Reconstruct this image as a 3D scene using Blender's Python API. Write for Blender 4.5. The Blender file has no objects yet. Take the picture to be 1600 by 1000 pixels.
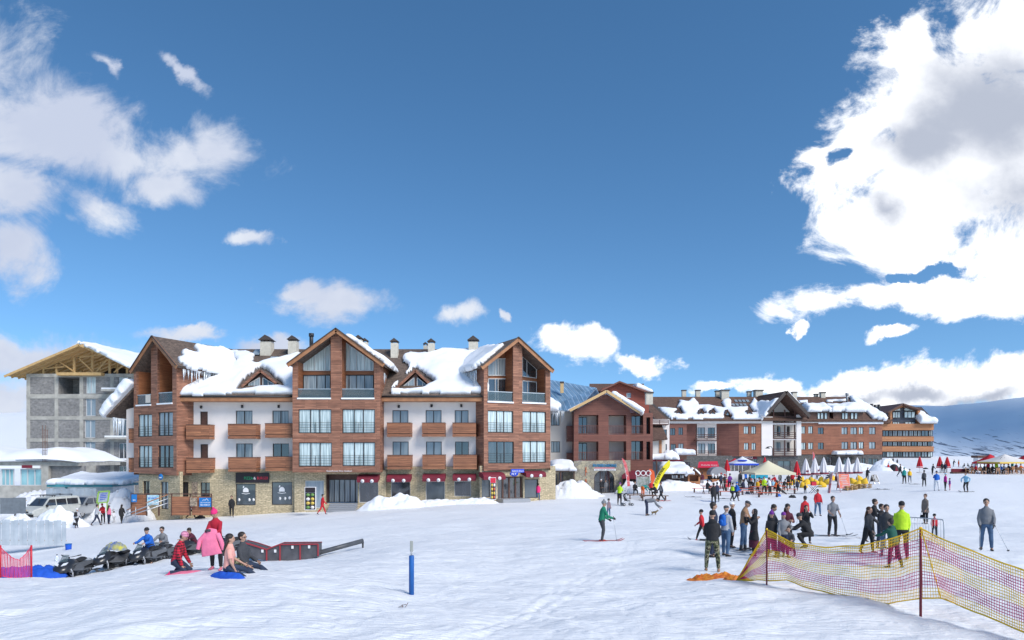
import bpy, bmesh, math, random
import numpy as np
from mathutils import Vector, Matrix, geometry
R = math.radians
sc = bpy.context.scene
COL = sc.collection
# ---------------------------------------------------------------- camera
FPX = 1067.0; CX = 800.0; HY = 710.0; CZ = 3.35      # focal length, centre and eye line measured on the 1600 px photograph
cam = bpy.data.cameras.new('camera'); camo = bpy.data.objects.new('camera', cam); COL.objects.link(camo)
camo.location = (0, 0, CZ); camo.rotation_euler = (R(90), 0, 0)
cam.sensor_width = 36; cam.lens = 36*FPX/1600; cam.shift_y = (HY-500)/1600
cam.clip_start = 0.1; cam.clip_end = 20000
sc.camera = camo
sc.view_settings.view_transform = 'Standard'; sc.view_settings.look = 'None'
sc.view_settings.exposure = 0.71; sc.view_settings.gamma = 1
sc.cycles.max_bounces = 6; sc.cycles.transparent_max_bounces = 8
# ---------------------------------------------------------------- sun
SUN_EL, SUN_AZ = 40.0, 134.0          # elevation; azimuth clockwise from +Y (view direction) towards +X
sd = Vector((math.sin(R(SUN_AZ))*math.cos(R(SUN_EL)), math.cos(R(SUN_AZ))*math.cos(R(SUN_EL)), math.sin(R(SUN_EL))))
sl = bpy.data.lights.new('sun', 'SUN'); sl.energy = 2.3; sl.angle = R(28); sl.color = (1.0, .95, .88)
so = bpy.data.objects.new('sun', sl); COL.objects.link(so)
so.rotation_euler = (-sd).to_track_quat('-Z', 'Y').to_euler()
# ---------------------------------------------------------------- world: Nishita sky with procedural clouds
W = bpy.data.worlds.new('World'); sc.world = W; W.use_nodes = True
nt = W.node_tree; N = nt.nodes; L = nt.links; N.clear()
def nd(t, **k):
    n = N.new(t)
    for a, b in k.items(): setattr(n, a, b)
    return n
def mth(op, a, b=None, c=None, clamp=False):
    n = N.new('ShaderNodeMath'); n.operation = op; n.use_clamp = clamp
    for i, v in enumerate((a, b, c)):
        if v is None: continue
        if isinstance(v, (int, float)): n.inputs[i].default_value = v
        else: L.new(v, n.inputs[i])
    return n.outputs[0]
sky = nd('ShaderNodeTexSky', sky_type='NISHITA', sun_disc=False)
sky.sun_elevation = R(SUN_EL); sky.sun_rotation = R(SUN_AZ); sky.altitude = 2200; sky.air_density = 1.0; sky.dust_density = 0.25; sky.ozone_density = 1.6
tc = nd('ShaderNodeTexCoord'); sp = nd('ShaderNodeSeparateXYZ'); L.new(tc.outputs['Generated'], sp.inputs[0])
skv = nd('ShaderNodeVectorMath', operation='ADD'); skv.inputs[1].default_value = (0, 0, .09); L.new(tc.outputs['Generated'], skv.inputs[0]); L.new(skv.outputs[0], sky.inputs['Vector'])
ay = mth('MAXIMUM', mth('ABSOLUTE', sp.outputs[1]), .06)
u_ = mth('DIVIDE', sp.outputs[0], ay); v_ = mth('DIVIDE', sp.outputs[2], ay)
cb = nd('ShaderNodeCombineXYZ'); L.new(u_, cb.inputs[0]); L.new(v_, cb.inputs[1])
def noise(scale, detail, rough, vec, dist=0.0, seed=0.0):
    n = nd('ShaderNodeTexNoise'); n.inputs['Scale'].default_value = scale; n.inputs['Detail'].default_value = detail
    n.inputs['Roughness'].default_value = rough; n.inputs['Distortion'].default_value = dist
    if seed:
        m = nd('ShaderNodeMapping'); m.inputs['Location'].default_value = (seed, seed*.7, 0); L.new(vec, m.inputs[0]); vec = m.outputs[0]
    L.new(vec, n.inputs['Vector']); return n.outputs['Fac']
mp = nd('ShaderNodeMapping'); mp.inputs['Scale'].default_value = (1, 1.25, 1); L.new(cb.outputs[0], mp.inputs[0])
fb = noise(6.0, 14, .66, mp.outputs[0], .5); fb2 = noise(2.6, 3, .5, mp.outputs[0], 0, 3.1)
fb = mth('ADD', mth('MULTIPLY', fb, .8), mth('MULTIPLY', fb2, .2))
wn = nd('ShaderNodeTexNoise'); wn.inputs['Scale'].default_value = 5.5; wn.inputs['Detail'].default_value = 8; wn.inputs['Roughness'].default_value = .6; L.new(cb.outputs[0], wn.inputs['Vector'])
wa = nd('ShaderNodeVectorMath', operation='SUBTRACT'); L.new(wn.outputs['Color'], wa.inputs[0]); wa.inputs[1].default_value = (.5, .5, .5)
wb = nd('ShaderNodeVectorMath', operation='MULTIPLY_ADD'); L.new(wa.outputs[0], wb.inputs[0]); wb.inputs[1].default_value = (.17, .11, 0); L.new(cb.outputs[0], wb.inputs[2])
def blobs(lst):
    out = None
    for (x, y, rx, ry, rot) in lst:
        m = nd('ShaderNodeMapping', vector_type='TEXTURE')
        m.inputs['Location'].default_value = ((x-CX)/FPX, (HY-y)/FPX, 0); m.inputs['Rotation'].default_value = (0, 0, R(rot))
        m.inputs['Scale'].default_value = (rx/FPX, ry/FPX, 1); L.new(wb.outputs[0], m.inputs[0])
        ln = nd('ShaderNodeVectorMath', operation='LENGTH'); L.new(m.outputs[0], ln.inputs[0])
        v = mth('SUBTRACT', 1.0, ln.outputs['Value'])
        out = v if out is None else mth('SMOOTH_MAX', out, v, .15)
    return out
soft = blobs([(130, 195, 150, 80, -28), (285, 235, 120, 55, -12), (-70, 150, 150, 190, -35), (250, 280, 110, 45, -5), (90, 215, 190, 75, -18), (200, 240, 150, 55, -8), (330, 225, 80, 62, -25), (150, 320, 95, 42, -12), (40, 300, 90, 50, 0),
              (0, 395, 80, 62, -30), (285, 110, 48, 16, -38), (165, 120, 40, 18, -50), (410, 378, 38, 18, -15), (50, 560, 210, 52, -4), (-20, 640, 140, 70, 0),
              (290, 528, 70, 12, -5), (525, 478, 92, 30, -8), (470, 465, 40, 22, 0), (715, 497, 38, 24, 15), (783, 501, 12, 9, 0), (410, 540, 80, 18, 0)])
hard = blobs([(1480, 300, 170, 110, 0), (1500, 210, 180, 170, 0), (1330, 250, 110, 85, 10), (1420, 370, 150, 80, -8), (1590, 60, 100, 110, 0), (1430, 85, 42, 55, 30), (1580, 400, 150, 100, 0), (1390, 175, 60, 50, 30),
              (1350, 468, 160, 30, 4), (1490, 480, 140, 30, -8), (1390, 524, 46, 10, 10), (1250, 515, 14, 16, 0), (1262, 250, 52, 32, 0),
              (925, 540, 70, 36, -10), (880, 535, 48, 26, 0), (1010, 570, 62, 18, -16),
              (1200, 605, 80, 22, 0), (1330, 598, 130, 30, 3), (1450, 605, 140, 42, 4), (1560, 592, 120, 40, 6), (1120, 612, 50, 10, 0), (1640, 610, 90, 55, 0)])
holes = blobs([(1315, 250, 52, 20, 8), (1465, 437, 66, 16, -6), (1400, 435, 30, 12, 0)])
def sstep(x, lo, hi):
    m = nd('ShaderNodeMapRange', interpolation_type='SMOOTHSTEP'); m.inputs['From Min'].default_value = lo; m.inputs['From Max'].default_value = hi
    L.new(x, m.inputs['Value']); return m.outputs[0]
ds = sstep(mth('ADD', soft, mth('MULTIPLY', mth('SUBTRACT', fb, .5), 3.3)), -.05, .75)
hsum = mth('SUBTRACT', mth('ADD', hard, mth('MULTIPLY', mth('SUBTRACT', fb, .5), 3.4)), mth('MAXIMUM', mth('MULTIPLY', holes, 1.2), 0.0))
dh = sstep(hsum, -.04, .42)
# the thick middle of the right-hand cloud is grey seen from below
grey = blobs([(1535, 190, 130, 125, 0), (1600, 290, 170, 95, 0), (1450, 240, 100, 60, 10), (1385, 340, 60, 36, 0), (1330, 612, 70, 10, 0), (1440, 610, 70, 12, 0), (1540, 618, 90, 14, 8)])
gm = sstep(mth('ADD', grey, mth('MULTIPLY', mth('SUBTRACT', noise(4, 6, .55, mp.outputs[0], 0, 9.2), .5), 2.4)), -.35, .85)
def mixc(f, a, b):
    n = nd('ShaderNodeMix', data_type='RGBA')
    L.new(f, n.inputs['Factor'])
    for i, v in ((6, a), (7, b)):
        if isinstance(v, tuple): n.inputs[i].default_value = (*v, 1)
        else: L.new(v, n.inputs[i])
    return n.outputs[2]
softcol = mixc(sstep(noise(3.2, 5, .55, mp.outputs[0], 0, 5.5), .35, .68), (.36, .40, .50), (.52, .55, .60))
hardcol = mixc(gm, (.80, .81, .83), (.31, .34, .41))
bs = nd('ShaderNodeBackground'); L.new(sky.outputs[0], bs.inputs[0]); bs.inputs[1].default_value = .111
hs = nd('ShaderNodeHueSaturation'); hs.inputs['Saturation'].default_value = 1.2; hs.inputs['Hue'].default_value = .494; L.new(sky.outputs[0], hs.inputs['Color']); L.new(hs.outputs[0], bs.inputs[0])
b1 = nd('ShaderNodeBackground'); L.new(softcol, b1.inputs[0]); b2 = nd('ShaderNodeBackground'); L.new(hardcol, b2.inputs[0])
m1 = nd('ShaderNodeMixShader'); L.new(ds, m1.inputs[0]); L.new(bs.outputs[0], m1.inputs[1]); L.new(b1.outputs[0], m1.inputs[2])
m2 = nd('ShaderNodeMixShader'); L.new(dh, m2.inputs[0]); L.new(m1.outputs[0], m2.inputs[1]); L.new(b2.outputs[0], m2.inputs[2])
wo = nd('ShaderNodeOutputWorld'); L.new(m2.outputs[0], wo.inputs[0])
W.cycles.sampling_method = 'MANUAL'; W.cycles.sample_map_resolution = 512
# ================================================================ helpers
random.seed(7)
MATS = {}
def mat(name, col=(.5,.5,.5), rough=.7, metal=0.0, vary=0.0, vscale=3.0, bump=0.0, bscale=30.0, coord='Object', spec=.5, col2=None, trans=None, build=None, emit=None):
    if name in MATS: return MATS[name]
    m = bpy.data.materials.new(name); m.use_nodes = True; t = m.node_tree; b = t.nodes['Principled BSDF']
    b.inputs['Base Color'].default_value = (*col, 1); b.inputs['Roughness'].default_value = rough; b.inputs['Metallic'].default_value = metal
    b.inputs['Specular IOR Level'].default_value = spec
    tcn = t.nodes.new('ShaderNodeTexCoord'); vec = tcn.outputs[coord]
    if vary or col2:
        n = t.nodes.new('ShaderNodeTexNoise'); n.inputs['Scale'].default_value = vscale; n.inputs['Detail'].default_value = 4; t.links.new(vec, n.inputs['Vector'])
        r = t.nodes.new('ShaderNodeMapRange'); r.inputs['From Min'].default_value = .3; r.inputs['From Max'].default_value = .7; t.links.new(n.outputs[0], r.inputs[0])
        mx = t.nodes.new('ShaderNodeMix'); mx.data_type = 'RGBA'; t.links.new(r.outputs[0], mx.inputs[0])
        c2 = col2 or tuple(min(1, c*(1+vary)) for c in col); c1 = col if col2 else tuple(c*(1-vary) for c in col)
        mx.inputs[6].default_value = (*c1, 1); mx.inputs[7].default_value = (*c2, 1); t.links.new(mx.outputs[2], b.inputs['Base Color'])
    if bump:
        n = t.nodes.new('ShaderNodeTexNoise'); n.inputs['Scale'].default_value = bscale; n.inputs['Detail'].default_value = 5; t.links.new(vec, n.inputs['Vector'])
        bp = t.nodes.new('ShaderNodeBump'); bp.inputs['Strength'].default_value = bump; bp.inputs['Distance'].default_value = .02
        t.links.new(n.outputs[0], bp.inputs['Height']); t.links.new(bp.outputs[0], b.inputs['Normal'])
    if trans: b.inputs['Transmission Weight'].default_value = trans
    if build: build(t, b, tcn)
    MATS[name] = m; return m
def nodes_brick(c1, c2, mortar, bw, rh, ms=.006, noise_amt=.25, bump=.4, nscale=(1.5, 14, 14), offset=.5, blotch=0.0):
    def f(t, b, tcn):
        k = t.nodes.new('ShaderNodeTexBrick'); k.inputs['Scale'].default_value = 1; k.inputs['Brick Width'].default_value = bw; k.inputs['Row Height'].default_value = rh
        k.inputs['Mortar Size'].default_value = ms; k.offset = offset; k.inputs['Bias'].default_value = 0
        k.inputs['Color1'].default_value = (*c1, 1); k.inputs['Color2'].default_value = (*c2, 1); k.inputs['Mortar'].default_value = (*mortar, 1)
        t.links.new(tcn.outputs['UV'], k.inputs['Vector'])
        mp = t.nodes.new('ShaderNodeMapping'); mp.inputs['Scale'].default_value = nscale; t.links.new(tcn.outputs['UV'], mp.inputs[0])
        n = t.nodes.new('ShaderNodeTexNoise'); n.inputs['Scale'].default_value = 1; n.inputs['Detail'].default_value = 6; t.links.new(mp.outputs[0], n.inputs['Vector'])
        r = t.nodes.new('ShaderNodeMapRange'); r.inputs['From Min'].default_value = .25; r.inputs['From Max'].default_value = .75; r.inputs['To Min'].default_value = 1-noise_amt; r.inputs['To Max'].default_value = 1+noise_amt
        t.links.new(n.outputs[0], r.inputs[0])
        v = t.nodes.new('ShaderNodeVectorMath'); v.operation = 'SCALE'; t.links.new(k.outputs['Color'], v.inputs[0]); t.links.new(r.outputs[0], v.inputs['Scale'])
        outc = v.outputs[0]
        if blotch:
            n2 = t.nodes.new('ShaderNodeTexNoise'); n2.inputs['Scale'].default_value = .35; n2.inputs['Detail'].default_value = 4; t.links.new(tcn.outputs['UV'], n2.inputs['Vector'])
            r2 = t.nodes.new('ShaderNodeMapRange'); r2.inputs['From Min'].default_value = .3; r2.inputs['From Max'].default_value = .7; r2.inputs['To Min'].default_value = 1-blotch; r2.inputs['To Max'].default_value = 1+blotch
            t.links.new(n2.outputs[0], r2.inputs[0]); v2 = t.nodes.new('ShaderNodeVectorMath'); v2.operation = 'SCALE'
            t.links.new(outc, v2.inputs[0]); t.links.new(r2.outputs[0], v2.inputs['Scale']); outc = v2.outputs[0]
        t.links.new(outc, b.inputs['Base Color'])
        bp = t.nodes.new('ShaderNodeBump'); bp.inputs['Strength'].default_value = bump; bp.inputs['Distance'].default_value = .02; bp.invert = True
        t.links.new(k.outputs['Fac'], bp.inputs['Height']); t.links.new(bp.outputs[0], b.inputs['Normal'])
    return f
def auto_uv(me):
    """planar uv in metres from each face's own orientation"""
    nv = len(me.vertices); co = np.empty(nv*3, 'f'); me.vertices.foreach_get('co', co); co = co.reshape(-1, 3)
    nf = len(me.polygons); no = np.empty(nf*3, 'f'); me.polygons.foreach_get('normal', no); no = no.reshape(-1, 3)
    tot = np.empty(nf, 'i'); me.polygons.foreach_get('loop_total', tot); li = np.empty(len(me.loops), 'i'); me.loops.foreach_get('vertex_index', li)
    fn = np.repeat(no, tot, axis=0); p = co[li]
    t = np.stack([-fn[:, 1], fn[:, 0], np.zeros(len(fn))], 1); ln = np.linalg.norm(t, axis=1)
    flat = ln < .05; t[flat] = (1, 0, 0); ln[flat] = 1; t /= ln[:, None]
    b = np.cross(fn, t)
    uv = np.stack([(p*t).sum(1), (p*b).sum(1)], 1).astype('f')
    l = me.uv_layers.new(name='uv'); l.data.foreach_set('uv', uv.ravel())
class MB:
    def __init__(s): s.v = []; s.f = []; s.m = []; s.sm = []
    def add(s, vs, fs, mi=0, smooth=False):
        o = len(s.v); s.v += [tuple(v) for v in vs]
        for f in fs: s.f.append(tuple(i+o for i in f)); s.m.append(mi); s.sm.append(smooth)
    def box(s, c, size, mi=0, rot=0.0, M=None, bev=0.0):
        x, y, z = (q/2 for q in size); vs = []
        if bev:
            b = bev; pts = []
            for (sx, sy) in ((-1,-1),(1,-1),(1,1),(-1,1)):
                k = [(sx*(x-b), sy*y), (sx*x, sy*(y-b))]
                if (sx, sy) in ((1,-1), (-1,1)): pass
                else: k.reverse()
                pts += k
            n = 8; rings = [(-z, .0, b), (-z+b, 1, 0), (z-b, 1, 0), (z, 0, b)]
            for (zz, _, ins) in rings:
                for (px, py) in pts:
                    fx = (x-ins)/x if x else 1; fy = (y-ins)/y if y else 1
                    vs.append((px*fx, py*fy, zz))
            fs = [tuple(reversed(range(n)))]+[(r*n+i, r*n+(i+1)%n, (r+1)*n+(i+1)%n, (r+1)*n+i) for r in range(3) for i in range(n)]+[tuple(3*n+i for i in range(n))]
        else:
            vs = [(a, b_, c_) for c_ in (-z, z) for (a, b_) in ((-x,-y),(x,-y),(x,y),(-x,y))]
            fs = [(3,2,1,0),(4,5,6,7),(0,1,5,4),(1,2,6,5),(2,3,7,6),(3,0,4,7)]
        if M is None: M = Matrix.Rotation(rot, 4, 'Z')
        c = Vector(c); s.add([c+M.to_3x3()@Vector(v) for v in vs], fs, mi)
    def bar(s, a, b, w, h=None, mi=0, up=(0,0,1)):
        a = Vector(a); b = Vector(b); h = h or w; d = b-a; l = d.length
        if l < 1e-6: return
        d /= l; up = Vector(up); x = d.cross(up)
        if x.length < 1e-3: x = d.cross(Vector((1,0,0)))
        x.normalize(); z = x.cross(d)
        M = Matrix((x, d, z)).transposed()
        s.box((a+b)/2, (w, l, h), mi, M=M)
    def tube(s, pts, r, mi=0, n=8, cap=True, ref=(1,0,0), smooth=True):
        """loft of ellipses through pts; r = radius or (rx, ry) or list of them"""
        P = [Vector(p) for p in pts]; k = len(P); vs = []; fs = []
        rr = r if isinstance(r, list) else [r]*k
        rr = [(q, q) if isinstance(q, (int, float)) else q for q in rr]
        ref = Vector(ref)
        for i in range(k):
            t = (P[min(i+1, k-1)]-P[max(i-1, 0)])
            if t.length < 1e-9: t = Vector((0,0,1))
            t.normalize(); x = ref-t*ref.dot(t)
            if x.length < .15: x = Vector((0,1,0))-t*t.y
            if x.length < .15: x = Vector((0,0,1))-t*t.z
            x.normalize(); y = t.cross(x)
            for j in range(n):
                a = 2*math.pi*j/n; vs.append(P[i]+x*(rr[i][0]*math.cos(a))+y*(rr[i][1]*math.sin(a)))
        for i in range(k-1):
            for j in range(n): fs.append((i*n+j, i*n+(j+1)%n, (i+1)*n+(j+1)%n, (i+1)*n+j))
        if cap: fs.append(tuple(reversed(range(n)))); fs.append(tuple((k-1)*n+j for j in range(n)))
        s.add(vs, fs, mi, smooth)
    def ell(s, c, r, mi=0, M=None, nu=12, nv=8):
        c = Vector(c); vs = []; fs = []
        for i in range(nv+1):
            th = math.pi*i/nv
            for j in range(nu):
                a = 2*math.pi*j/nu; v = Vector((r[0]*math.sin(th)*math.cos(a), r[1]*math.sin(th)*math.sin(a), r[2]*math.cos(th)))
                vs.append(c+(M@v if M is not None else v))
        for i in range(nv):
            for j in range(nu): fs.append((i*nu+j, (i+1)*nu+j, (i+1)*nu+(j+1)%nu, i*nu+(j+1)%nu))
        s.add(vs, fs, mi, True)
    def prism(s, poly, off, mi=0, caps=(True, True), mi_side=None):
        """poly = list of 3-D points; extruded by off"""
        P = [Vector(p) for p in poly]; o = Vector(off); n = len(P)
        vs = P+[p+o for p in P]; tri = geometry.tessellate_polygon([P]); nn = Vector((0,0,0))
        for i in range(n): nn += (P[i]-P[0]).cross(P[(i+1)%n]-P[0])
        flip = nn.dot(o) > 0
        def fx(t):
            a, b, c = (P[i] for i in t); q = (b-a).cross(c-a)
            return t if q.dot(nn) > 0 else (t[0], t[2], t[1])
        tri = [fx(t) for t in tri]; F = []
        for t in tri:
            if caps[0]: F.append(tuple(reversed(t)) if flip else t)
            if caps[1]: F.append(tuple(i+n for i in (t if flip else reversed(t))))
        S = [((i, (i+1)%n, (i+1)%n+n, i+n) if flip else (i+n, (i+1)%n+n, (i+1)%n, i)) for i in range(n)]
        s.add(vs, F, mi); o2 = len(s.v)-2*n
        for f in S: s.f.append(tuple(i+o2 for i in f)); s.m.append(mi if mi_side is None else mi_side); s.sm.append(False)
    def build(s, name, mats, parent=None, org=None, uv=True, smooth=None, rem=None):
        if not isinstance(mats, (list, tuple)): mats = [mats]
        if org is None:
            org = Vector((0,0,0)); p = parent
            while p is not None: org = org+p.location; p = p.parent
        me = bpy.data.meshes.new(name); o_ = Vector(org)
        me.from_pydata([(v[0]-o_[0], v[1]-o_[1], v[2]-o_[2]) for v in s.v], [], s.f)
        for m in mats: me.materials.append(m)
        me.polygons.foreach_set('material_index', s.m); me.polygons.foreach_set('use_smooth', s.sm if smooth is None else [smooth]*len(s.f))
        if uv: auto_uv(me)
        me.update(); o = bpy.data.objects.new(name, me); COL.objects.link(o); o.parent = parent
        return o
def thing(name, label, cat, loc=(0,0,0), rz=0.0, group=None):
    o = bpy.data.objects.new(name, None); COL.objects.link(o); o.location = loc; o.rotation_euler = (0, 0, rz); o.empty_display_size = .2
    return tag(o, label, cat, group)
def tag(o, label=None, cat=None, group=None, kind=None):
    for k, v in (('label', label), ('category', cat), ('group', group), ('kind', kind)):
        if v: o[k] = v
    return o
def copy_tree(o, parent=None):
    c = o.copy(); COL.objects.link(c); c.parent = parent
    for ch in list(o.children): copy_tree(ch, c)
    return c
def px3(px, py, d): return Vector(((px-CX)/FPX*d, d, CZ-(py-HY)/FPX*d))     # a measured pixel at depth d as a world point
class Plane:
    """vertical plane; s runs left to right as seen from the camera side, n points outwards"""
    def __init__(s, ox, oy, dx=1.0, dy=0.0):
        l = math.hypot(dx, dy); s.o = Vector((ox, oy, 0)); s.d = Vector((dx/l, dy/l, 0)); s.n = Vector((s.d.y, -s.d.x, 0))
    def sz(s, px, py, out=0.0):
        k = (px-CX)/FPX; o = s.o+s.n*out      # x = k*y on the ray
        t = (k*o.y-o.x)/(s.d.x-k*s.d.y); y = o.y+t*s.d.y
        return (t, CZ-(py-HY)/FPX*y)
    def pt(s, q, out=0.0): return s.o+s.d*q[0]+s.n*out+Vector((0,0,q[1]))
    def P(s, px, py, out=0.0): return s.pt(s.sz(px, py, out), out)
    def off(s, out): o = s.o+s.n*out; return Plane(o.x, o.y, s.d.x, s.d.y)
    def rect(s, r, out=0.0):
        a = s.sz(r[0], r[1], out); b = s.sz(r[2], r[3], out); return (a[0], b[1], b[0], a[1])   # s0,z0,s1,z1
def R4(r): s0, z0, s1, z1 = r; return [(s0, z0), (s1, z0), (s1, z1), (s0, z1)]
def wall(mb, pl, outer, holes, depth=.25, thick=.3, mi=0, mir=None, edges=True):
    """wall face with real openings: outer/holes are lists of (s,z); reveals run back by depth"""
    polys = [outer]+holes; vecs = [[Vector((a, b, 0)) for a, b in p] for p in polys]
    tri = geometry.tessellate_polygon(vecs); flat = [q for p in polys for q in p]
    vs = [pl.pt(q) for q in flat]; F = []
    for t in tri:
        a, b, c = (flat[i] for i in t); cr = (b[0]-a[0])*(c[1]-a[1])-(b[1]-a[1])*(c[0]-a[0])
        if abs(cr) < 1e-9: continue
        F.append(t if cr > 0 else (t[0], t[2], t[1]))
    mb.add(vs, F, mi)
    def ring(p, dep, inward):
        n = len(p); ar = sum(p[i][0]*p[(i+1)%n][1]-p[(i+1)%n][0]*p[i][1] for i in range(n))
        vs = [pl.pt(q) for q in p]+[pl.pt(q, -dep) for q in p]; F = []
        for i in range(n):
            f = (i, (i+1)%n, (i+1)%n+n, i+n)
            if (ar > 0) != inward: f = f[::-1]
            F.append(f)
        mb.add(vs, F, mi if mir is None or not inward else mir)
    for h in holes: ring(h, depth, True)
    if edges: ring(outer, thick, False)
def quad(mb, pl, r, out, mi=0):
    s0, z0, s1, z1 = r; mb.add([pl.pt((s0, z0), out), pl.pt((s1, z0), out), pl.pt((s1, z1), out), pl.pt((s0, z1), out)], [(0,1,2,3)], mi)
def pbox(mb, pl, r, o0, o1, mi=0):
    """box over the rect r=(s0,z0,s1,z1), from out=o0 to out=o1"""
    s0, z0, s1, z1 = r; P = [pl.pt(q, o0) for q in ((s0,z0),(s1,z0),(s1,z1),(s0,z1))]; mb.prism(P, pl.n*(o1-o0), mi)
def text_mesh(body, size, m, pl=None, q=(0,0), out=.02, name='lettering', parent=None, ext=.006, align='LEFT', width=None, vertical=False, M=None, loc=None):
    cu = bpy.data.curves.new('txt', 'FONT'); cu.body = body; cu.size = size; cu.extrude = ext; cu.align_x = align; cu.resolution_u = 2
    if vertical: cu.body = '\n'.join(body); cu.space_line = .8
    o = bpy.data.objects.new('txt', cu); COL.objects.link(o); bpy.context.view_layer.update()
    dg = bpy.context.evaluated_depsgraph_get(); me = bpy.data.meshes.new_from_object(o.evaluated_get(dg)); COL.objects.unlink(o); bpy.data.objects.remove(o)
    w = max((v.co.x for v in me.vertices), default=1)-min((v.co.x for v in me.vertices), default=0)
    if width: 
        for v in me.vertices: v.co.x *= width/w
    if M is None:
        M = Matrix((pl.d, Vector((0,0,1)), pl.n)).transposed().to_4x4(); loc = pl.pt(q, out)
    org = Vector((0,0,0)); p = parent
    while p is not None: org = org+p.location; p = p.parent
    me.transform(Matrix.Translation(Vector(loc)-org)@M); me.materials.clear(); me.materials.append(m); me.name = name
    ob = bpy.data.objects.new(name, me); COL.objects.link(ob); ob.parent = parent; return ob
# ---- value noise for modelling
_rs = np.random.RandomState(3); _NT = _rs.rand(256, 256)
def vnoise(x, y):
    x = np.asarray(x, float); y = np.asarray(y, float); xi = np.floor(x).astype(int); yi = np.floor(y).astype(int); fx = x-xi; fy = y-yi
    fx = fx*fx*(3-2*fx); fy = fy*fy*(3-2*fy); a = _NT[xi&255, yi&255]; b = _NT[(xi+1)&255, yi&255]; c = _NT[xi&255, (yi+1)&255]; d = _NT[(xi+1)&255, (yi+1)&255]
    return (a*(1-fx)+b*fx)*(1-fy)+(c*(1-fx)+d*fx)*fy-.5
def fbm(x, y, o=4):
    v = 0; a = 1; f = 1
    for i in range(o): v = v+a*vnoise(x*f+i*17.3, y*f+i*9.1); a *= .5; f *= 2.03
    return v
# ================================================================ terrain
CP = [(643,928,16.4),(1437,960,14.3),(1198,911,17.8),(1113,893,20),(1541,860,24),(1134,869,24.5),(940,848,28),(1446,818,40),(1277,806,45),(1300,838,31),(968,789,56),(1510,768,60),(1463,766,60),
 (1411,755,76),(1117,787,57),(500,800,60),(400,806,59.5),(300,812,59),(235,812,60),(850,782,60),(700,788,60),(600,795,60),(150,822,56),(25,812,65),(190,818,60),(120,826,56),(110,905,24),(180,886,26.5),(233,880,27),(305,862,32),
 (278,900,18.5),(339,890,19.5),(357,897,17.5),(425,893,18),(470,877,28),(565,850,31),(60,902,22),(50,856,45),(0,860,45),(930,774,75),(1200,748,105),(1100,762,76),(1330,735,126),(1400,716,180),(1550,739,100),(1600,722,160),
 (100,790,94),(0,786,90),(200,960,13),(800,1000,12),(1500,1005,12),(0,960,14),(0,908,20),(110,908,20),(220,888,20.5),(1015,806,46),(420,830,40),(250,835,42),(700,830,35),(1250,782,62),(1390,757,75),(1180,770,72),(1300,767,73),
 (800,1250,7),(0,1200,8),(1600,1200,8),(640,865,24),(800,860,26),(1000,900,20),(-200,800,80),(1800,730,120),(1800,800,45),(-200,900,25)]
def _ab(x, y):
    yy = np.clip(y, 6, 230); return np.stack([3*np.clip(x/yy, -1.0, 1.0), 2*np.log(yy)], -1)
_c = np.array([tuple(px3(*c)) for c in CP]); _a = _ab(_c[:, 0], _c[:, 1]); _n = len(_a)
def _K(A, B):
    r = np.sqrt(((A[..., None, :]-B)**2).sum(-1))+1e-9; return r*r*np.log(r)
_S = np.zeros((_n+3, _n+3)); _S[:_n, :_n] = _K(_a, _a)+np.eye(_n)*.05; _S[:_n, _n] = 1; _S[:_n, _n+1:] = _a; _S[_n, :_n] = 1; _S[_n+1:, :_n] = _a.T
_w = np.linalg.solve(_S, np.concatenate([_c[:, 2], [0, 0, 0]]))
def ground(x, y, detail=True):
    x = np.asarray(x, float); y = np.asarray(y, float); sh = x.shape; xf = x.ravel(); yf = y.ravel(); z = np.empty(xf.size)
    for i in range(0, xf.size, 20000):
        A = _ab(xf[i:i+20000], yf[i:i+20000]); z[i:i+20000] = _K(A, _a)@_w[:_n]+_w[_n]+A@_w[_n+1:]
    z = z.reshape(sh)
    far = np.clip((y-215)/200, 0, 1); z = z*(1-far)+(-25)*far
    if detail:
        k = np.clip((60-y)/40, .0, 1)
        z = z+.22*fbm(x*.16+5, y*.16, 3)*np.clip(y/30, .3, 1)*np.clip((400-y)/100, 0, 1)+.11*k*fbm(x*.7, y*.9, 4)+.026*np.clip((45-y)/25,0,1)*(fbm(x*2.6+9, y*3.1, 3)-1.1*np.clip(vnoise(x*1.7, y*1.9)-.22, 0, 1))
        # old ski and sledge tracks, worn smooth
        n_ = (y > 9) & (y < 42)
        if n_.any():
            xn, yn = x[n_], y[n_]; g = np.zeros(xn.shape)
            for (cx, cy, r_) in ((-30,2,33),(-30,2,33.28),(22,-18,38),(22,-18,38.3),(-6,60,43),(-6,60,43.25),(40,48,52),(40,48,52.3),(-52,40,58),(-52,40,58.3),(5,-60,76),(5,-60,76.3),(70,-10,74),(70,-10,74.3),(-15,-40,59),(-15,-40,59.25),(30,70,62),(30,70,62.3)):
                q = np.abs(np.hypot(xn-cx, yn-cy)-r_+.5*vnoise(xn*.15+cx, yn*.15)); g += np.exp(-(q/.075)**2)*(.5+vnoise(xn*.3+r_, yn*.3+cx))
            z[n_] -= .034*g*np.clip((42-yn)/14, 0, 1)
        for (c, s_, am, wd) in ((.9, .44, .035, .9), (-.55, .83, .03, .7), (.98, -.2, .03, 1.1)):
            q = (x*s_-y*c)+1.6*vnoise(x*.12, y*.12)
            z = z+am*k*np.clip(1.8*vnoise(q*1.4/wd+40, x*.06+y*.05), -1, 1)
    return z
def gz(x, y): return float(ground(np.array([x]), np.array([y]))[0])
_ds = np.exp(np.linspace(math.log(8), math.log(230), 900))
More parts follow.
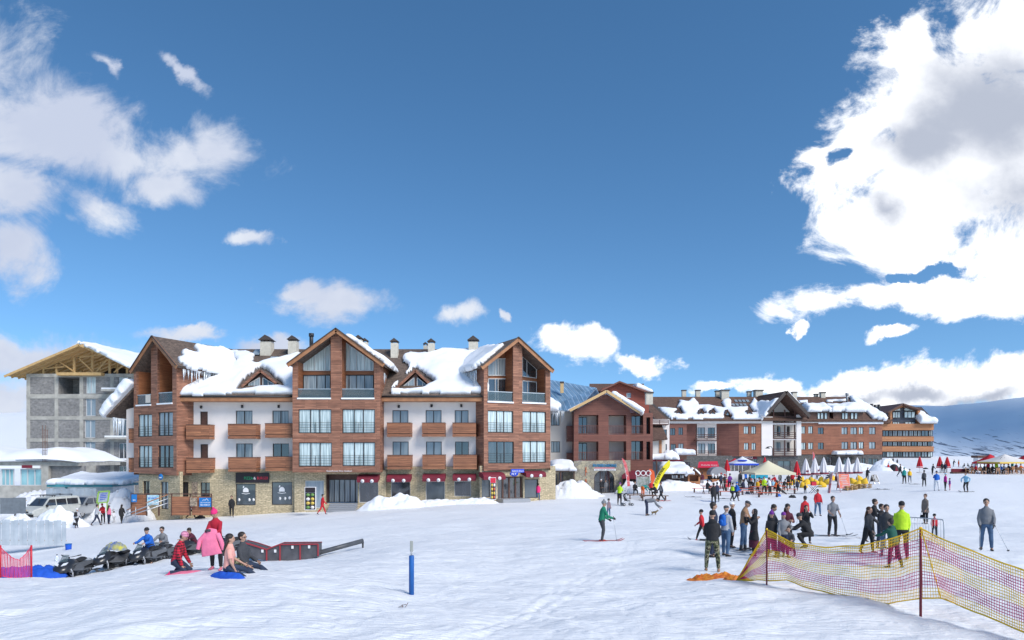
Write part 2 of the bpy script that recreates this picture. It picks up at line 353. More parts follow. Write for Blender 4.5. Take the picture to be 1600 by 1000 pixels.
def hit(px, py):
    """distance at which the line of sight through a measured pixel meets the snow"""
    X = (px-CX)/FPX*_ds; Z = CZ-(py-HY)/FPX*_ds; g = ground(X, _ds); k = np.nonzero(Z <= g)[0]
    i = k[0] if len(k) else len(_ds)-1
    return float(_ds[i])
def gp(px, py=None, d=None):
    if d is None: d = hit(px, py)
    x = (px-CX)/FPX*d; return Vector((x, d, gz(x, d)))
# ================================================================ materials
def snow_nodes(t, b, tcn, near=True):
    geo = t.nodes.new('ShaderNodeNewGeometry'); nn = []
    for sc_, st in (((.9, 1.1, 1), .8), ((6, 9, 6), .6), ((34, 40, 34), .35)):
        mp = t.nodes.new('ShaderNodeMapping'); mp.inputs['Scale'].default_value = sc_; t.links.new(geo.outputs['Position'], mp.inputs[0])
        n = t.nodes.new('ShaderNodeTexNoise'); n.inputs['Scale'].default_value = 1; n.inputs['Detail'].default_value = 6; n.inputs['Roughness'].default_value = .6; t.links.new(mp.outputs[0], n.inputs['Vector']); nn.append((n.outputs[0], st))
    # streaky old tracks
    mp = t.nodes.new('ShaderNodeMapping'); mp.inputs['Rotation'].default_value = (0, 0, R(28)); mp.inputs['Scale'].default_value = (.5, 7, 1); t.links.new(geo.outputs['Position'], mp.inputs[0])
    n4 = t.nodes.new('ShaderNodeTexNoise'); n4.inputs['Scale'].default_value = 1; n4.inputs['Detail'].default_value = 5; n4.inputs['Distortion'].default_value = .6; t.links.new(mp.outputs[0], n4.inputs['Vector']); nn.append((n4.outputs[0], .4))
    for rz_, sc2, st2 in ((-38, (.22, 11, 1), .2), (74, (.3, 9, 1), .22)):
        m3 = t.nodes.new('ShaderNodeMapping'); m3.inputs['Rotation'].default_value = (0, 0, R(rz_)); m3.inputs['Scale'].default_value = sc2; t.links.new(geo.outputs['Position'], m3.inputs[0])
        n5 = t.nodes.new('ShaderNodeTexNoise'); n5.inputs['Scale'].default_value = 1; n5.inputs['Detail'].default_value = 2; n5.inputs['Distortion'].default_value = .35; t.links.new(m3.outputs[0], n5.inputs['Vector'])
        r5 = t.nodes.new('ShaderNodeMapRange'); r5.inputs['From Min'].default_value = .56; r5.inputs['From Max'].default_value = .66; t.links.new(n5.outputs[0], r5.inputs[0]); nn.append((r5.outputs[0], -st2))
    vo = t.nodes.new('ShaderNodeTexVoronoi'); vo.inputs['Scale'].default_value = 2.3; t.links.new(geo.outputs['Position'], vo.inputs['Vector']); rv = t.nodes.new('ShaderNodeMapRange'); rv.inputs['From Min'].default_value = .10; rv.inputs['From Max'].default_value = .26; t.links.new(vo.outputs[0], rv.inputs[0]); nn.append((rv.outputs[0], .32))
    acc = None
    for o, st in nn:
        m = t.nodes.new('ShaderNodeMath'); m.operation = 'MULTIPLY'; m.inputs[1].default_value = st; t.links.new(o, m.inputs[0])
        if acc is None: acc = m.outputs[0]
        else:
            a = t.nodes.new('ShaderNodeMath'); a.operation = 'ADD'; t.links.new(acc, a.inputs[0]); t.links.new(m.outputs[0], a.inputs[1]); acc = a.outputs[0]
    bp = t.nodes.new('ShaderNodeBump'); bp.inputs['Strength'].default_value = .6; bp.inputs['Distance'].default_value = .09
    t.links.new(acc, bp.inputs['Height']); t.links.new(bp.outputs[0], b.inputs['Normal'])
    cr = t.nodes.new('ShaderNodeMapRange'); cr.inputs['From Min'].default_value = .35; cr.inputs['From Max'].default_value = .65; t.links.new(nn[1][0], cr.inputs[0])
    mx = t.nodes.new('ShaderNodeMix'); mx.data_type = 'RGBA'; mx.inputs[6].default_value = (.83, .85, .88, 1); mx.inputs[7].default_value = (.90, .91, .93, 1)
    t.links.new(cr.outputs[0], mx.inputs[0]); t.links.new(mx.outputs[2], b.inputs['Base Color'])
M_snow = mat('snow', rough=.55, spec=.3, build=snow_nodes)
def dirty_snow(t, b, tcn):
    snow_nodes(t, b, tcn); geo = t.nodes.new('ShaderNodeNewGeometry')
    n = t.nodes.new('ShaderNodeTexNoise'); n.inputs['Scale'].default_value = 1.3; n.inputs['Detail'].default_value = 9; n.inputs['Roughness'].default_value = .72; t.links.new(geo.outputs['Position'], n.inputs['Vector'])
    r = t.nodes.new('ShaderNodeMapRange'); r.inputs['From Min'].default_value = .56; r.inputs['From Max'].default_value = .68; t.links.new(n.outputs[0], r.inputs[0])
    mx = t.nodes.new('ShaderNodeMix'); mx.data_type = 'RGBA'; t.links.new(r.outputs[0], mx.inputs[0]); mx.inputs[6].default_value = (.78, .79, .82, 1); mx.inputs[7].default_value = (.34, .32, .31, 1)
    t.links.new(mx.outputs[2], b.inputs['Base Color'])
M_dsnow = mat('dirty_snow', rough=.6, spec=.3, build=dirty_snow)
M_rsnow = mat('roof_snow', (.86, .88, .92), rough=.55, spec=.3, bump=.5, bscale=2.2, vary=.03, vscale=.6)
M_ice = mat('ice', (.80, .86, .92), rough=.15, spec=.7, trans=.35)
def mountain_nodes(t, b, tcn):
    geo = t.nodes.new('ShaderNodeNewGeometry'); sp = t.nodes.new('ShaderNodeSeparateXYZ'); t.links.new(geo.outputs['Position'], sp.inputs[0])
    mp = t.nodes.new('ShaderNodeMapping'); mp.inputs['Scale'].default_value = (.07, .014, .0); t.links.new(geo.outputs['Position'], mp.inputs[0])
    n = t.nodes.new('ShaderNodeTexNoise'); n.inputs['Scale'].default_value = 1; n.inputs['Detail'].default_value = 6; n.inputs['Roughness'].default_value = .6; t.links.new(mp.outputs[0], n.inputs['Vector'])
    hz = t.nodes.new('ShaderNodeMapRange'); hz.inputs['From Min'].default_value = -10; hz.inputs['From Max'].default_value = 80; hz.inputs['To Min'].default_value = -.02; hz.inputs['To Max'].default_value = .20; t.links.new(sp.outputs[2], hz.inputs[0])
    a = t.nodes.new('ShaderNodeMath'); a.operation = 'SUBTRACT'; t.links.new(n.outputs[0], a.inputs[0]); t.links.new(hz.outputs[0], a.inputs[1])
    r = t.nodes.new('ShaderNodeMapRange'); r.inputs['From Min'].default_value = .50; r.inputs['From Max'].default_value = .55; t.links.new(a.outputs[0], r.inputs[0])
    mx = t.nodes.new('ShaderNodeMix'); mx.data_type = 'RGBA'; t.links.new(r.outputs[0], mx.inputs[0]); mx.inputs[6].default_value = (.86, .91, .96, 1); mx.inputs[7].default_value = (.10, .13, .19, 1)
    t.links.new(mx.outputs[2], b.inputs['Base Color'])
M_mount = mat('mountain_snow', rough=.8, spec=.1, build=mountain_nodes)
M_wood = mat('wood_cladding', rough=.6, build=nodes_brick((.37, .170, .105), (.215, .092, .056), (.07, .03, .02), 2.1, .135, .009, .38, .5, (1.2, 9, 1), blotch=.14))
M_woodsoft = mat('soffit_wood', rough=.6, build=nodes_brick((.34, .13, .055), (.25, .09, .038), (.08, .03, .015), 4.0, .14, .006, .25, .3, (.8, 9, 1)))
M_balc = mat('balcony_wood', rough=.55, build=nodes_brick((.37, .155, .075), (.25, .10, .05), (.06, .025, .015), 5.0, .16, .01, .35, .5, (1.0, 10, 1)))
M_fascia = mat('fascia_wood', (.40, .19, .09), .6, col2=(.28, .12, .055), vscale=2)
M_trim = mat('dark_wood', (.10, .045, .03), .55, vary=.3)
M_plast = mat('white_plaster', (.80, .74, .71), .9, vary=.04, vscale=.8, bump=.2, bscale=12)
M_cream = mat('cream_plaster', (.66, .61, .55), .9, vary=.05, vscale=.8)
M_stone = mat('tan_stone', rough=.85, build=nodes_brick((.62, .51, .33), (.46, .38, .24), (.30, .25, .17), .42, .11, .012, .42, .7, (5, 9, 5), blotch=.12))
def rubble(t, b, tcn):
    v = t.nodes.new('ShaderNodeTexVoronoi'); v.inputs['Scale'].default_value = 2.6; t.links.new(tcn.outputs['UV'], v.inputs['Vector'])
    h = t.nodes.new('ShaderNodeHueSaturation'); mx = t.nodes.new('ShaderNodeMix'); mx.data_type = 'RGBA'
    s = t.nodes.new('ShaderNodeSeparateColor'); t.links.new(v.outputs['Color'], s.inputs[0]); t.links.new(s.outputs[0], mx.inputs[0]); mx.inputs[6].default_value = (.48, .43, .30, 1); mx.inputs[7].default_value = (.27, .25, .22, 1)
    v2 = t.nodes.new('ShaderNodeTexVoronoi'); v2.feature = 'DISTANCE_TO_EDGE'; v2.inputs['Scale'].default_value = 2.6; t.links.new(tcn.outputs['UV'], v2.inputs['Vector'])
    r = t.nodes.new('ShaderNodeMapRange'); r.inputs['From Max'].default_value = .06; t.links.new(v2.outputs[0], r.inputs[0])
    m2 = t.nodes.new('ShaderNodeMix'); m2.data_type = 'RGBA'; t.links.new(r.outputs[0], m2.inputs[0]); m2.inputs[6].default_value = (.18, .16, .13, 1); t.links.new(mx.outputs[2], m2.inputs[7]); t.links.new(m2.outputs[2], b.inputs['Base Color'])
M_rubble = mat('rubble_stone', rough=.85, build=rubble)
M_dstone = mat('dark_stone', rough=.85, build=nodes_brick((.15, .145, .14), (.09, .088, .085), (.05, .05, .05), .5, .25, .015, .4, .6, (4, 6, 4)))
M_brown = mat('brown_cladding', rough=.65, build=nodes_brick((.235, .092, .066), (.185, .068, .050), (.07, .025, .02), 3.2, .20, .008, .16, .35, (1, 4, 1), blotch=.10))
M_brown2 = mat('russet_cladding', rough=.65, build=nodes_brick((.33, .128, .070), (.25, .092, .052), (.10, .04, .025), 3.2, .20, .008, .2, .35, (1, 4, 1), blotch=.18))
M_red = mat('red_cladding', rough=.65, build=nodes_brick((.33, .075, .045), (.27, .06, .036), (.12, .03, .02), 3.2, .22, .01, .15, .35))
M_orange = mat('orange_cladding', rough=.6, build=nodes_brick((.46, .20, .085), (.38, .155, .065), (.2, .08, .04), 3, .3, .008, .2, .3))
M_shing = mat('shingles', rough=.9, build=nodes_brick((.175, .125, .098), (.105, .076, .062), (.05, .04, .035), .34, .16, .012, .35, .5, (4, 4, 4)))
M_shing2 = mat('brown_shingles', rough=.9, build=nodes_brick((.165, .095, .068), (.11, .06, .045), (.05, .03, .025), .5, .22, .014, .3, .5, (4, 4, 4)))
M_dark = mat('dark_metal', (.03, .032, .036), .45, metal=.2)
M_black = mat('black_rubber', (.018, .018, .02), .7)
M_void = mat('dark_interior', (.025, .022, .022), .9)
M_white = mat('white_paint', (.80, .80, .80), .45)
M_grey = mat('grey_metal', (.35, .36, .38), .45, metal=.3)
M_steel = mat('galvanised_steel', (.5, .52, .54), .4, metal=.7, vary=.15)
M_conc = mat('concrete', (.40, .385, .35), .9, vary=.22, vscale=1.5, bump=.4, bscale=6)
M_block = mat('concrete_block', rough=.95, build=nodes_brick((.28, .27, .265), (.205, .20, .20), (.27, .26, .25), .4, .2, .016, .25, .5, (3, 3, 3), blotch=.15))
M_timber = mat('raw_timber', (.62, .42, .19), .7, col2=(.50, .31, .13), vscale=2.5)
M_cap = mat('chimney_cap', (.06, .045, .04), .6)
M_chim = mat('chimney_render', (.56, .52, .44), .9, vary=.1, vscale=4)
M_maroon = mat('maroon_canvas', (.17, .012, .028), .75, vary=.15, bump=.3, bscale=8)
def curtain(c1, c2, sc_=9.0, gl=.10):
    def f(t, b, tcn):
        mp = t.nodes.new('ShaderNodeMapping'); mp.inputs['Scale'].default_value = (sc_, .35, 1); t.links.new(tcn.outputs['UV'], mp.inputs[0])
        n = t.nodes.new('ShaderNodeTexNoise'); n.inputs['Scale'].default_value = 1; n.inputs['Detail'].default_value = 3; t.links.new(mp.outputs[0], n.inputs['Vector'])
        r = t.nodes.new('ShaderNodeMapRange'); r.inputs['From Min'].default_value = .35; r.inputs['From Max'].default_value = .62; t.links.new(n.outputs[0], r.inputs[0])
        mx = t.nodes.new('ShaderNodeMix'); mx.data_type = 'RGBA'; t.links.new(r.outputs[0], mx.inputs[0]); mx.inputs[6].default_value = (*c1, 1); mx.inputs[7].default_value = (*c2, 1); t.links.new(mx.outputs[2], b.inputs['Base Color'])
        b.inputs['Coat Weight'].default_value = 1; b.inputs['Coat Roughness'].default_value = .03; b.inputs['Coat IOR'].default_value = 1.6
    return f
M_curt = mat('glass_over_pale_curtain', rough=.6, build=curtain((.28, .36, .37), (.66, .76, .76)))
M_curt2 = mat('glass_over_grey_curtain', rough=.6, build=curtain((.16, .20, .23), (.36, .42, .45)))
M_curt3 = mat('glass_over_blue_blind', rough=.6, build=curtain((.20, .26, .31), (.30, .36, .41), 3))
M_dglass = mat('dark_window_glass', rough=.08, spec=1.0, build=curtain((.012, .014, .018), (.05, .055, .065), 2.5))
M_shopgl = mat('shop_window_film', rough=.25, build=curtain((.045, .06, .07), (.085, .105, .12), .8))
def clearglass(t, b, tcn):
    b.inputs['Alpha'].default_value = .45
M_rail = mat('railing_glass', (.10, .14, .15), .05, spec=1.0, build=clearglass)
M_frame = mat('window_frame', (.035, .03, .03), .5)
M_frameW = mat('white_window_frame', (.55, .56, .57), .5)
# ================================================================ the snowfield (one sheet) and the mountains
def grid_mesh(name, X, Y, Z, m, smooth=True):
    nr, nc = X.shape; v = np.stack([X, Y, Z], -1).reshape(-1, 3); i = np.arange((nr-1)*(nc-1)); r = i//(nc-1); c = i%(nc-1); a = r*nc+c
    me = bpy.data.meshes.new(name); me.vertices.add(len(v)); me.vertices.foreach_set('co', v.ravel().astype('f'))
    f = np.stack([a, a+1, a+nc+1, a+nc], 1); me.loops.add(f.size); me.loops.foreach_set('vertex_index', f.ravel()); me.polygons.add(len(f))
    me.polygons.foreach_set('loop_start', np.arange(0, f.size, 4)); me.update(calc_edges=True); me.polygons.foreach_set('use_smooth', [smooth]*len(f)); me.materials.append(m); me.validate()
    o = bpy.data.objects.new(name, me); COL.objects.link(o); return o
ys = np.concatenate([np.linspace(-40, 5, 12), np.exp(np.linspace(math.log(5.6), math.log(230), 640)), np.exp(np.linspace(math.log(235), math.log(6000), 40))])
ts = np.linspace(-1, 1, 620)
Yg = np.repeat(ys[:, None], len(ts), 1); Xg = ts[None]*(np.maximum(Yg, 6)*1.05+6)
tag(grid_mesh('snow_ground', Xg, Yg, ground(Xg, Yg), M_snow), kind='structure')
# far mountain (right) : ridge measured by azimuth, then a slope down towards the resort
def ridge(p):     # photo row of the skyline at photo column p
    k = [(-500, 700), (0, 690), (900, 668), (1250, 648), (1380, 634), (1430, 633), (1475, 634), (1520, 630), (1560, 625), (1600, 621), (1700, 606), (1900, 590), (2400, 560)]
    return np.interp(p, [a for a, _ in k], [b for _, b in k])
pp = np.linspace(250, 2500, 260); tt = np.linspace(0, 1, 90)
PP, TT = np.meshgrid(pp, tt); D = 1050+TT*870
zr = CZ+(HY-ridge(PP))/FPX*1920; base = -28.0
ZZ = base+(zr-base)*(TT**1.25)+22*fbm(PP*.012, TT*4, 5)*TT*(1-TT)*2+fbm(PP*.02+4, TT*.0, 3)*3*TT
ZZ = np.concatenate([ZZ, ZZ[-1:]-120]); XX = (PP-CX)/FPX*D; XX = np.concatenate([XX, XX[-1:]*1.2]); DD = np.concatenate([D, D[-1:]+500])
tag(grid_mesh('snowy_mountain', XX, DD, ZZ, M_mount), kind='structure')
# bright snow hill behind the building site (left)
pp = np.linspace(-900, 420, 90); tt = np.linspace(0, 1, 40); PP, TT = np.meshgrid(pp, tt); D = 150+TT*230
zr = CZ+(HY-np.interp(PP, [-900, -300, 0, 60, 200, 420], [600, 630, 650, 646, 668, 712]))/FPX*380
ZZ = -6+(zr+6)*np.sin(TT*math.pi/2)**1.1+2.0*fbm(PP*.01, TT*4, 4)*TT; XX = (PP-CX)/FPX*D
ZZ = np.concatenate([ZZ, ZZ[-1:]-60]); XX = np.concatenate([XX, XX[-1:]*1.3]); DD = np.concatenate([D, D[-1:]+200])
tag(grid_mesh('snow_hill', XX, DD, ZZ, M_snow), kind='structure')

# cloudlike bank added out of frame to the right, to shade the far mountain
cm = MB(); rc = random.Random(4)
for i in range(34):
    a = rc.uniform(0, 6.28); q = rc.random()**.5*620; r = rc.uniform(150, 290); cm.ell((1130+sd.x*1300+q*math.cos(a), 1500+sd.y*1300+q*math.sin(a), 100+sd.z*1300+rc.uniform(-30, 40)), (r, r, r*.35), nu=16, nv=8)
cmo = cm.build('shade_cloud', mat('shade_cloud_white', (.9,.9,.92), 1.0, spec=0, build=lambda t, b, tcn: setattr(b.inputs['Alpha'], 'default_value', .26)), None, org=(0,0,0), uv=False); tag(cmo, 'unseen cloudlike bank added to shade the snowy mountain', 'shade_cloud', kind='stuff')
# ================================================================ building parts
def window(parent, pl, r, glass=None, n=2, frame=None, rec=.16, fw=.055, rail=0, name='window', px=True, splits=None, door=False):
    """framed window in an opening r (photo pixels on the wall plane, or s/z when px=False)"""
    s0, z0, s1, z1 = pl.rect(r) if px else r
    mb = MB(); o0, o1 = -rec, -rec+.07
    pbox(mb, pl, (s0, z0, s1, z0+fw), o0, o1); pbox(mb, pl, (s0, z1-fw, s1, z1), o0, o1)
    pbox(mb, pl, (s0, z0+fw, s0+fw, z1-fw), o0, o1); pbox(mb, pl, (s1-fw, z0+fw, s1, z1-fw), o0, o1)
    cuts = splits or [i/n for i in range(1, n)]
    for c in cuts:
        x = s0+(s1-s0)*c; pbox(mb, pl, (x-fw*.6, z0+fw, x+fw*.6, z1-fw), o0, o1+.01)
    w = mb.build(name, frame or M_frame, parent)
    g = MB(); quad(g, pl, (s0+.01, z0+.01, s1-.01, z1-.01), -rec+.02); g.build('pane', glass or M_curt2, w)
    if rail:
        b = MB(); h = (z1-z0)*rail; k = 5
        for i in range(k): 
            z = z0+.05+h*i/(k-1); pbox(b, pl, (s0, z, s1, z+.028), -.035, -.005)
        for x in (s0+.02, (s0+s1)/2, s1-.05): pbox(b, pl, (x, z0, x+.03, z0+h+.05), -.06, -.037)
        b.build('railing', M_dark, w)
    return w
def poly_window(parent, pl, poly, glass, mull=(), frame=None, rec=0.0, fw=.07, name='window'):
    """glazing of any outline; poly in photo pixels on plane pl"""
    q = [pl.sz(*p) for p in poly]; mb = MB()
    for i in range(len(q)):
        a, b = q[i], q[(i+1)%len(q)]; mb.bar(pl.pt(a, rec+.03), pl.pt(b, rec+.03), .06, fw, up=pl.n.cross(Vector((b[0]-a[0],)*3)) if False else (0,0,1))
    xs = [p[0] for p in q]
    for m in mull:                      # vertical mullions at a fraction of the width, clipped to the outline
        x = min(xs)+(max(xs)-min(xs))*m; zz = []
        for i in range(len(q)):
            a, b = q[i], q[(i+1)%len(q)]
            if (a[0]-x)*(b[0]-x) < 0: zz.append(a[1]+(b[1]-a[1])*(x-a[0])/(b[0]-a[0]))
        if len(zz) >= 2: mb.bar(pl.pt((x, min(zz)), rec+.03), pl.pt((x, max(zz)), rec+.03), .06, .06)
    w = mb.build(name, frame or M_frame, parent); g = MB()
    v = [pl.pt(p, rec) for p in q]; tri = geometry.tessellate_polygon([[Vector((a, b, 0)) for a, b in q]])
    F = []
    for t in tri:
        a, b, c = (q[i] for i in t); cr = (b[0]-a[0])*(c[1]-a[1])-(b[1]-a[1])*(c[0]-a[0]); F.append(t if cr > 0 else (t[0], t[2], t[1]))
    g.add(v, F); g.build('pane', glass, w); return w
def balcony(parent, pl, r, out=1.1, m=None):
    P = pl.off(out); s0, z0, s1, z1 = P.rect(r); mb = MB(); t = .07; h = (z1-z0); gap = z0+h*.24
    for (a, b) in ((z0, gap-.05), (gap+.0, z1)):
        pbox(mb, pl, (s0, a, s1, b), out-t, out); pbox(mb, pl, (s0, a, s0+t, b), .0, out-t); pbox(mb, pl, (s1-t, a, s1, b), .0, out-t)
    b = mb.build('balcony', m or M_balc, parent)
    f = MB(); pbox(f, pl, (s0+.02, z0+.02, s1-.02, z0+.16), 0, out-t-.002); pbox(f, pl, (s0+t+.003, z0+.16, s1-t-.003, gap+.1), out-t-.06, out-t-.004)
    pbox(f, pl, (s0-.02, z1+.002, s1+.02, z1+.05), out-t-.03, out+.03); pbox(f, pl, (s0-.02, z1+.002, s0+t+.02, z1+.05), 0, out-t-.035); pbox(f, pl, (s1-t-.02, z1+.002, s1+.02, z1+.05), 0, out-t-.035)
    f.build('balcony_trim', M_trim, b)
def slab(mb, P, th, mi=0, mi_side=None):
    """thin roof slab under the polygon P (counter-clockwise from above)"""
    a, b, c = (Vector(p) for p in P[:3]); n = (b-a).cross(c-a).normalized()
    if n.z < 0: P = P[::-1]; n = -n
    mb.prism(P, -n*th, mi, mi_side=mi_side)
def seg_dist(A, poly):
    """signed distance (inside > 0) of points A (n,2) to polygon"""
    d = np.full(len(A), 1e9); ins = np.zeros(len(A), bool); n = len(poly)
    for i in range(n):
        a = np.array(poly[i]); b = np.array(poly[(i+1)%n]); e = b-a; t = np.clip(((A-a)@e)/(e@e+1e-12), 0, 1); d = np.minimum(d, np.linalg.norm(A-(a+t[:, None]*e), axis=1))
        if a[1] != b[1]:
            c = ((a[1] > A[:, 1]) != (b[1] > A[:, 1])) & (A[:, 0] < (b[0]-a[0])*(A[:, 1]-a[1])/(b[1]-a[1])+a[0]); ins ^= c
    return np.where(ins, d, -d)
def snow_patch(parent, o, u, v, poly, T=.5, holes=(), step=.16, Rr=.45, m=None, name='roof_snow', wob=.35, seed=0.0, lift=0.0, px=True, hang=None):
    """thick snow lying on the plane through o spanned by u (across) and v (up the slope); poly in photo pixels or (a,b) metres"""
    o = Vector(o); u = Vector(u).normalized(); v = (Vector(v)-u*Vector(v).dot(u)).normalized(); n = u.cross(v)
    if n.z < 0: n = -n
    def ab(p):
        r = Vector(((p[0]-CX)/FPX, 1, -(p[1]-HY)/FPX)); c = Vector((0, 0, CZ)); t = (o-c).dot(n)/r.dot(n); q = c+r*t-o; return (q.dot(u), q.dot(v))
    if px: poly = [ab(p) for p in poly]; holes = [[ab(p) for p in h] for h in holes]
    xs = [p[0] for p in poly]; ys_ = [p[1] for p in poly]
    gx = np.arange(min(xs)-.5, max(xs)+.5, step); gy = np.arange(min(ys_)-.5, max(ys_)+.5, step)
    GX, GY = np.meshgrid(gx, gy); A = np.stack([GX.ravel(), GY.ravel()], 1)
    d = seg_dist(A, poly)
    for h in holes: d = np.minimum(d, -seg_dist(A, h))
    d = d+wob*fbm(A[:, 0]*.9+seed, A[:, 1]*.9+seed*2, 4)
    q = np.clip(d/Rr, 0, 1); t = T*np.sqrt(np.clip(1-(1-q)**2, 0, 1))*(1+.55*fbm(A[:, 0]*.45+seed, A[:, 1]*.45, 3)); t = np.where(d > 0, np.maximum(t, .02), 0)
    nr, nc = GX.shape; t = t.reshape(nr, nc); on = t > 0; idx = -np.ones((nr, nc), int); mb = MB(); vs = []; F = []
    # keep cells with all four corners covered
    cell = on[:-1, :-1] & on[1:, :-1] & on[:-1, 1:] & on[1:, 1:]; top = {}; bot = {}
    def vid(i, j, up_):
        D = top if up_ else bot
        if (i, j) not in D:
            D[(i, j)] = len(vs); vs.append(o+u*GX[i, j]+v*GY[i, j]+n*((t[i, j] if up_ else -.03)+lift))
        return D[(i, j)]
    uvn = u.cross(v).dot(n) > 0
    for i, j in zip(*np.nonzero(cell)):
        f = (vid(i, j, 1), vid(i, j+1, 1), vid(i+1, j+1, 1), vid(i+1, j, 1)); g = (vid(i, j, 0), vid(i+1, j, 0), vid(i+1, j+1, 0), vid(i, j+1, 0))
        F.append(f if uvn else f[::-1]); F.append(g if uvn else g[::-1])
        for (di, dj, a, b) in ((-1, 0, (i, j), (i, j+1)), (1, 0, (i+1, j+1), (i+1, j)), (0, -1, (i+1, j), (i, j)), (0, 1, (i, j+1), (i+1, j+1))):
            ii, jj = i+di, j+dj
            if not (0 <= ii < nr-1 and 0 <= jj < nc-1 and cell[ii, jj]):
                h = (vid(*a, 0), vid(*b, 0), vid(*b, 1), vid(*a, 1)); F.append(h if uvn else h[::-1])
    mb.add(vs, F, 0, True); return mb.build(name, m or M_rsnow, parent, uv=False)
def icicles(parent, a, b, n, lo=.2, hi=.9, seed=1):
    rr = random.Random(seed); mb = MB(); a = Vector(a); b = Vector(b)
    for i in range(n):
        p = a.lerp(b, (i+rr.random())/n)+Vector((rr.uniform(-.06, .06), rr.uniform(-.06, .06), 0)); l = lo+(hi-lo)*rr.random()**1.6
        r = .025+.045*l; mb.tube([p, p-Vector((0, 0, l*.5)), p-Vector((0, 0, l))], [r, r*.6, .004], n=5)
    return mb.build('icicle_row', M_ice, parent, uv=False)
def chimney(parent, px0, px1, ytop, ybase, d, cap='gable', m=None, dd=None):
    a = px3(px0, ybase, d); b = px3(px1, ytop, d); w = b.x-a.x; h = b.z-a.z; c = (a+b)/2; mb = MB(); ch = h*.22 if cap == 'gable' else h*.08
    mb.box((c.x, d, a.z-.4+(h-ch+.4)/2), (w*.86, w*.86, h-ch+.4)); o = mb.build('chimney', m or M_chim, parent); k = MB(); z = b.z-ch
    if cap == 'gable':
        for sx in (-.36, .36):
            for sy in (-.36, .36): k.box((c.x+sx*w, d+sy*w, z+.08), (.08, .08, .16))
        k.prism([(c.x-w*.56, d-w*.56, z+.16), (c.x+w*.56, d-w*.56, z+.16), (c.x, d-w*.56, z+.16+w*.42)], (0, w*1.12, 0))
    else:
        k.box((c.x, d, z+.1), (w*1.05, w*1.05, .2))
    k.build('chimney_cap', M_cap, o); return o
def vdir(a, b): return (Vector(b)-Vector(a)).normalized()
# ================================================================ the big hotel with three timber gables
H = thing('hotel', 'long timber and white alpine hotel with three tall glazed gables and snow-laden roof', 'hotel', (-15, 62, -1.5))
pW = Plane(0, 61.5); pC = Plane(0, 59.7); pR = Plane(-2.474, 60, .884, .467); pL = Plane(-29.47, 60, .884, -.467)
Z = lambda y, d: CZ-(y-HY)/FPX*d
# --- plaster walls between the gables
mb = MB()
WL = [(312.6,643,324.6,684.5),(368.4,641.6,394.4,684),(425.5,641.6,451,684),(313,694,325,736),(368.8,693,395,735.5),(426,693,451.6,735)]
WR = [(613,641,638,681),(665,641,689.8,680.5),(710.4,641,732,680.5),(613.3,690,638.5,731),(665.6,690,690.2,731),(711,690,732.4,731)]
balL = [(290.6,664,327,686.3),(356,663,400,685.6),(414,662,456.3,684),(291,716,328,738.6),(356.5,715,400,737.3),(414.4,714,456.7,736)]
balR = [(604.6,661,641.6,682.4),(659.4,661,694.8,682.2),(707,661,743.6,682.2),(605,711.5,642,733.4),(660,711,694.9,733),(708,711,745,733)]
out = [pW.sz(297, 738), pW.sz(459, 737.5), pW.sz(459, 622), pW.sz(297, 622)]
wall(mb, pW, out, [R4(pW.rect(r)) for r in WL], .2)
mb.build('plaster_wall', M_plast, H); mb = MB()
out = [pW.sz(597, 733.5), pW.sz(746, 732.5), pW.sz(746, 620), pW.sz(597, 620)]
wall(mb, pW, out, [R4(pW.rect(r)) for r in WR], .2)
mb.build('plaster_wall', M_plast, H)
wsets = {0: M_dglass, 3: M_trim, 4: M_curt2}
for i, r in enumerate(WL): window(H, pW, r, [M_trim, M_curt2, M_curt2, M_trim, M_curt2, M_dglass][i], 2 if i%3 else 1)
for i, r in enumerate(WR): window(H, pW, r, [M_curt3]*5+[M_dglass] and [M_curt3, M_curt3, M_curt3, M_curt3, M_curt3, M_dglass][i], 2)
for r in balL+balR: balcony(H, pW, r)
# small down-lights over the balconies
for (x, y) in ((315,636),(379,635),(436,635),(623.5,635),(674.5,634),(721,634)):
    mb = MB(); p = pW.P(x, y); mb.tube([p+Vector((0,-.12,.12)), p+Vector((0,-.12,-.14))], .10, n=8); mb.box(p+Vector((0,-.05,.05)), (.06,.1,.06)); mb.build('wall_lamp', M_dark, H)
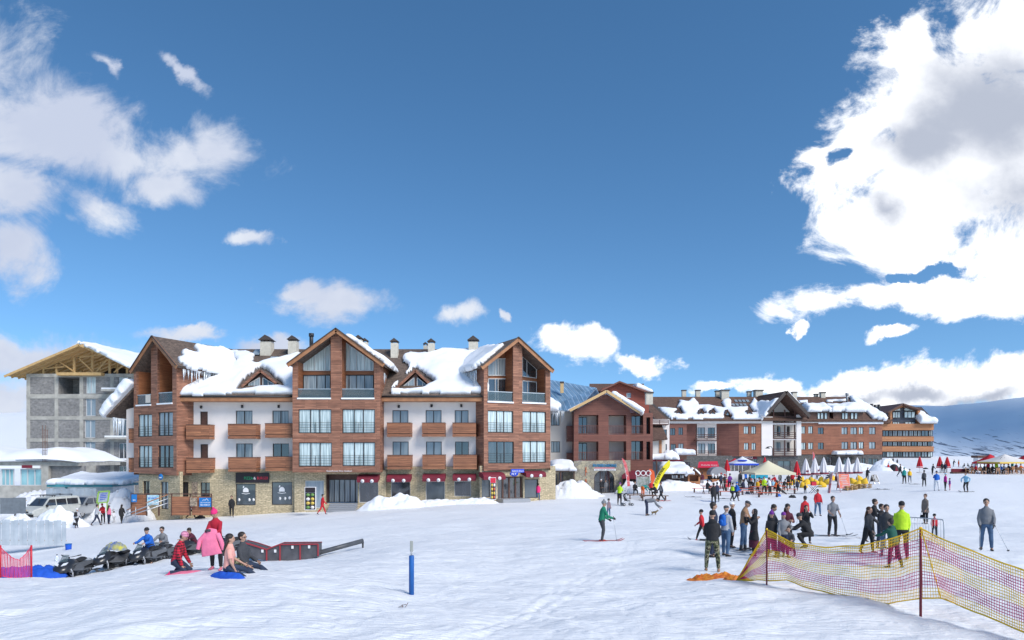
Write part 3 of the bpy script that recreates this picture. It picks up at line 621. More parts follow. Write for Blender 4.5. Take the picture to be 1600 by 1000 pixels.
# --- three timber gable blocks : front wall with windows and open loggias, side walls, loggia interiors
def gable_block(pl, wallpoly, wins, logs, depth, glass_wins, backs):
    mb = MB(); q = [pl.sz(*p) for p in wallpoly]
    holes = [R4(pl.rect(r)) for r in wins]; wall(mb, pl, q, holes+[[pl.sz(*p) for p in l] for l in logs], .22, .3, edges=False)
    # loggia lining: floor, sides and sloped ceiling running back
    lin = MB()
    for l in logs:
        L_ = [pl.sz(*p) for p in l]; ar = sum(L_[i][0]*L_[(i+1)%len(L_)][1]-L_[(i+1)%len(L_)][0]*L_[i][1] for i in range(len(L_)))
        if ar < 0: L_ = L_[::-1]
        n = len(L_); vs = [pl.pt(a, -.221) for a in L_]+[pl.pt(a, -1.6) for a in L_]; lin.add(vs, [(i, i+n, (i+1)%n+n, (i+1)%n)[::-1] for i in range(n)])
        tri = geometry.tessellate_polygon([[Vector((a, b, 0)) for a, b in L_]]); F = []
        for t in tri:
            a, b, c = (L_[i] for i in t); cr = (b[0]-a[0])*(c[1]-a[1])-(b[1]-a[1])*(c[0]-a[0]); F.append(t if cr > 0 else (t[0], t[2], t[1]))
        lin.add([pl.pt(a, -1.6) for a in L_], F)
    lin.build('loggia_lining', M_woodsoft, H)
    # sides and underside of the block
    xs = [a[0] for a in q]; z0 = min(a[1] for a in q); s0, s1 = min(xs), max(xs); ze = sorted(a[1] for a in q)
    zl = [a for a in q if abs(a[0]-s0) < .3]; zr = [a for a in q if abs(a[0]-s1) < .3]
    for s_, sg, zz in ((s0, 1, max(a[1] for a in zl)), (s1, -1, max(a[1] for a in zr))):
        v = [pl.pt((s_, z0)), pl.pt((s_, zz)), pl.pt((s_, zz), -depth), pl.pt((s_, z0), -depth)]
        mb.add(v, [(0,1,2,3) if sg > 0 else (3,2,1,0)])
    mb.add([pl.pt((s0, z0)), pl.pt((s1, z0)), pl.pt((s1, z0), -2.5), pl.pt((s0, z0), -2.5)], [(3,2,1,0)])
    mb.build('timber_wall', M_wood, H)
    for r, g in zip(wins, glass_wins): window(H, pl, r, g, 3, splits=(.36, .64), rail=.42)
    return q
CW = [(466.4,639.4,517.6,677),(534.8,639.4,585.8,677),(466.6,691.5,518.4,729),(535.3,691,586,728.3)]
CL = [[(465,622),(516.8,622),(516.8,524.5),(465,561.5)], [(534,622),(584.6,622),(584.6,563),(534,527)]]
gable_block(pC, [(457,738),(594,738),(594,570),(525,514),(457,570)], CW, CL, 12, [M_curt]*4, None)
LW = [(215.6,648,237.4,682.4),(247,644.5,270,681),(216,696.5,237.6,731),(247,696,271,731)]
LL = [[(213.2,632),(236,632),(236,538),(213.2,577)], [(246,629.5),(269.3,629.5),(269.3,573),(246,538)]]
gable_block(pL, [(209,739),(276,743),(276,572),(241,528),(209,581)], LW, LL, 11, [M_curt, M_curt2, M_curt, M_dglass], None)
RW = [(762.4,641,802,676.5),(816.5,642.4,853,676.5),(762.9,689.6,802.9,724),(816.5,689,853,722.7)]
RL = [[(762,628.5),(801.8,628.5),(801.8,540.5),(762,570)], [(816,630),(852.5,630),(852.5,575.5),(816,540.5)]]
gable_block(pR, [(756,735.5),(860,731.5),(860,579),(809,529),(756,573)], RW, RL, 11, [M_curt, M_curt, M_dglass, M_curt], None)
# loggia glazing and glass parapets
pCb = pC.off(-1.55); pRb = pR.off(-1.55); pLb = pL.off(-1.55)
poly_window(H, pCb, [(474.5,579),(516,579),(516,538),(474.5,564)], M_curt, (.42,.82), M_frameW); poly_window(H, pCb, [(474.5,619),(516,619),(516,586.5),(474.5,586.5)], M_curt2, (.5,.82))
poly_window(H, pCb, [(535,579),(583.5,579),(583.5,566),(535,532)], M_curt, (.22,.45,.72), M_frameW); poly_window(H, pCb, [(535,619),(583.5,619),(583.5,586.5),(535,586.5)], M_curt2, (.22,.45,.72))
poly_window(H, pRb, [(763,586.5),(793,586.5),(793,560),(763,562)], M_curt2, (.35,.5), M_frameW); poly_window(H, pRb, [(763,626),(793,626),(793,592),(763,592)], M_dglass, (.35,.5), M_frameW)
poly_window(H, pRb, [(816.5,588),(838,591),(838,577),(816.5,557)], M_dglass, (.3,), M_frameW); poly_window(H, pRb, [(816.5,626),(838,628),(838,597),(816.5,595)], M_dglass, (.35,), M_frameW)
for pl, rs in ((pC, ((465,607,516.8,622),(534,607,584.6,622))), (pL, ((213.2,617,236,632),(246,613.5,269.3,629.5))), (pR, ((762,610.5,801.8,628.5),(816,612.5,852.5,630)))):
    for r in rs:
        q = pl.rect(r); mb = MB(); pbox(mb, pl, (q[0]+.02, q[1]+.03, q[2]-.02, q[3]-.07), -.12, -.10); g = mb.build('glass_parapet', M_rail, H)
        mb = MB(); pbox(mb, pl, (q[0]+.01, q[3]-.07, q[2]-.01, q[3]), -.15, -.07); mb.build('handrail', M_steel, g)
        mb = MB(); pbox(mb, pl, (q[0]-.03, q[1]-.10, q[2]+.03, q[1]+.03), -.2, .08); mb.build('snow_on_sill', M_rsnow, H)
mb = MB(); pbox(mb, pL, pL.rect((226.5,617,234,629)), -.09, -.05); mb.build('towel_on_parapet', M_cream, H)
# --- roofs
RY, RZ, EY, EZ = 68.2, Z(545.5, 68.2), 60.35, Z(618, 60.35)
mb = MB(); x0, x1 = -29.8, -2.2
slab(mb, [(x0, EY, EZ), (x1, EY, EZ), (x1, RY, RZ), (x0, RY, RZ)], .22); slab(mb, [(x1, 76, EZ), (x0, 76, EZ), (x0, RY+.003, RZ), (x1, RY+.003, RZ)], .22)
main_roof = mb.build('shingle_roof', M_shing, H)
sl_v = Vector((0, RY-EY, RZ-EZ))
for (a, b) in ((px3(278,0,EY).x, px3(457.5,0,59.75).x), (px3(594.5,0,59.75).x, px3(756,0,60.2).x)):
    mb = MB(); mb.box(((a+b)/2, EY+.06, EZ-.33), (b-a, .16, .36)); mb.box(((a+b)/2, EY+.75, EZ-.47), (b-a, 1.2, .06)); mb.build('eaves_board', M_fascia, H)
    mb = MB(); mb.tube([(a, EY-.06, EZ-.10), (b, EY-.06, EZ-.10)], .075, n=8); mb.build('gutter', M_dark, H)
def gable_roof(pl, el, ap, er, over, depth, th=.22):
    """two slopes from eave-left / apex / eave-right (photo pixels on the front edge plane), running back"""
    P = pl.off(over); e0, a0, e1 = P.sz(*el), P.sz(*ap), P.sz(*er); mb = MB()
    A = [P.pt(q) for q in (e0, a0, e1)]; B = [p-pl.n*depth for p in A]
    slab(mb, [A[0], A[1], B[1], B[0]], th); slab(mb, [A[1], A[2], B[2], B[1]], th); mb.build('gable_roof', M_shing, H)
    mb = MB()
    for i in (0, 1): mb.bar(A[i]+pl.n*.04-Vector((0,0,.17)), A[i+1]+pl.n*.04-Vector((0,0,.17)), .05, .36)
    mb.build('barge_board', M_fascia, H)
    mb = MB()
    for i in (0, 1): mb.bar(A[i]+pl.n*.07+Vector((0,0,.02)), A[i+1]+pl.n*.07+Vector((0,0,.02)), .16, .07)
    mb.build('roof_edge_flashing', M_cap, H)
    return A, B
CA, CB = gable_roof(pC, (449,568), (525,513), (600,568), .55, 13)
LA, LB = gable_roof(pL, (203.5,579), (238.5,525), (276.5,571), .4, 14)
RA, RB = gable_roof(pR, (752.5,572), (809.5,527), (864.5,578), .4, 14)
# wing behind the left gable
pV = Plane(0, 64.3); mb = MB(); wall(mb, pV, [pV.sz(197.5, 737), pV.sz(212, 737), pV.sz(212, 636), pV.sz(197.5, 640)], [], .2)
a = pV.P(197.5, 737); b = pV.P(197.5, 640); mb.add([a, b, b+Vector((1.5, 8, 0)), a+Vector((1.5, 8, 0))], [(3,2,1,0)[::-1]]); mb.build('plaster_wall', M_plast, H)
for r in ((201,670,210,692),(201,716,210,738)): balcony(H, pV, r, .8)
ea = px3(165, 650, 63.2); eb = px3(209, 604, 63.2); dv = Vector((1.5, 9, 0)); mb = MB(); slab(mb, [ea, eb, eb+dv, ea+dv], .2); mb.build('shingle_roof', M_shing, H)
# a small canopy roof below it
# --- snow on the roofs
dorm = [(372,611),(378,600),(408,572),(440,598),(444,606)]; dorm2 = [(608,612),(616,606),(649,573),(678,600),(660,610)]
o0 = (0, EY, EZ)
snow_patch(H, o0, (1,0,0), sl_v, [(279,619),(281,609),(300,596),(335,590),(352,583),(368,566),(366,553),(384,551),(401,556),(395,569),(404,573),(420,566),(440,561),(470,552),(470,617),(380,616),(300,619)], .5, [dorm], seed=2)
snow_patch(H, o0, (1,0,0), sl_v, [(609,616),(613,606),(640,577),(628,560),(640,553),(668,557),(690,549),(746,546),(752,566),(764,590),(764,615),(690,616)], .5, [dorm2], seed=7)
snow_patch(H, CA[1], CB[1]-CA[1], CA[2]-CA[1], [(2.2,.2),(9,.0),(12,1.2),(12,3.4),(4.5,5.7),(1.7,5.3),(1.5,3.5)], .42, seed=11, px=False)
snow_patch(H, CA[1], CB[1]-CA[1], CA[0]-CA[1], [(3,1.0),(12,.5),(12,3.4),(4.5,5.6),(1.2,5.3),(.8,3.0)], .45, seed=13, px=False)
snow_patch(H, LA[1], LB[1]-LA[1], LA[2]-LA[1], [(.35,3.6),(1.8,1.8),(3.2,2.0),(3.8,.6),(12,.35),(12,3.6),(7.6,4.75),(.9,4.75)], .5, seed=17, px=False, wob=.5)
snow_patch(H, RA[1], RB[1]-RA[1], RA[0]-RA[1], [(.55,4.2),(.9,2.2),(1.4,.9),(4.2,.3),(12,.3),(12,4),(6.6,4.95),(1.0,4.85)], .4, seed=19, px=False, wob=.5)
snow_patch(H, ea, dv, eb-ea, [(-.4,-.25),(9,-.3),(9,4.2),(-.4,4.2)], .95, seed=23, px=False)
vL = LA[2]-Vector((0,0,.25)); bk = vdir(LA[2], LB[2]); icicles(H, vL+bk*.6, vL+bk*5.2, 46, .25, 1.35, 3)
vR = RA[0]-Vector((0,0,.25)); bk = vdir(RA[0], RB[0]); icicles(H, vR+bk*1.0, vR+bk*5.0, 34, .3, 1.7, 4)
icicles(H, px3(176,652,63), px3(196,655,63), 12, .3, 1.9, 5); icicles(H, px3(599,582,61), px3(603,586,62.5), 6, .3, 1.3, 6)
# --- dormers
for (el, ap, er, dfr) in (((380,603),(408.6,578),(434,598),61.9), ((616,609),(649.6,578),(671.5,598),61.9)):
    P = Plane(0, dfr); e0, a0, e1 = P.sz(*el), P.sz(*ap), P.sz(*er); zb = min(e0[1], e1[1])-.15; mb = MB()
    q = [(e0[0]+.35, zb), (e1[0]-.3, zb), (a0[0]+.02, a0[1]-.28)]; base = [(q[0][0], zb), (q[1][0], zb), (a0[0]+.02, a0[1]-.3)]
    mb.prism([P.pt(p) for p in base], (0, 1.2, 0)); dm = mb.build('dormer', M_trim, H)
    mb = MB(); A = [P.pt(p, .3) for p in (e0, a0, e1)]; B = [p+Vector((0, 3.4, 0)) for p in A]; slab(mb, [A[0], A[1], B[1], B[0]], .12); slab(mb, [A[1], A[2], B[2], B[1]], .12); mb.build('dormer_roof', M_shing, dm)
    mb = MB()
    for i in (0, 1): mb.bar(A[i]-Vector((0,.03,.1)), A[i+1]-Vector((0,.03,.1)), .05, .22)
    mb.build('barge_board', M_wood, dm)
    w = e1[0]-e0[0]
    for sg in (-1, 1):
        c = a0[0]; zt = a0[1]-.45; sx = lambda k: c+sg*k
        pts = [(sx(.14), zb+.1), (sx(w*.36), zb+.1), (sx(w*.36), zb+.1+(zt-zb)*.22), (sx(.14), zt-.25)]; mb = MB()
        for i in range(4): mb.bar(P.pt(pts[i], .05), P.pt(pts[(i+1)%4], .05), .05, .06)
        mb.bar(P.pt((sx(w*.2), zb+.1), .05), P.pt((sx(w*.2), zb+(zt-zb)*.55), .05), .05, .05); ww = mb.build('dormer_window', M_frameW, dm)
        g = MB(); g.add([P.pt(p, .02) for p in (pts if sg > 0 else pts[::-1])], [(0,1,2,3)]); g.build('pane', M_curt2 if sg < 0 else M_dglass, ww)
for c in ((408,427,530,553,67.5),(451,466,530,548,67),(555,567,529,541,68),(566,575.5,533,543,68.6),(610.5,623,532,553.5,66.9),(661.5,668.5,538,548,69),(668.5,680,532,554,66.9),(731.5,748,531,549,67.5)): chimney(H, *c)
mb = MB(); p = px3(486.5, 545, 65); t = px3(486.5, 521, 65); mb.tube([p, t], .19, n=10); mb.tube([t-Vector((0,0,.3)), t], .25, n=10); mb.build('flue_pipe', M_dark, H)
for (x, y) in ((427,563),(637,563),(402,552)):       # roof lights lying in the slope
    P0 = Vector(o0); n = Vector((1,0,0)).cross(sl_v).normalized(); r = Vector(((x-CX)/FPX, 1, -(y-HY)/FPX)); c = Vector((0,0,CZ)); q = c+r*((P0-c).dot(n)/r.dot(n)); vv = sl_v.normalized()
    mb = MB(); M = Matrix((Vector((1,0,0)), vv, n)).transposed().to_4x4(); mb.box(q+n*.06, (.85, 1.3, .12), 0, M=M); w = mb.build('roof_window', M_frame, H); mb = MB(); mb.box(q+n*.13, (.7, 1.14, .02), M=M); mb.build('pane', M_curt3, w)
# --- ground floor in tan stone with shop windows, awnings and signs
gW = Plane(0, 61.35); gC = Plane(0, 60.9); gL = pL.off(-.2); gR = pR.off(-.25)
mb = MB()
gwin = [(281,753,294.4,776),(313,753.6,328,778),(368.5,756,399.4,789.5),(424.5,753,456.6,789)]
wall(mb, gW, [gW.sz(278, 812), gW.sz(462, 812), gW.sz(462, 733), gW.sz(278, 733)], [R4(gW.rect(r)) for r in gwin], .3, .3)
gw2 = [(476.5,751,506,794),(561,752.5,591,785.5)]; door = (508.6,741,559,786.5)
wall(mb, gC, [gC.sz(460, 815), gC.sz(603, 815), gC.sz(603, 735), gC.sz(460, 735)], [R4(gC.rect(r)) for r in gw2+[door]], .3, .3)
gw3 = [(611,752.5,641,781.5),(665.2,752,695,781.5),(710,751.5,736,775.5)]
wall(mb, gW, [gW.sz(601, 815), gW.sz(751, 815), gW.sz(751, 729), gW.sz(601, 729)], [R4(gW.rect(r)) for r in gw3], .3, .3)
gwl = [(223,751.5,233.8,777),(250.5,752.5,263,796)]
wall(mb, gL, [gL.sz(217, 815), gL.sz(281, 815), gL.sz(281, 737), gL.sz(217, 737)], [R4(gL.rect(r)) for r in gwl], .3, .3)
gwr = [(752.6,749,766,777),(777.6,745,817.6,779.5),(819.5,749,841,778)]
wall(mb, gR, [gR.sz(750.5, 810), gR.sz(868, 806), gR.sz(868, 728), gR.sz(750.5, 728)], [R4(gR.rect(r)) for r in gwr], .3, .3)
mb.build('stone_wall', M_stone, H)
for r in gwin[:2]: window(H, gW, r, M_dglass, 2, rec=.2)
for r in gwin[2:]: window(H, gW, r, M_shopgl, 1, rec=.12, name='shop_window')
for r in gw2: window(H, gC, r, M_curt3 if r[0] < 500 else M_dglass, 1, rec=.15, name='shop_window', frame=M_frameW)
for i, r in enumerate(gw3): window(H, gW, r, [M_dglass, M_shopgl, M_dglass][i], 1, rec=.15, name='shop_window', frame=M_frameW)
window(H, gL, gwl[0], M_dglass, 2, rec=.2); window(H, gL, gwl[1], M_curt2, 2, rec=.2, name='entrance_door')
window(H, gR, gwr[0], M_shopgl, 1, rec=.15, name='shop_window'); window(H, gR, gwr[2], M_shopgl, 1, rec=.15, name='shop_window')
# recessed main entrance
r = gC.rect(door); mb = MB(); B_ = gC.off(-1.2)
mb.add([gC.pt((r[0], r[1]), -.3), gC.pt((r[0], r[3]), -.3), gC.pt((r[0], r[3]), -1.3), gC.pt((r[0], r[1]), -1.3)], [(0,1,2,3)]); mb.add([gC.pt((r[2], r[1]), -.3), gC.pt((r[2], r[3]), -.3), gC.pt((r[2], r[3]), -1.3), gC.pt((r[2], r[1]), -1.3)], [(3,2,1,0)])
mb.add([gC.pt((r[0], r[3]), -.3), gC.pt((r[2], r[3]), -.3), gC.pt((r[2], r[3]), -1.3), gC.pt((r[0], r[3]), -1.3)], [(0,1,2,3)]); mb.build('entrance_recess', M_trim, H)
window(H, gC, (r[0], r[1], r[2], r[3]-.5), M_curt2, 6, rec=1.2, px=False, name='entrance_door'); mb = MB(); pbox(mb, gC, (r[0], r[3]-.5, r[2], r[3]), -1.2, -1.1); mb.build('entrance_lintel', M_trim, H)
for i in range(5):
    mb = MB(); s0 = gC.sz(516, 790)[0]; s1 = gC.sz(559, 790)[0]; zt = r[1]-i*.17; pbox(mb, gC, (s0, zt-.17, s1+.0, zt-.005), -.2, .15+.3*i); mb.build('entrance_step', M_grey, H)
window(H, gR, gwr[1], M_dglass, 4, rec=.35, fw=.13, frame=M_trim, name='entrance_door')
mb = MB(); q = gR.rect((776,779,818,784)); pbox(mb, gR, q, -.1, 1.3); mb.build('entrance_step', M_grey, H)
def awning(pl, r, out=1.0):
    s0, z0, s1, z1 = pl.off(out*.5).rect(r); mb = MB(); k = 5; prof = [(0, z1)]+[(out*math.sin(R(90)*i/k), z0+.28+(z1-z0-.28)*math.cos(R(90)*i/k)) for i in range(1, k+1)]+[(out, z0)]
    for i in range(len(prof)-1):
        (a, za), (b, zb) = prof[i], prof[i+1]; mb.add([pl.pt((s0, za), a+.01), pl.pt((s0, zb), b+.01), pl.pt((s1, zb), b+.01), pl.pt((s1, za), a+.01)], [(0,1,2,3)])
    for s_, f in ((s0, 1), (s1, -1)):
        v = [pl.pt((s_, z), a+.01) for a, z in prof]+[pl.pt((s_, z0+.28), .01)]; n = len(v); mb.add(v, [tuple(range(n))[::f]])
    a = mb.build('awning', M_maroon, H); c = MB()
    for f in (.27, .72):
        p = pl.pt((s0+(s1-s0)*f, z0+.12), out+.02); c.tube([p, p+pl.n*.015], .16, n=16, ref=pl.d)
    c.build('round_emblem', M_white, a); c = MB()
    for f in (.27, .72):
        p = pl.pt((s0+(s1-s0)*f, z0+.12), out+.036); c.bar(p-pl.d*.07+Vector((0,0,.05)), p+Vector((0,0,-.06)), .008, .03, up=pl.n); c.bar(p+pl.d*.07+Vector((0,0,.05)), p+Vector((0,0,-.06)), .008, .03, up=pl.n)
    c.build('emblem_mark', M_void, a); return a
for pl, r in ((gC,(559.5,741,592,753.5)),(gW,(605.5,741,642.5,752.8)),(gW,(661,740,696,752)),(gW,(708,740,744,751)),(gR,(752,738,786,749)),(gR,(818,736,849,745))): awning(pl, r)
# writing and signs
M_green = mat('sign_green', (.02, .42, .16), .5); M_signred = mat('sign_red', (.62, .02, .05), .5); M_signblue = mat('sign_blue', (.01, .17, .48), .5); M_night = mat('sign_black', (.02, .012, .016), .5)
M_hotblue = mat('sign_deep_blue', (.01, .06, .55), .5); M_paper = mat('printed_paper', (.55, .42, .30), .6, col2=(.06, .05, .04), vscale=9)
sg = MB(); q = gW.rect((369,738.5,421,754.3)); pbox(sg, gW, q, .0, .12); s = sg.build('shop_sign', M_night, H); z = q[1]+.3
text_mesh('PIZZA', .36, M_green, gW, (q[0]+.75, z), .13, parent=s, width=.78); text_mesh('&', .34, M_white, gW, (q[0]+1.6, z), .13, parent=s); text_mesh('BURGER', .36, M_signred, gW, (q[0]+1.92, z), .13, parent=s, width=.98)
def hut_logo(par, c, k):
    mb = MB(); P = lambda a, b: gW.pt((c[0]+a*k, c[1]+b*k), -.085); n = gW.n*.006
    mb.prism([P(-.5,-.3), P(.5,-.3), P(.5,.15), P(.3,.42), P(0,.55), P(-.3,.42), P(-.5,.15)], n); mb.prism([P(-.55,.42), P(-.28,.5), P(-.3,.85), P(-.5,.8)], n)
    mb.prism([P(-.75,-.55), P(0,-.68), P(.75,-.55), P(.75,-.47), P(0,-.58), P(-.75,-.47)], n); mb.build('shop_emblem', M_white, par)
for (x, y) in ((383.5, 766.5), (440, 765.5)): hut_logo(H, gW.sz(x, y), .5)
for x, y in ((373,781),(389,781),(395.5,781),(437,779),(445,779),(452,778)):
    c = gW.P(x, y); mb = MB(); mb.tube([c+gW.n*-.085, c+gW.n*-.08], (.11, .15), n=10, ref=gW.d); mb.build('window_sticker', M_white, H)
text_mesh('Guesthouse New Gudauri', .20, mat('sign_white', (.85,.82,.8), .5), pC, pC.sz(510, 737), .03, parent=H, width=gC.sz(549, 737)[0]-gC.sz(510, 737)[0])
q = gL.rect((254,742,259,749)); c = pL.P(256.5, 745); mb = MB(); mb.tube([c+pL.n*.3, c+pL.n*.36], .27, n=20, ref=pL.d); s = mb.build('round_sign', M_signblue, H); mb = MB(); p = c+pL.n*.37; mb.bar(p-pL.d*.16-Vector((0,0,.06)), p+pL.d*.16-Vector((0,0,.06)), .01, .09); mb.build('sign_mark', M_white, s)
mb = MB(); q = gW.rect((300,753,309,775)); pbox(mb, gW, q, 0, .05); mb.build('food_poster', M_paper, H)
mb = MB(); c = gR.off(1.0); q = c.rect((799,733,819,738.3)); pbox(mb, gR, q, .9, 1.0); s = mb.build('hanging_sign', M_hotblue, H); text_mesh('MARCO POLO', .22, M_white, c, (q[0]+.05, q[1]+.05), .01, parent=s, width=(q[2]-q[0])*.9)
mb = MB(); k = c.sz(803.5, 740.5); p = c.pt(k); mb.tube([p-c.n*.08, p], (.42, .22), n=18, ref=c.d); s = mb.build('hanging_sign', M_hotblue, H); text_mesh('N.Y', .30, M_white, c, (k[0]-.28, k[1]-.1), .01, parent=s)
# terrace fence and ramp at the left end
T = thing('terrace_fence', 'brown boarded terrace fence in front of the ground floor, left end of the hotel', 'fence', gp(270, 806, 59)); fy = Plane(0, 58.8)
for (a, b) in ((205,229),(268,296),(300,330)):
    z1 = 773 if a < 250 else 776; mb = MB(); pbox(mb, fy, fy.rect((a, z1, b, 805)), -.06, 0); mb.build('fence_panel', M_balc, T)
for x in (205,229,248,268,297,330): mb = MB(); pbox(mb, fy, fy.rect((x-.8, 771, x+.8, 806)), -.08, .02); mb.build('fence_post', M_trim, T)
mb = MB(); pbox(mb, fy, fy.rect((205,771.2,330,772.6)), -.1, .04); mb.build('handrail', M_trim, T)
def banner(px0, y0, px1, y1, d, label, m, txt=(), cat='banner', mark=None, group=None):
    P = Plane(0, d); q = P.rect((px0, y0, px1, y1)); b = thing('banner', label, cat, P.pt((q[0], q[1])), group=group); mb = MB(); pbox(mb, P, q, 0, .03); mb.build('board', m, b)
    for (body, fx, fz, sz, mm, w) in txt: text_mesh(body, sz, mm, P, (q[0]+(q[2]-q[0])*fx, q[1]+(q[3]-q[1])*fz), .035, parent=b, width=(q[2]-q[0])*w if w else None)
    if mark: mark(P, q, b)
    return b
def peaks(P, q, b):
    w = q[2]-q[0]; h = q[3]-q[1]; mb = MB(); pts = [(.25,.66),(.4,.8),(.5,.7),(.62,.9),(.78,.66)]
    for i in range(4): mb.bar(P.pt((q[0]+w*pts[i][0], q[1]+h*pts[i][1]), .035), P.pt((q[0]+w*pts[i+1][0], q[1]+h*pts[i+1][1]), .035), .01, .03)
    mb.build('mountain_mark', M_white, b)
banner(311.5, 777.6, 330, 792, 58.6, 'blue ski hire banner with white mountain outline on the terrace fence', M_signblue, [('GEO MOUNTAIN', .08, .42, .13, M_white, .84), ('SKI FIRST', .08, .12, .22, M_white, .84)], mark=peaks)
banner(230, 773.5, 248.5, 789, 58.6, 'white and teal ski school banner behind the ramp rail', mat('banner_print', (.75,.8,.85), .6, col2=(.12,.45,.55), vscale=5), [('SKI SCHOOL', .08, .62, .2, M_hotblue, .8)])
banner(205.5, 772.5, 214, 784.5, 58.55, 'small blue ski lift sign at the left end of the terrace', M_signblue, [('SKI', .25, .15, .2, M_white, .5)], cat='sign')
banner(297, 777.5, 308, 791, 58.55, 'black and white framed poster left of the blue hire banner', M_paper, cat='poster')
rp = thing('ramp_handrail', 'grey metal handrail of the sloping entrance ramp', 'handrail', gp(215, 806, 57.5))
for i, (x0_, y0_, x1_, y1_) in enumerate(((198,797,262,773),(198,803,262,779),(196,808,262,786))):
    mb = MB(); mb.tube([px3(x0_, y0_, 57.4), px3(x1_, y1_, 58.3)], .045, n=6); mb.build('rail', M_fascia if i == 0 else M_steel, rp)
for x, y in ((198,797),(212,792),(230,785)): mb = MB(); mb.tube([px3(x, y, 57.5), px3(x, y+15, 57.5)], .03, n=6); mb.build('rail_post', M_steel, rp)
# food poster stands
def totem(px0, y0, px1, y1, d, label, top):
    P = Plane(0, d, 1, .12); q = P.rect((px0, y0, px1, y1)); t = thing('poster_stand', label, 'poster stand', P.pt((q[0], q[1])))
    mb = MB(); pbox(mb, P, q, -.25, 0); mb.build('stand', M_white, t); w = q[2]-q[0]; h = q[3]-q[1]
    mb = MB(); pbox(mb, P, (q[0]+.05*w, q[3]-.24*h, q[2]-.05*w, q[3]-.02*h), 0, .02); mb.build('poster_header', top, t)
    rr = random.Random(int(px0)); cols = [mat('food_%d'%i, c, .6) for i, c in enumerate(((.75,.62,.4),(.55,.12,.05),(.7,.5,.1),(.15,.3,.08),(.8,.75,.7)))]
    mb = MB(); pbox(mb, P, (q[0]+.05*w, q[1]+.03*h, q[2]-.05*w, q[3]-.25*h), 0, .02); mb.build('poster_panel', M_night, t)
    for i in range(4):
        for j in range(2):
            c = P.pt((q[0]+w*(.3+.4*j), q[1]+h*(.12+.18*i)), .02); mb = MB(); mb.tube([c, c+P.n*.02], (w*.17, h*.07), n=12, ref=P.d); mb.build('dish_picture', cols[rr.randrange(5)], t)
totem(476, 761, 493.5, 797, 58.9, 'tall food menu stand beside the glass hotel entrance', M_night); totem(766, 746, 775, 781, 58.6, 'slim red topped menu stand near the right hotel entrance', M_signred)
# ================================================================ the unfinished concrete block (far left)
A = thing('unfinished_building', 'unfinished grey block building with bare concrete frame and open timber roof', 'building', (-58, 95, -3))
pA = Plane(0, 94); mb = MB()
aw = [(134,588,149.5,615),(133.5,623,149.5,650),(132,656,149,684),(132,690,149,718),(134,730,149,749)]
aw2 = [(185,588,200,611),(183,655,197,683),(185,692,200,718),(185,728,200,753)]
hole = (92,589.5,124,615.5)
wall(mb, pA, [pA.sz(42, 790), pA.sz(250, 790), pA.sz(250, 584), pA.sz(42, 584)], [R4(pA.rect(r)) for r in aw+aw2+[hole]], .3, .3)
q = pA.sz(42, 790); t = pA.sz(42, 584); mb.add([pA.pt(q), pA.pt(t), pA.pt(t, -16), pA.pt(q, -16)], [(0,1,2,3)]); mb.build('block_wall', M_block, A)
for y0, y1 in ((584,589.2),(616,622.8),(650.3,656),(685,690.5),(720,727)):
    mb = MB(); r = pA.rect((41.5, y0, 250, y1)); pbox(mb, pA, r, -.1, .06); mb.build('concrete_beam', M_conc, A)
for x in (41.6, 85.5, 124.5, 172.5, 205): mb = MB(); r = pA.rect((x, 589.2, x+5.6, 790)); pbox(mb, pA, r, -.1, .035); mb.build('concrete_column', M_conc, A)
for r in aw: window(A, pA, r, M_curt if r[1] < 600 else M_curt3, 2, frame=M_frameW, rec=.2, fw=.09)
for r in aw2: window(A, pA, r, M_curt if r[1] < 600 else M_dglass, 2, frame=M_frameW, rec=.2, fw=.09)
r = pA.rect(hole); mb = MB(); mb.add([pA.pt((a, b), -3) for a, b in R4(r)], [(0,1,2,3)])
s0, z0, s1, z1 = r; V = lambda a, b, o: pA.pt((a, b), o)
mb.add([V(s0,z0,-.3), V(s0,z1,-.3), V(s0,z1,-3), V(s0,z0,-3), V(s1,z0,-.3), V(s1,z1,-.3), V(s1,z1,-3), V(s1,z0,-3)], [(0,1,2,3),(7,6,5,4),(0,3,7,4),(1,5,6,2)]); mb.build('open_room', M_block, A)
mb = MB(); r = pA.rect((95,583,164,587.5)); pbox(mb, pA, r, .06, .9); mb.build('plank_platform', M_timber, A)
mb = MB(); r = pA.rect((85,726,150,768)); pbox(mb, pA, (r[0], r[1], r[2], r[3]), 0.04, .1); mb.build('stained_panel', M_conc, A)
for (x0, x1, y) in ((172,204,685),(167,204,611),(165,206,720)):
    mb = MB(); r = pA.rect((x0, y-1.5, x1, y+1.5)); pbox(mb, pA, r, .05, 1.4); b = mb.build('balcony_slab', M_conc, A); mb = MB(); pbox(mb, pA, (r[0], r[3]+.003, r[2], r[3]+.22), .1, 1.3); mb.build('snow_on_slab', M_rsnow, b)
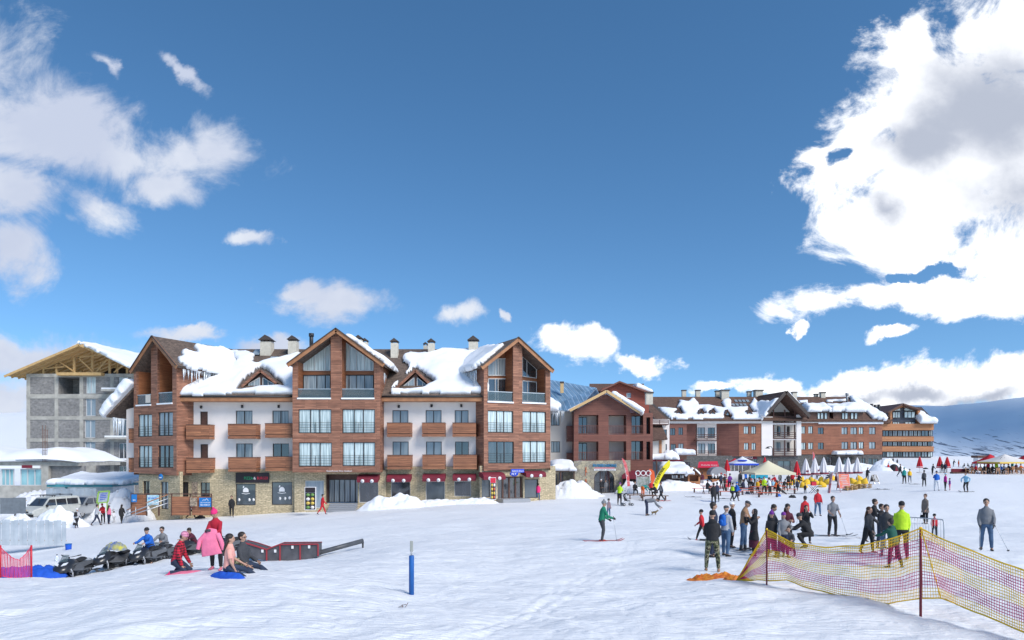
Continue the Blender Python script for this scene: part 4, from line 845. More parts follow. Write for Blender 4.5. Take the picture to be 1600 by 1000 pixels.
# timber roof: rafters, posts, braces, deck and snow
D0 = 92.3; el, ap, er = px3(7, 586, D0), px3(123.5, 536.5, D0), px3(248, 587.5, D0); bk = Vector((4.2, 13.5, -.4)); mb = MB()
slab(mb, [el, ap, ap+bk, el+bk], .12); slab(mb, [ap, er, er+bk, ap+bk], .12); mb.build('roof_deck', M_timber, A)
for a, b in ((el, ap), (ap, er)): mb = MB(); mb.bar(a-Vector((0,.05,.2)), b-Vector((0,.05,.2)), .12, .3); mb.build('fascia_board', M_timber, A)
for k in range(1, 15):
    o = bk*(k/15)-Vector((0,0,.22))
    for a, b in ((el, ap), (ap, er)): mb = MB(); mb.bar(a+o, b+o, .10, .22); mb.build('rafter', M_timber, A)
def roofz(x, y):
    t = (y-D0)/bk.y; a = ap+bk*t; e0 = el+bk*t; e1 = er+bk*t
    return a.z+(e0.z-a.z)*(a.x-x)/(a.x-e0.x) if x < a.x else a.z+(e1.z-a.z)*(x-a.x)/(e1.x-a.x)
zb = CZ+(HY-583.5)/FPX*94
for dy in (.4, 4.5, 9):
    for x in (64, 84.5, 112, 140.5, 167.5, 195, 222):
        xx = (x-CX)/FPX*94; y = 94+dy; zt = roofz(xx+dy*.25, y)-.3
        if zt > zb+.3: mb = MB(); mb.box((xx+dy*.25, y, (zb+zt)/2), (.24, .22, zt-zb)); mb.build('roof_post', M_timber, A)
for (x0, y0, x1, y1) in ((94,566,118,582),(121,557,146,582),(150,581,168,561),(178,582,197,567),(121,559,168,553),(62,577,100,573)): mb = MB(); mb.bar(px3(x0,y0,94.2), px3(x1,y1,94.2), .13, .16); mb.build('roof_brace', M_timber, A)
mb = MB(); e = px3(46, 584, 102); f = px3(246, 545, 102); mb.add([e, Vector((f.x, e.y, e.z)), Vector((ap.x, e.y, roofz(ap.x, 102)-.5))], [(0,1,2)]); mb.build('attic_void_sheet', M_void, A)  # near-black sheet, its colour stands for the shaded void under the open roof
snow_patch(A, ap, bk, er-ap, [(-.2,.0),(13.8,.0),(13.8,11),(-.2,11)], .55, seed=31, px=False, step=.3, Rr=.5); snow_patch(A, ap, bk, el-ap, [(-.2,-.3),(13.8,-.3),(13.8,11.2),(-.2,11.2)], .5, seed=33, px=False, step=.3, Rr=.5)
# ---- low pavilion with a snow dome
V_ = thing('pavilion', 'low concrete pavilion with big teal windows under a thick dome of snow', 'pavilion', (-50, 80, -3)); pV = Plane(0, 78)
mb = MB(); r = pV.rect((-60,722,125,728)); pbox(mb, pV, r, -8, 0); mb.build('roof_slab', M_conc, V_)
for x0, x1 in ((65,76),(-30,-20)): mb = MB(); pbox(mb, pV, pV.rect((x0,728,x1,790)), -.7, .05); mb.build('concrete_column', M_conc, V_)
mb = MB(); pbox(mb, pV, pV.rect((76,728,128,790)), -.8, -.4); mb.build('block_wall', M_block, V_); mb = MB(); pbox(mb, pV, pV.rect((-60,759,65,790)), -.5, -.1); mb.build('plinth', M_conc, V_)
M_teal = mat('glass_teal', rough=.5, build=curtain((.16,.36,.42), (.30,.55,.60), 1.2))
for r in ((-18,732.5,-2,758),(0,732.5,20,759),(30,732.5,64,759)): window(V_, pV, r, M_teal, 3, frame=M_frameW, rec=.25, fw=.1)
mb = MB(); pbox(mb, pV, pV.rect((-40,727.5,64,731.5)), -.02, .25); mb.build('snowy_ledge', M_rsnow, V_); mb = MB(); pbox(mb, pV, pV.rect((37,726.8,53,731.2)), .26, .32); mb.build('red_nameplate', M_maroon, V_)
xs = np.linspace(-75, 126, 60); yy = np.linspace(77.3, 88, 22); PX, YY = np.meshgrid(xs, yy); X = (PX-CX)/FPX*78
hh = np.interp(PX, [-80,-40,0,40,75,100,118,126], [2.0,1.6,1.2,1.55,1.75,1.25,.5,.05])*np.clip((YY-77.2)/2.2, 0, 1)**.5*np.clip((88-YY)/2,0,1)**.5+.12*fbm(X*.5, YY*.5, 4)*np.clip((YY-77.3)/1,0,1)
tag(grid_mesh('dome_snow', X, YY, CZ+(HY-722)/FPX*78+np.maximum(hh,0)-.02, M_rsnow)).parent = V_; bpy.data.objects['dome_snow'].location = -V_.location
for k in range(4):
    p = px3(67+2.1*k, 722, 77.7); mb = MB(); mb.tube([p, p+Vector((.03*(k-1.5), 0, 4.2-.5*(k%2)))], .025, n=5); mb.build('rebar_rod', mat('rust', (.16,.07,.04), .8), V_)
for y in (672,690,704): mb = MB(); mb.bar(px3(66.5,y,77.7), px3(74,y,77.7), .03); mb.build('rebar_tie', MATS['rust'], V_)
# ---- turquoise shed
S = thing('shed', 'low sheet-metal shed with turquoise roof edge half buried in ploughed snow', 'shed', (-45, 70, -3)); pS = Plane(0, 70)
mb = MB(); pbox(mb, pS, pS.rect((82,760,176,790)), -4, 0); mb.build('shed_wall', M_steel, S); M_turq = mat('turquoise_paint', (.05,.26,.30), .5)
mb = MB(); pbox(mb, pS, pS.rect((78,756.5,180,760.5)), -4.4, .5); mb.build('roof_edge', M_turq, S); mb = MB(); pbox(mb, pS, pS.rect((102,760.6,105,775)), .0, .1); mb.build('shed_post', M_turq, S)
a = pS.P(77, 756.4, .5); snow_patch(S, a, (1,0,0), (0,1,.12), [(-.1,-.2),(8,-.3),(8,5),(-.1,5)], .55, seed=41, px=False)
# ================================================================ brown gabled hotel beside the big one
B = thing('brown_gable_hotel', 'brown timber hotel with stone arched shop entrance, balconies and a yellow edged gable', 'hotel', (8, 79, -1)); pB = Plane(0, 77); pBc = Plane(0, 79)
bw = [(904,648.5,935,678.6),(951,648.5,978.5,679),(904,690,935,720),(951.5,689.5,978.5,720)]
mb = MB(); wall(mb, pB, [pB.sz(896.5, 720), pB.sz(985.5, 719), pB.sz(985.5, 646), pB.sz(984, 640), pB.sz(948, 616), pB.sz(897, 642)], [R4(pB.rect(r)) for r in bw], .2, .3)
e0 = pB.sz(896.5, 720); mb.add([pB.pt(e0), pB.P(896.5, 640), pB.pt(pB.sz(896.5, 640), -6), pB.pt(e0, -6)], [(0,1,2,3)]); mb.build('clad_wall', M_brown, B)
for i, r in enumerate(bw):          # open loggias with rail, door and inner walls
    q = pB.rect(r); mb = MB(); s0, z0, s1, z1 = q; V = lambda a, b, o: pB.pt((a, b), o)
    mb.add([V(s0,z0,-.2),V(s0,z1,-.2),V(s0,z1,-1.8),V(s0,z0,-1.8),V(s1,z0,-.2),V(s1,z1,-.2),V(s1,z1,-1.8),V(s1,z0,-1.8)], [(0,1,2,3),(7,6,5,4),(0,3,7,4),(1,5,6,2)]); lg = mb.build('loggia_lining', M_brown, B)
    mb = MB(); quad(mb, pB, q, -1.8); mb.build('back_wall', M_cream if i%2 else M_cream, lg)
    if i%2 == 0: window(lg, pB, (s0+.1, z0+.05, s0+(s1-s0)*.5, z1-.15), M_dglass, 2, rec=1.7, px=False, name='balcony_door')
    mb = MB(); h = 1.0
    pbox(mb, pB, (s0, z0+h-.05, s1, z0+h), -.12, -.05); pbox(mb, pB, (s0, z0+.05, s1, z0+.1), -.12, -.05)
    for k in range(12): x = s0+(s1-s0)*(k+.5)/12; pbox(mb, pB, (x, z0+.1, x+.035, z0+h-.05), -.1, -.07)
    mb.build('balcony_rail', M_brown, lg)
mb = MB(); wall(mb, pBc, [pBc.sz(858, 722), pBc.sz(898, 722), pBc.sz(898, 636), pBc.sz(858, 636)], [R4(pBc.rect(r)) for r in ((861,647,874.3,665),(861,689.5,875,707))], .2); mb.build('cream_wall', M_cream, B)
for r in ((861,647,874.3,665),(861,689.5,875,707)): window(B, pBc, r, M_curt2, 3)
for r in ((886,666,897,690),(886,708,897,722)): balcony(B, pBc, r, .9, M_brown)
pB2 = Plane(0, 78.6); mb = MB(); b2 = [(987,649,1005,678.5),(986.5,689,1005,719.5),(1010,652,1016,678),(1010,690,1016,718)]
wall(mb, pB2, [pB2.sz(984, 740), pB2.sz(1020, 740), pB2.sz(1020, 645), pB2.sz(984, 645)], [R4(pB2.rect(r)) for r in b2], 1.2, .3); a = pB2.sz(1020,740); t = pB2.sz(1020,645); mb.add([pB2.pt(a), pB2.pt(t), pB2.pt(t,-8), pB2.pt(a,-8)], [(3,2,1,0)]); mb.build('clad_wall', M_brown, B)
for r in b2: window(B, pB2, r, M_dglass, 2, rec=1.1, name='balcony_door')
for r in b2[:2]:
    q = pB2.rect(r); mb = MB(); pbox(mb, pB2, (q[0], q[1]+.95, q[2], q[1]+1.0), -.1, -.03); pbox(mb, pB2, (q[0], q[1]+.05, q[2], q[1]+.1), -.1, -.03)
    for k in range(8): x = q[0]+(q[2]-q[0])*(k+.5)/8; pbox(mb, pB2, (x, q[1]+.1, x+.035, q[1]+.95), -.08, -.05)
    mb.build('balcony_rail', M_brown, B)
# stone ground floor with arched entrance
pBs = Plane(0, 76.7); arch = [(928,770)]+[(928,748)]+[(944-16*math.cos(R(a)), 748-13.5*math.sin(R(a))) for a in range(15, 180, 15)]+[(960,748),(960,770)]
mb = MB(); wall(mb, pBs, [pBs.sz(897, 785), pBs.sz(985, 785), pBs.sz(985, 719), pBs.sz(897, 720.5)], [[pBs.sz(*p) for p in arch][::-1]], .5, .4); a = pBs.sz(897,785); t = pBs.sz(897,720.5); mb.add([pBs.pt(a), pBs.pt(t), pBs.pt(t,-3), pBs.pt(a,-3)], [(0,1,2,3)]); mb.build('rubble_wall', M_rubble, B)
mb = MB(); wall(mb, pBc, [pBc.sz(858, 785), pBc.sz(898, 785), pBc.sz(898, 721), pBc.sz(858, 721)], [R4(pBc.rect((864,741,871,768))), R4(pBc.rect((873,738,880,770)))], .3); mb.build('stone_wall', M_rubble, B)
for r in ((864,741,871,768),(873,738,880,770)): window(B, pBc, r, M_dglass, 1, rec=.25, name='side_door', frame=M_trim)
poly_window(B, pBs.off(-.45), arch, M_dglass, (.3,.55,.75), M_trim, name='arched_door')
M_sky = mat('sign_light_blue', (.03,.30,.60), .5); M_osign = mat('sign_orange', (.80,.16,.03), .5); M_pink = mat('sign_pink', (.75,.25,.30), .5)
q = pBs.rect((926,724,963,730.5)); s = text_mesh('SNOWBOARDING', .46, M_sky, pBs, (q[0], q[1]+.08), .05, parent=B, width=q[2]-q[0], name='shop_lettering', ext=.04)
q = pBs.rect((929,730.5,960,732)); mb = MB(); pbox(mb, pBs, q, .0, .05); mb.build('sign_strip', M_pink, B)
q = pBs.rect((928,732.5,962,735.5)); mb = MB(); pbox(mb, pBs, q, .0, .05); s = mb.build('sign_strip', M_white, B); text_mesh('SKI RENT SERVICE', .16, M_night, pBs, (q[0]+.15, q[1]+.04), .055, parent=s, width=(q[2]-q[0])*.88)
q = pBs.rect((914,729,918.5,763)); n = 8; P0 = (q[0]+.02, q[3]-.35); text_mesh('SKI RENT', .42, M_osign, pBs, P0, .04, parent=B, name='vertical_lettering', ext=.03, vertical=True, width=.24)
# roofs : yellow edged gable, blue metal roof, tower behind, red gable
P = pB.off(.9); A_ = [px3(890, 640, 76.1), px3(948, 609.5, 76.1), px3(1000, 643, 76.1)]; bk = Vector((1.0, 12, 0)); M_blue = mat('blue_metal_roof', rough=.35, metal=.3, build=nodes_brick((.20,.33,.47),(.15,.27,.40),(.50,.62,.74), .62, 60, .035, .35, .8, (6,.5,1), offset=0.0, blotch=.3))
mb = MB(); slab(mb, [A_[0], A_[1], A_[1]+bk, A_[0]+bk], .16); slab(mb, [A_[1], A_[2], A_[2]+bk, A_[1]+bk], .16); mb.build('metal_roof', M_blue, B); M_yel = mat('yellow_timber', (.62,.42,.20), .6)
for i in (0, 1): mb = MB(); mb.bar(A_[i]-Vector((0,.05,.12)), A_[i+1]-Vector((0,.05,.12)), .06, .3); mb.build('barge_board', M_yel, B)
snow_patch(B, A_[1], bk, A_[2]-A_[1], [(.4,.6),(6,.3),(10,.3),(10,4.8),(-.1,4.9),(-.1,2.6)], .5, seed=51, px=False); snow_patch(B, A_[1], bk, A_[0]-A_[1], [(.2,3.8),(1.6,2.6),(5.5,.8),(9,.3),(9,1.6),(3.5,3.4),(1.2,4.6),(.2,4.9)], .14, seed=52, px=False, wob=.8)
mb = MB(); ea = px3(846, 640, 77.5); r1 = px3(852, 592, 86); r2 = px3(932, 606, 86.5); e1 = px3(899, 641, 77.5); slab(mb, [ea, e1, r2, r1], .16); mb.build('metal_roof', M_blue, B)
mb = MB(); slab(mb, [r1+Vector((0,.003,0)), r2+Vector((0,.003,0)), r2+Vector((3,9,-3.5)), r1+Vector((0,9,-3.5))], .16); mb.build('metal_roof', M_blue, B)
snow_patch(B, ea, e1-ea, r1-ea, [(.2,-.4),(2.0,-.5),(2.3,.6),(1.5,2.2),(.3,3.0)], .75, seed=53, px=False); icicles(B, px3(863,640,77.4), px3(881,642,77.4), 12, .3, 1.7, 8)
chimney(B, 875, 881, 598, 609, 82, 'flat', M_yel); chimney(B, 1008, 1020, 614, 627, 83, 'flat')
pBt = Plane(0, 90); tw = thing('red_gable_building', 'dark red gabled top of a building rising behind the brown hotel', 'building', (14, 92, 0)); mb = MB()
wall(mb, pBt, [pBt.sz(941, 700), pBt.sz(1014, 700), pBt.sz(1014, 614), pBt.sz(968, 597.5), pBt.sz(941, 607)], [R4(pBt.rect((979,614,986,621.5)))], .2, 3); mb.build('clad_wall', M_red, tw); window(tw, pBt, (979,614,986,621.5), M_curt2, 1, frame=M_white)
T_ = [px3(938, 609.5, 89.2), px3(968, 595, 89.2), px3(1018, 613.5, 89.2)]; b3 = Vector((1,9,0)); mb = MB(); slab(mb, [T_[0], T_[1], T_[1]+b3, T_[0]+b3], .2); slab(mb, [T_[1], T_[2], T_[2]+b3, T_[1]+b3], .2); mb.build('gable_roof', M_brown, tw)
snow_patch(tw, T_[1], b3, T_[2]-T_[1], [(.6,2.2),(8,1.5),(8,4.7),(.3,4.7)], .6, seed=55, px=False)
mb = MB(); a, b = px3(921, 611, 93), px3(1006, 611, 93); c, d = px3(921, 599.5, 96), px3(1006, 599.5, 96); slab(mb, [a, b, d, c], .3); mb.build('rear_roof', M_shing2, tw); mb = MB(); mb.box((px3(963, 0, 96).x, 96.5, 8), (6.5, 1, 9)); mb.build('rear_wall', M_brown, tw)
# entrance canopy roof between the hotels
cn = thing('canopy', 'low arched canopy under a cap of snow between the big hotel and the brown hotel', 'canopy', (6, 73, 0)); a = px3(861, 735, 74); b = px3(899, 735, 74); mb = MB(); slab(mb, [a, b, b+Vector((0,3.4,.7)), a+Vector((0,3.4,.7))], .14); mb.build('canopy_roof', M_trim, cn)
snow_patch(cn, a, (1,0,0), (0,3.4,.7), [(-.1,-.2),(2.7,-.2),(2.7,3.3),(-.1,3.3)], .6, seed=57, px=False, Rr=.9)
for x in (863,876,897): mb = MB(); mb.box((px3(x,0,74.1).x, 74.1, a.z-1.3), (.12,.12,2.6)); mb.build('canopy_post', M_trim, cn)
# ================================================================ the long hotel in the middle distance
C_ = thing('long_hotel', 'long brown and cream hotel with snowy dormered roof and a tall balconied gable', 'hotel', (32, 123, 0)); pc = Plane(0, 122); pcb = pc.off(-1.6)
def win_grid(par, pl, rects, glass, n=2, frame=None, fw=.06, **k):
    for i, r in enumerate(rects): window(par, pl, r, glass[i%len(glass)] if isinstance(glass, list) else glass, n, frame=frame, fw=fw, **k)
def panel(par, pl, r, m, holes=(), name='clad_wall', side=0, th=.3, depth=.2):
    mb = MB(); q = pl.rect(r); wall(mb, pl, R4(q), [R4(pl.rect(h)) for h in holes], depth, th)
    return mb.build(name, m, par)
YB = 713
w1 = [(1047,669,1055,680),(1060,668,1067,679.5),(1048,694,1056,705),(1060,693,1068,705)]; panel(C_, pc, (1044.5,662,1073,YB), M_brown, w1); win_grid(C_, pc, w1, [M_dglass, M_dglass, M_dglass, M_curt2])
mb = MB(); a = pc.sz(1073,YB); t = pc.sz(1073,662); mb.add([pc.pt(a), pc.pt(t), pc.pt(t,-4)+Vector((1,0,0)), pc.pt(a,-4)+Vector((1,0,0))], [(3,2,1,0)]); mb.build('clad_wall', M_brown, C_)
panel(C_, pcb, (1068,662,1089,YB), M_brown)
w2 = [(1090,668,1101.6,684),(1106,668,1117,684),(1091,693,1102,709),(1106,693,1117.5,709)]; panel(C_, pcb, (1088,655,1122,YB), M_plast, w2, 'plaster_wall'); win_grid(C_, pcb, w2, [M_curt2, M_dglass])
w3 = [(1162,666,1169.6,677.8),(1174,666,1181,677.8),(1162.5,692,1169.6,703),(1174.5,692,1181,703)]
mb = MB(); p0 = pcb.pt(pcb.sz(1119.5, YB)); p1 = pc.pt(pc.sz(1155, YB)); zt = pc.sz(1155,661)[1]; mb.add([p0, p1, Vector((p1.x,p1.y,zt)), Vector((p0.x,p0.y,zt))], [(0,1,2,3)]); mb.build('clad_wall', M_brown, C_)
panel(C_, pc, (1154.5,661,1190.5,YB), M_brown2, w3); win_grid(C_, pc, w3, M_curt)
def trail(par, pl, r, out=1.0, k=3, m=None):
    """balcony with horizontal timber rails"""
    P = pl.off(out); s0, z0, s1, z1 = P.rect(r); mb = MB(); pbox(mb, pl, (s0, z0-.1, s1, z0+.06), .003, out)
    for i in range(k): z = z0+.28+(z1-z0-.35)*i/(k-1); pbox(mb, pl, (s0, z, s1, z+.11), out-.07, out)
    for x in (s0, (s0+s1)/2-.05, s1-.1): pbox(mb, pl, (x, z0+.061, x+.1, z1), out-.14, out-.071)
    return mb.build('balcony', m or M_trim, par)
M_drail = mat('dark_red_timber', (.085,.032,.026), .6); trail(C_, pcb, (1087,679,1123,687.5), m=M_drail); trail(C_, pcb, (1087,704.5,1127,713.5), m=M_drail)
panel(C_, pc.off(.1), (1190,651,1207.5,YB-1.5), M_plast, (), 'plaster_pier'); panel(C_, pc.off(.1), (1244.5,648,1252,YB-1.5), M_plast, (), 'plaster_pier')
gq = pc.off(-1.8); w4 = [(1213,644,1231,655),(1214,666,1219.5,681),(1229.5,666,1234,681),(1213,691,1219.5,706),(1229.5,691,1234,706)]
mb = MB(); wall(mb, gq, [gq.sz(1205, YB), gq.sz(1248, YB), gq.sz(1248, 645), gq.sz(1228, 618), gq.sz(1205, 645)], [R4(gq.rect(r)) for r in w4], .2, .2); mb.build('plaster_wall', M_cream, C_); win_grid(C_, gq, w4, [M_curt2, M_dglass, M_dglass, M_curt2, M_dglass], 2)
for y0, y1 in ((651,660),(676,685),(701.5,712)): trail(C_, pc.off(-.9), (1207.5,y0,1244.5,y1), .9, m=M_drail)
for y in (662.5, 686.5): mb = MB(); pbox(mb, pc, pc.rect((1207.5,y-1.6,1244.5,y+1)), -1.7, -.1); mb.build('floor_slab', M_plast, C_)
for x in (1209.5, 1227, 1242.5): mb = MB(); pbox(mb, pc, pc.rect((x-.8,640,x+.8,YB)), -.35, -.15); mb.build('timber_post', M_drail, C_)
panel(C_, pc.off(-.5), (1040,YB-1,1256,750), M_dstone, [(1060,722,1078,742),(1095,722,1113,742),(1176,717,1183,742),(1215,720,1235,742)], 'stone_base'); win_grid(C_, pc.off(-.5), [(1060,722,1078,742),(1095,722,1113,742),(1176,717,1183,742),(1215,720,1235,742)], M_dglass)
# eaves band and main roof
mb = MB(); pbox(mb, pc, pc.rect((1044,656,1192,661.5)), -1.5, .25); mb.build('eaves_band', M_plast, C_)
EYc, EZc = 121.2, CZ+(HY-655.5)/FPX*121.2; RYc = 129.5; RZc = CZ+(HY-620)/FPX*RYc; xa = (1024-CX)/FPX*EYc; xb = (1262-CX)/FPX*EYc; svc = Vector((0, RYc-EYc, RZc-EZc))
mb = MB(); slab(mb, [(xa, EYc, EZc), (xb, EYc, EZc), (xb, RYc, RZc), (xa-1, RYc, RZc)], .3); slab(mb, [(xb, RYc+8, EZc), (xa, RYc+8, EZc), (xa-1, RYc+.003, RZc), (xb, RYc+.003, RZc)], .3); mb.build('shingle_roof', M_shing2, C_)
mb = MB(); e0 = px3(1016, 632, 119.5); mb.bar(px3(1018, 630, 120.4), px3(1046, 655.5, 120.4), .12, .35); mb.build('barge_board', M_cap, C_)
oc = (0, EYc, EZc); cd = [(1061,644),(1096,644),(1113.6,643.5),(1172,642)]
def tri(x, y, w=7, h=8): return [(x-w, y+4), (x, y-h*.7), (x+w, y+4)]
snow_patch(C_, oc, (1,0,0), svc, [(1024,637),(1056,640),(1060,627),(1075,629),(1083,621),(1093,634),(1108,635),(1130,637),(1127,626),(1142,625),(1143,637),(1168,636),(1178,621),(1186,631),(1200,628),(1194,650),(1192,657),(1120,655),(1095,655),(1046,656)], .5, [tri(*c) for c in cd[:4]]+[[(1131,655),(1136,643),(1142,655)]], seed=61, step=.3, Rr=.6, wob=.3)
for x, y in cd+[(1137,645)]:
    dfy = 122.2; a, b, c = px3(x-5, 649, dfy), px3(x+5, 649, dfy), px3(x, 641, dfy); mb = MB(); mb.prism([a, b, c], (0, 1.0, 0)); d = mb.build('dormer', M_cap, C_); mb = MB(); A3 = [px3(x-6.5, 650, dfy-.3), px3(x, 639.5, dfy-.3), px3(x+6.5, 650, dfy-.3)]; bb = Vector((0,3,0))
    slab(mb, [A3[0], A3[1], A3[1]+bb, A3[0]+bb], .15); slab(mb, [A3[1], A3[2], A3[2]+bb, A3[1]+bb], .15); mb.build('dormer_roof', M_trim, d); mb = MB(); mb.prism([px3(x-2.4, 648.5, dfy-.06), px3(x+2.4, 648.5, dfy-.06), px3(x, 643.8, dfy-.06)], (0,-.03,0)); mb.build('pane', M_curt2, d)
for i in range(8):
    x = 1150+(i%4)*6+(i//4)*-4; y = 627+(i//4)*6; p = px3(x, y, 126.5); nn = Vector((1,0,0)).cross(svc).normalized(); r = Vector(((x-CX)/FPX, 1, -(y-HY)/FPX)); c = Vector((0,0,CZ)); q = c+r*((Vector(oc)-c).dot(nn)/r.dot(nn)); M = Matrix((Vector((1,0,0)), svc.normalized(), nn)).transposed().to_4x4(); mb = MB(); mb.box(q+nn*.08, (.5, .9, .1), M=M); mb.build('roof_window', M_curt2, C_)
for c in ((1065,1072,610,622,130,'flat'),(1086.5,1094,610,621.5,130,'flat'),(1117.5,1126,611.5,618,131,'flat'),(1125,1138.5,610,622,129,'flat'),(1167,1174,612.5,618,131,'flat'),(1178,1191,610.5,617,130,'flat'),(1237,1244.5,613,624,130,'flat')): chimney(C_, *c)
G0 = 119.8; A4 = [px3(1196.5, 649, G0), px3(1228.3, 611, G0), px3(1265.5, 650, G0)]; b4 = Vector((-1.6, 11, 0)); mb = MB(); slab(mb, [A4[0], A4[1], A4[1]+b4, A4[0]+b4], .3); slab(mb, [A4[1], A4[2], A4[2]+b4, A4[1]+b4], .3); mb.build('gable_roof', M_shing2, C_)
for i in (0, 1): mb = MB(); mb.bar(A4[i]-Vector((0,.06,.1)), A4[i+1]-Vector((0,.06,.1)), .12, .55); mb.build('barge_board', M_cap, C_)
snow_patch(C_, A4[1], b4, A4[0]-A4[1], [(.3,1.6),(2.5,2.2),(6,1.6),(9,3.0),(9,5.8),(.2,5.9)], .5, seed=63, px=False, step=.3); snow_patch(C_, A4[1], b4, A4[2]-A4[1], [(.1,.5),(9,.2),(9,6),(.1,6)], .6, seed=64, px=False, step=.3)
# small lean-to annex left of the long hotel
An = thing('annex', 'small cream and timber annex with a brown lean-to roof left of the long hotel', 'building', (25, 108, 0)); pa = Plane(0, 112); panel(An, pa, (1017,655,1046,750), M_plast, [(1036,671,1042,684),(1036,694,1042,707),(1021,650,1027,656)][:2], 'plaster_wall'); win_grid(An, pa, [(1036,671,1042,684),(1036,694,1042,707)], M_dglass, 1)
pa2 = Plane(0, 109); panel(An, pa2, (1016,687,1040,750), M_cream, (), 'cream_wall'); panel(An, pa2.off(.1), (1030,687,1034,740), M_orange, (), 'timber_pier'); mb = MB(); slab(mb, [px3(1014,688,108), px3(1043,685,108), px3(1034,664,112), px3(1014,664,112)], .25); mb.build('lean_to_roof', M_shing2, An); trail(An, pa, (1017,656,1045,663), 1.2, m=M_drail)
# ================================================================ brown hotel with snow slabs
D_ = thing('brown_hotel', 'plain brown clad hotel with small white windows and heavy snow slabs on its roof', 'hotel', (68, 134, 1)); pd = Plane(0, 132)
wd = [(1252,666,1258.3,677.7),(1263,666,1270,677.5),(1278,668,1287,678.3),(1315,667.5,1324.4,678.7),(1329,667.5,1339,678.7),(1342,667.5,1349,678.4),(1358,667.5,1368,678.6),
      (1252,691.5,1259,702.7),(1263,691.5,1270.5,702),(1278,691.5,1287,702),(1315,690.5,1325,701.7),(1329,690.5,1339,701.5),(1342,690.5,1349.5,701),(1358,690.5,1368,701.3)]
panel(D_, pd, (1248,660.5,1378.5,710), M_brown2, wd); win_grid(D_, pd, wd, [M_curt, M_curt, M_dglass, M_curt2, M_curt2, M_curt, M_curt2])
dd = [(1292,714,1300,731),(1345,716,1352,731),(1357,716,1363,731),(1364,717,1372,731),(1318,716,1330,731)]; panel(D_, pd.off(-.15), (1248,709,1378.5,745), M_dstone, dd, 'stone_base'); win_grid(D_, pd.off(-.15), dd, M_dglass, 2)
mb = MB(); pbox(mb, pd, pd.rect((1250,655.5,1291,661)), -1, .3); mb.build('eaves_band', M_plast, D_); mb = MB(); pbox(mb, pd, pd.rect((1278,657,1379,662.5)), -1, .31); mb.build('snow_on_eaves', M_rsnow, D_)
EYd = 131.3; EZd = CZ+(HY-657)/FPX*EYd; RYd = 140; RZd = CZ+(HY-620)/FPX*RYd; x0 = (1240-CX)/FPX*EYd; x1 = (1388-CX)/FPX*EYd; xr = (1333-CX)/FPX*RYd; svd = Vector((0, RYd-EYd, RZd-EZd)); mb = MB()
slab(mb, [(x0, EYd, EZd), (x1, EYd, EZd), (xr, RYd, RZd), (x0, RYd, RZd)], .3); slab(mb, [(x1, EYd+.003, EZd), (x1, EYd+16, EZd), (xr, RYd, RZd)], .3); slab(mb, [(x1, EYd+16, EZd), (x0, EYd+16, EZd), (x0, RYd+.003, RZd), (xr, RYd+.003, RZd)], .3); mb.build('shingle_roof', M_shing2, D_)
od = (0, EYd, EZd)
snow_patch(D_, od, (1,0,0), svd, [(1326,621),(1334,621),(1352,632),(1372,642),(1386,652),(1386,658),(1362,656),(1352,645),(1344,640),(1333,634)], .7, seed=71, step=.3); snow_patch(D_, od, (1,0,0), svd, [(1246,626),(1262,626),(1264,631),(1247,630)], .3, seed=72, step=.3, wob=.2); snow_patch(D_, od, (1,0,0), svd, [(1288,625),(1325,624),(1322,628),(1292,629)], .35, seed=73, step=.3, wob=.3)
for (x0_, x1_, yt, yb) in ((1262,1300,633,643),(1300,1353,632,643)):      # shed dormers carrying snow slabs
    pdd = Plane(0, 131.8); r = pdd.rect((x0_+2, yb, x1_-4, 657)); mb = MB(); pbox(mb, pdd, r, -4, 0); d = mb.build('shed_dormer', M_trim, D_); a = pdd.P(x0_, yb, .5); b = pdd.P(x1_, yb, .5); mb = MB(); slab(mb, [a, b, b+Vector((0,6,2.0)), a+Vector((0,6,2.0))], .2); mb.build('dormer_roof', M_cap, d)
    snow_patch(d, a, (1,0,0), (0,6,2.0), [(-.2,-.3),((b-a).x+.2,-.3),((b-a).x,3.6),(0,3.6)], 1.0, seed=x0_, px=False, step=.3, Rr=.8, wob=.3)
    for x in ((1277,1282,1288) if x0_ < 1300 else (1315,1320,1329,1335)): window(d, pdd.off(.0), (x,645,x+4.6,655), M_curt, 1, rec=-.03, frame=M_frame, fw=.08)
for c in ((1281,1289,613.5,622,140,'flat'),(1272,1278,616.5,621,141,'flat')): chimney(D_, *c)
mb = MB(); p = px3(1323.5, 629, 137); t = px3(1323.5, 614, 137); mb.tube([p, t], .22, n=8); mb.tube([t-Vector((0,0,.5)), t], .32, n=8); mb.build('flue_pipe', M_grey, D_)
pdc = Plane(0, 129.5); cy = thing('entrance_canopy', 'flat dark canopy with a slab of snow on the brown hotel front', 'canopy', pdc.P(1310, 731)); mb = MB(); r = pdc.rect((1308,710,1349,713)); pbox(mb, pdc, r, -2.2, 0); mb.build('canopy_roof', M_cap, cy); snow_patch(cy, pdc.P(1307,710), (1,0,0), (0,1,0), [(-.1,-.2),(5.1,-.2),(5.1,2.3),(-.1,2.3)], .7, seed=77, px=False)
for x in (1310,1347): mb = MB(); p = pdc.P(x, 713); mb.box((p.x, p.y-.1, p.z-1.3), (.15,.15,2.6)); mb.build('canopy_post', M_cap, cy)
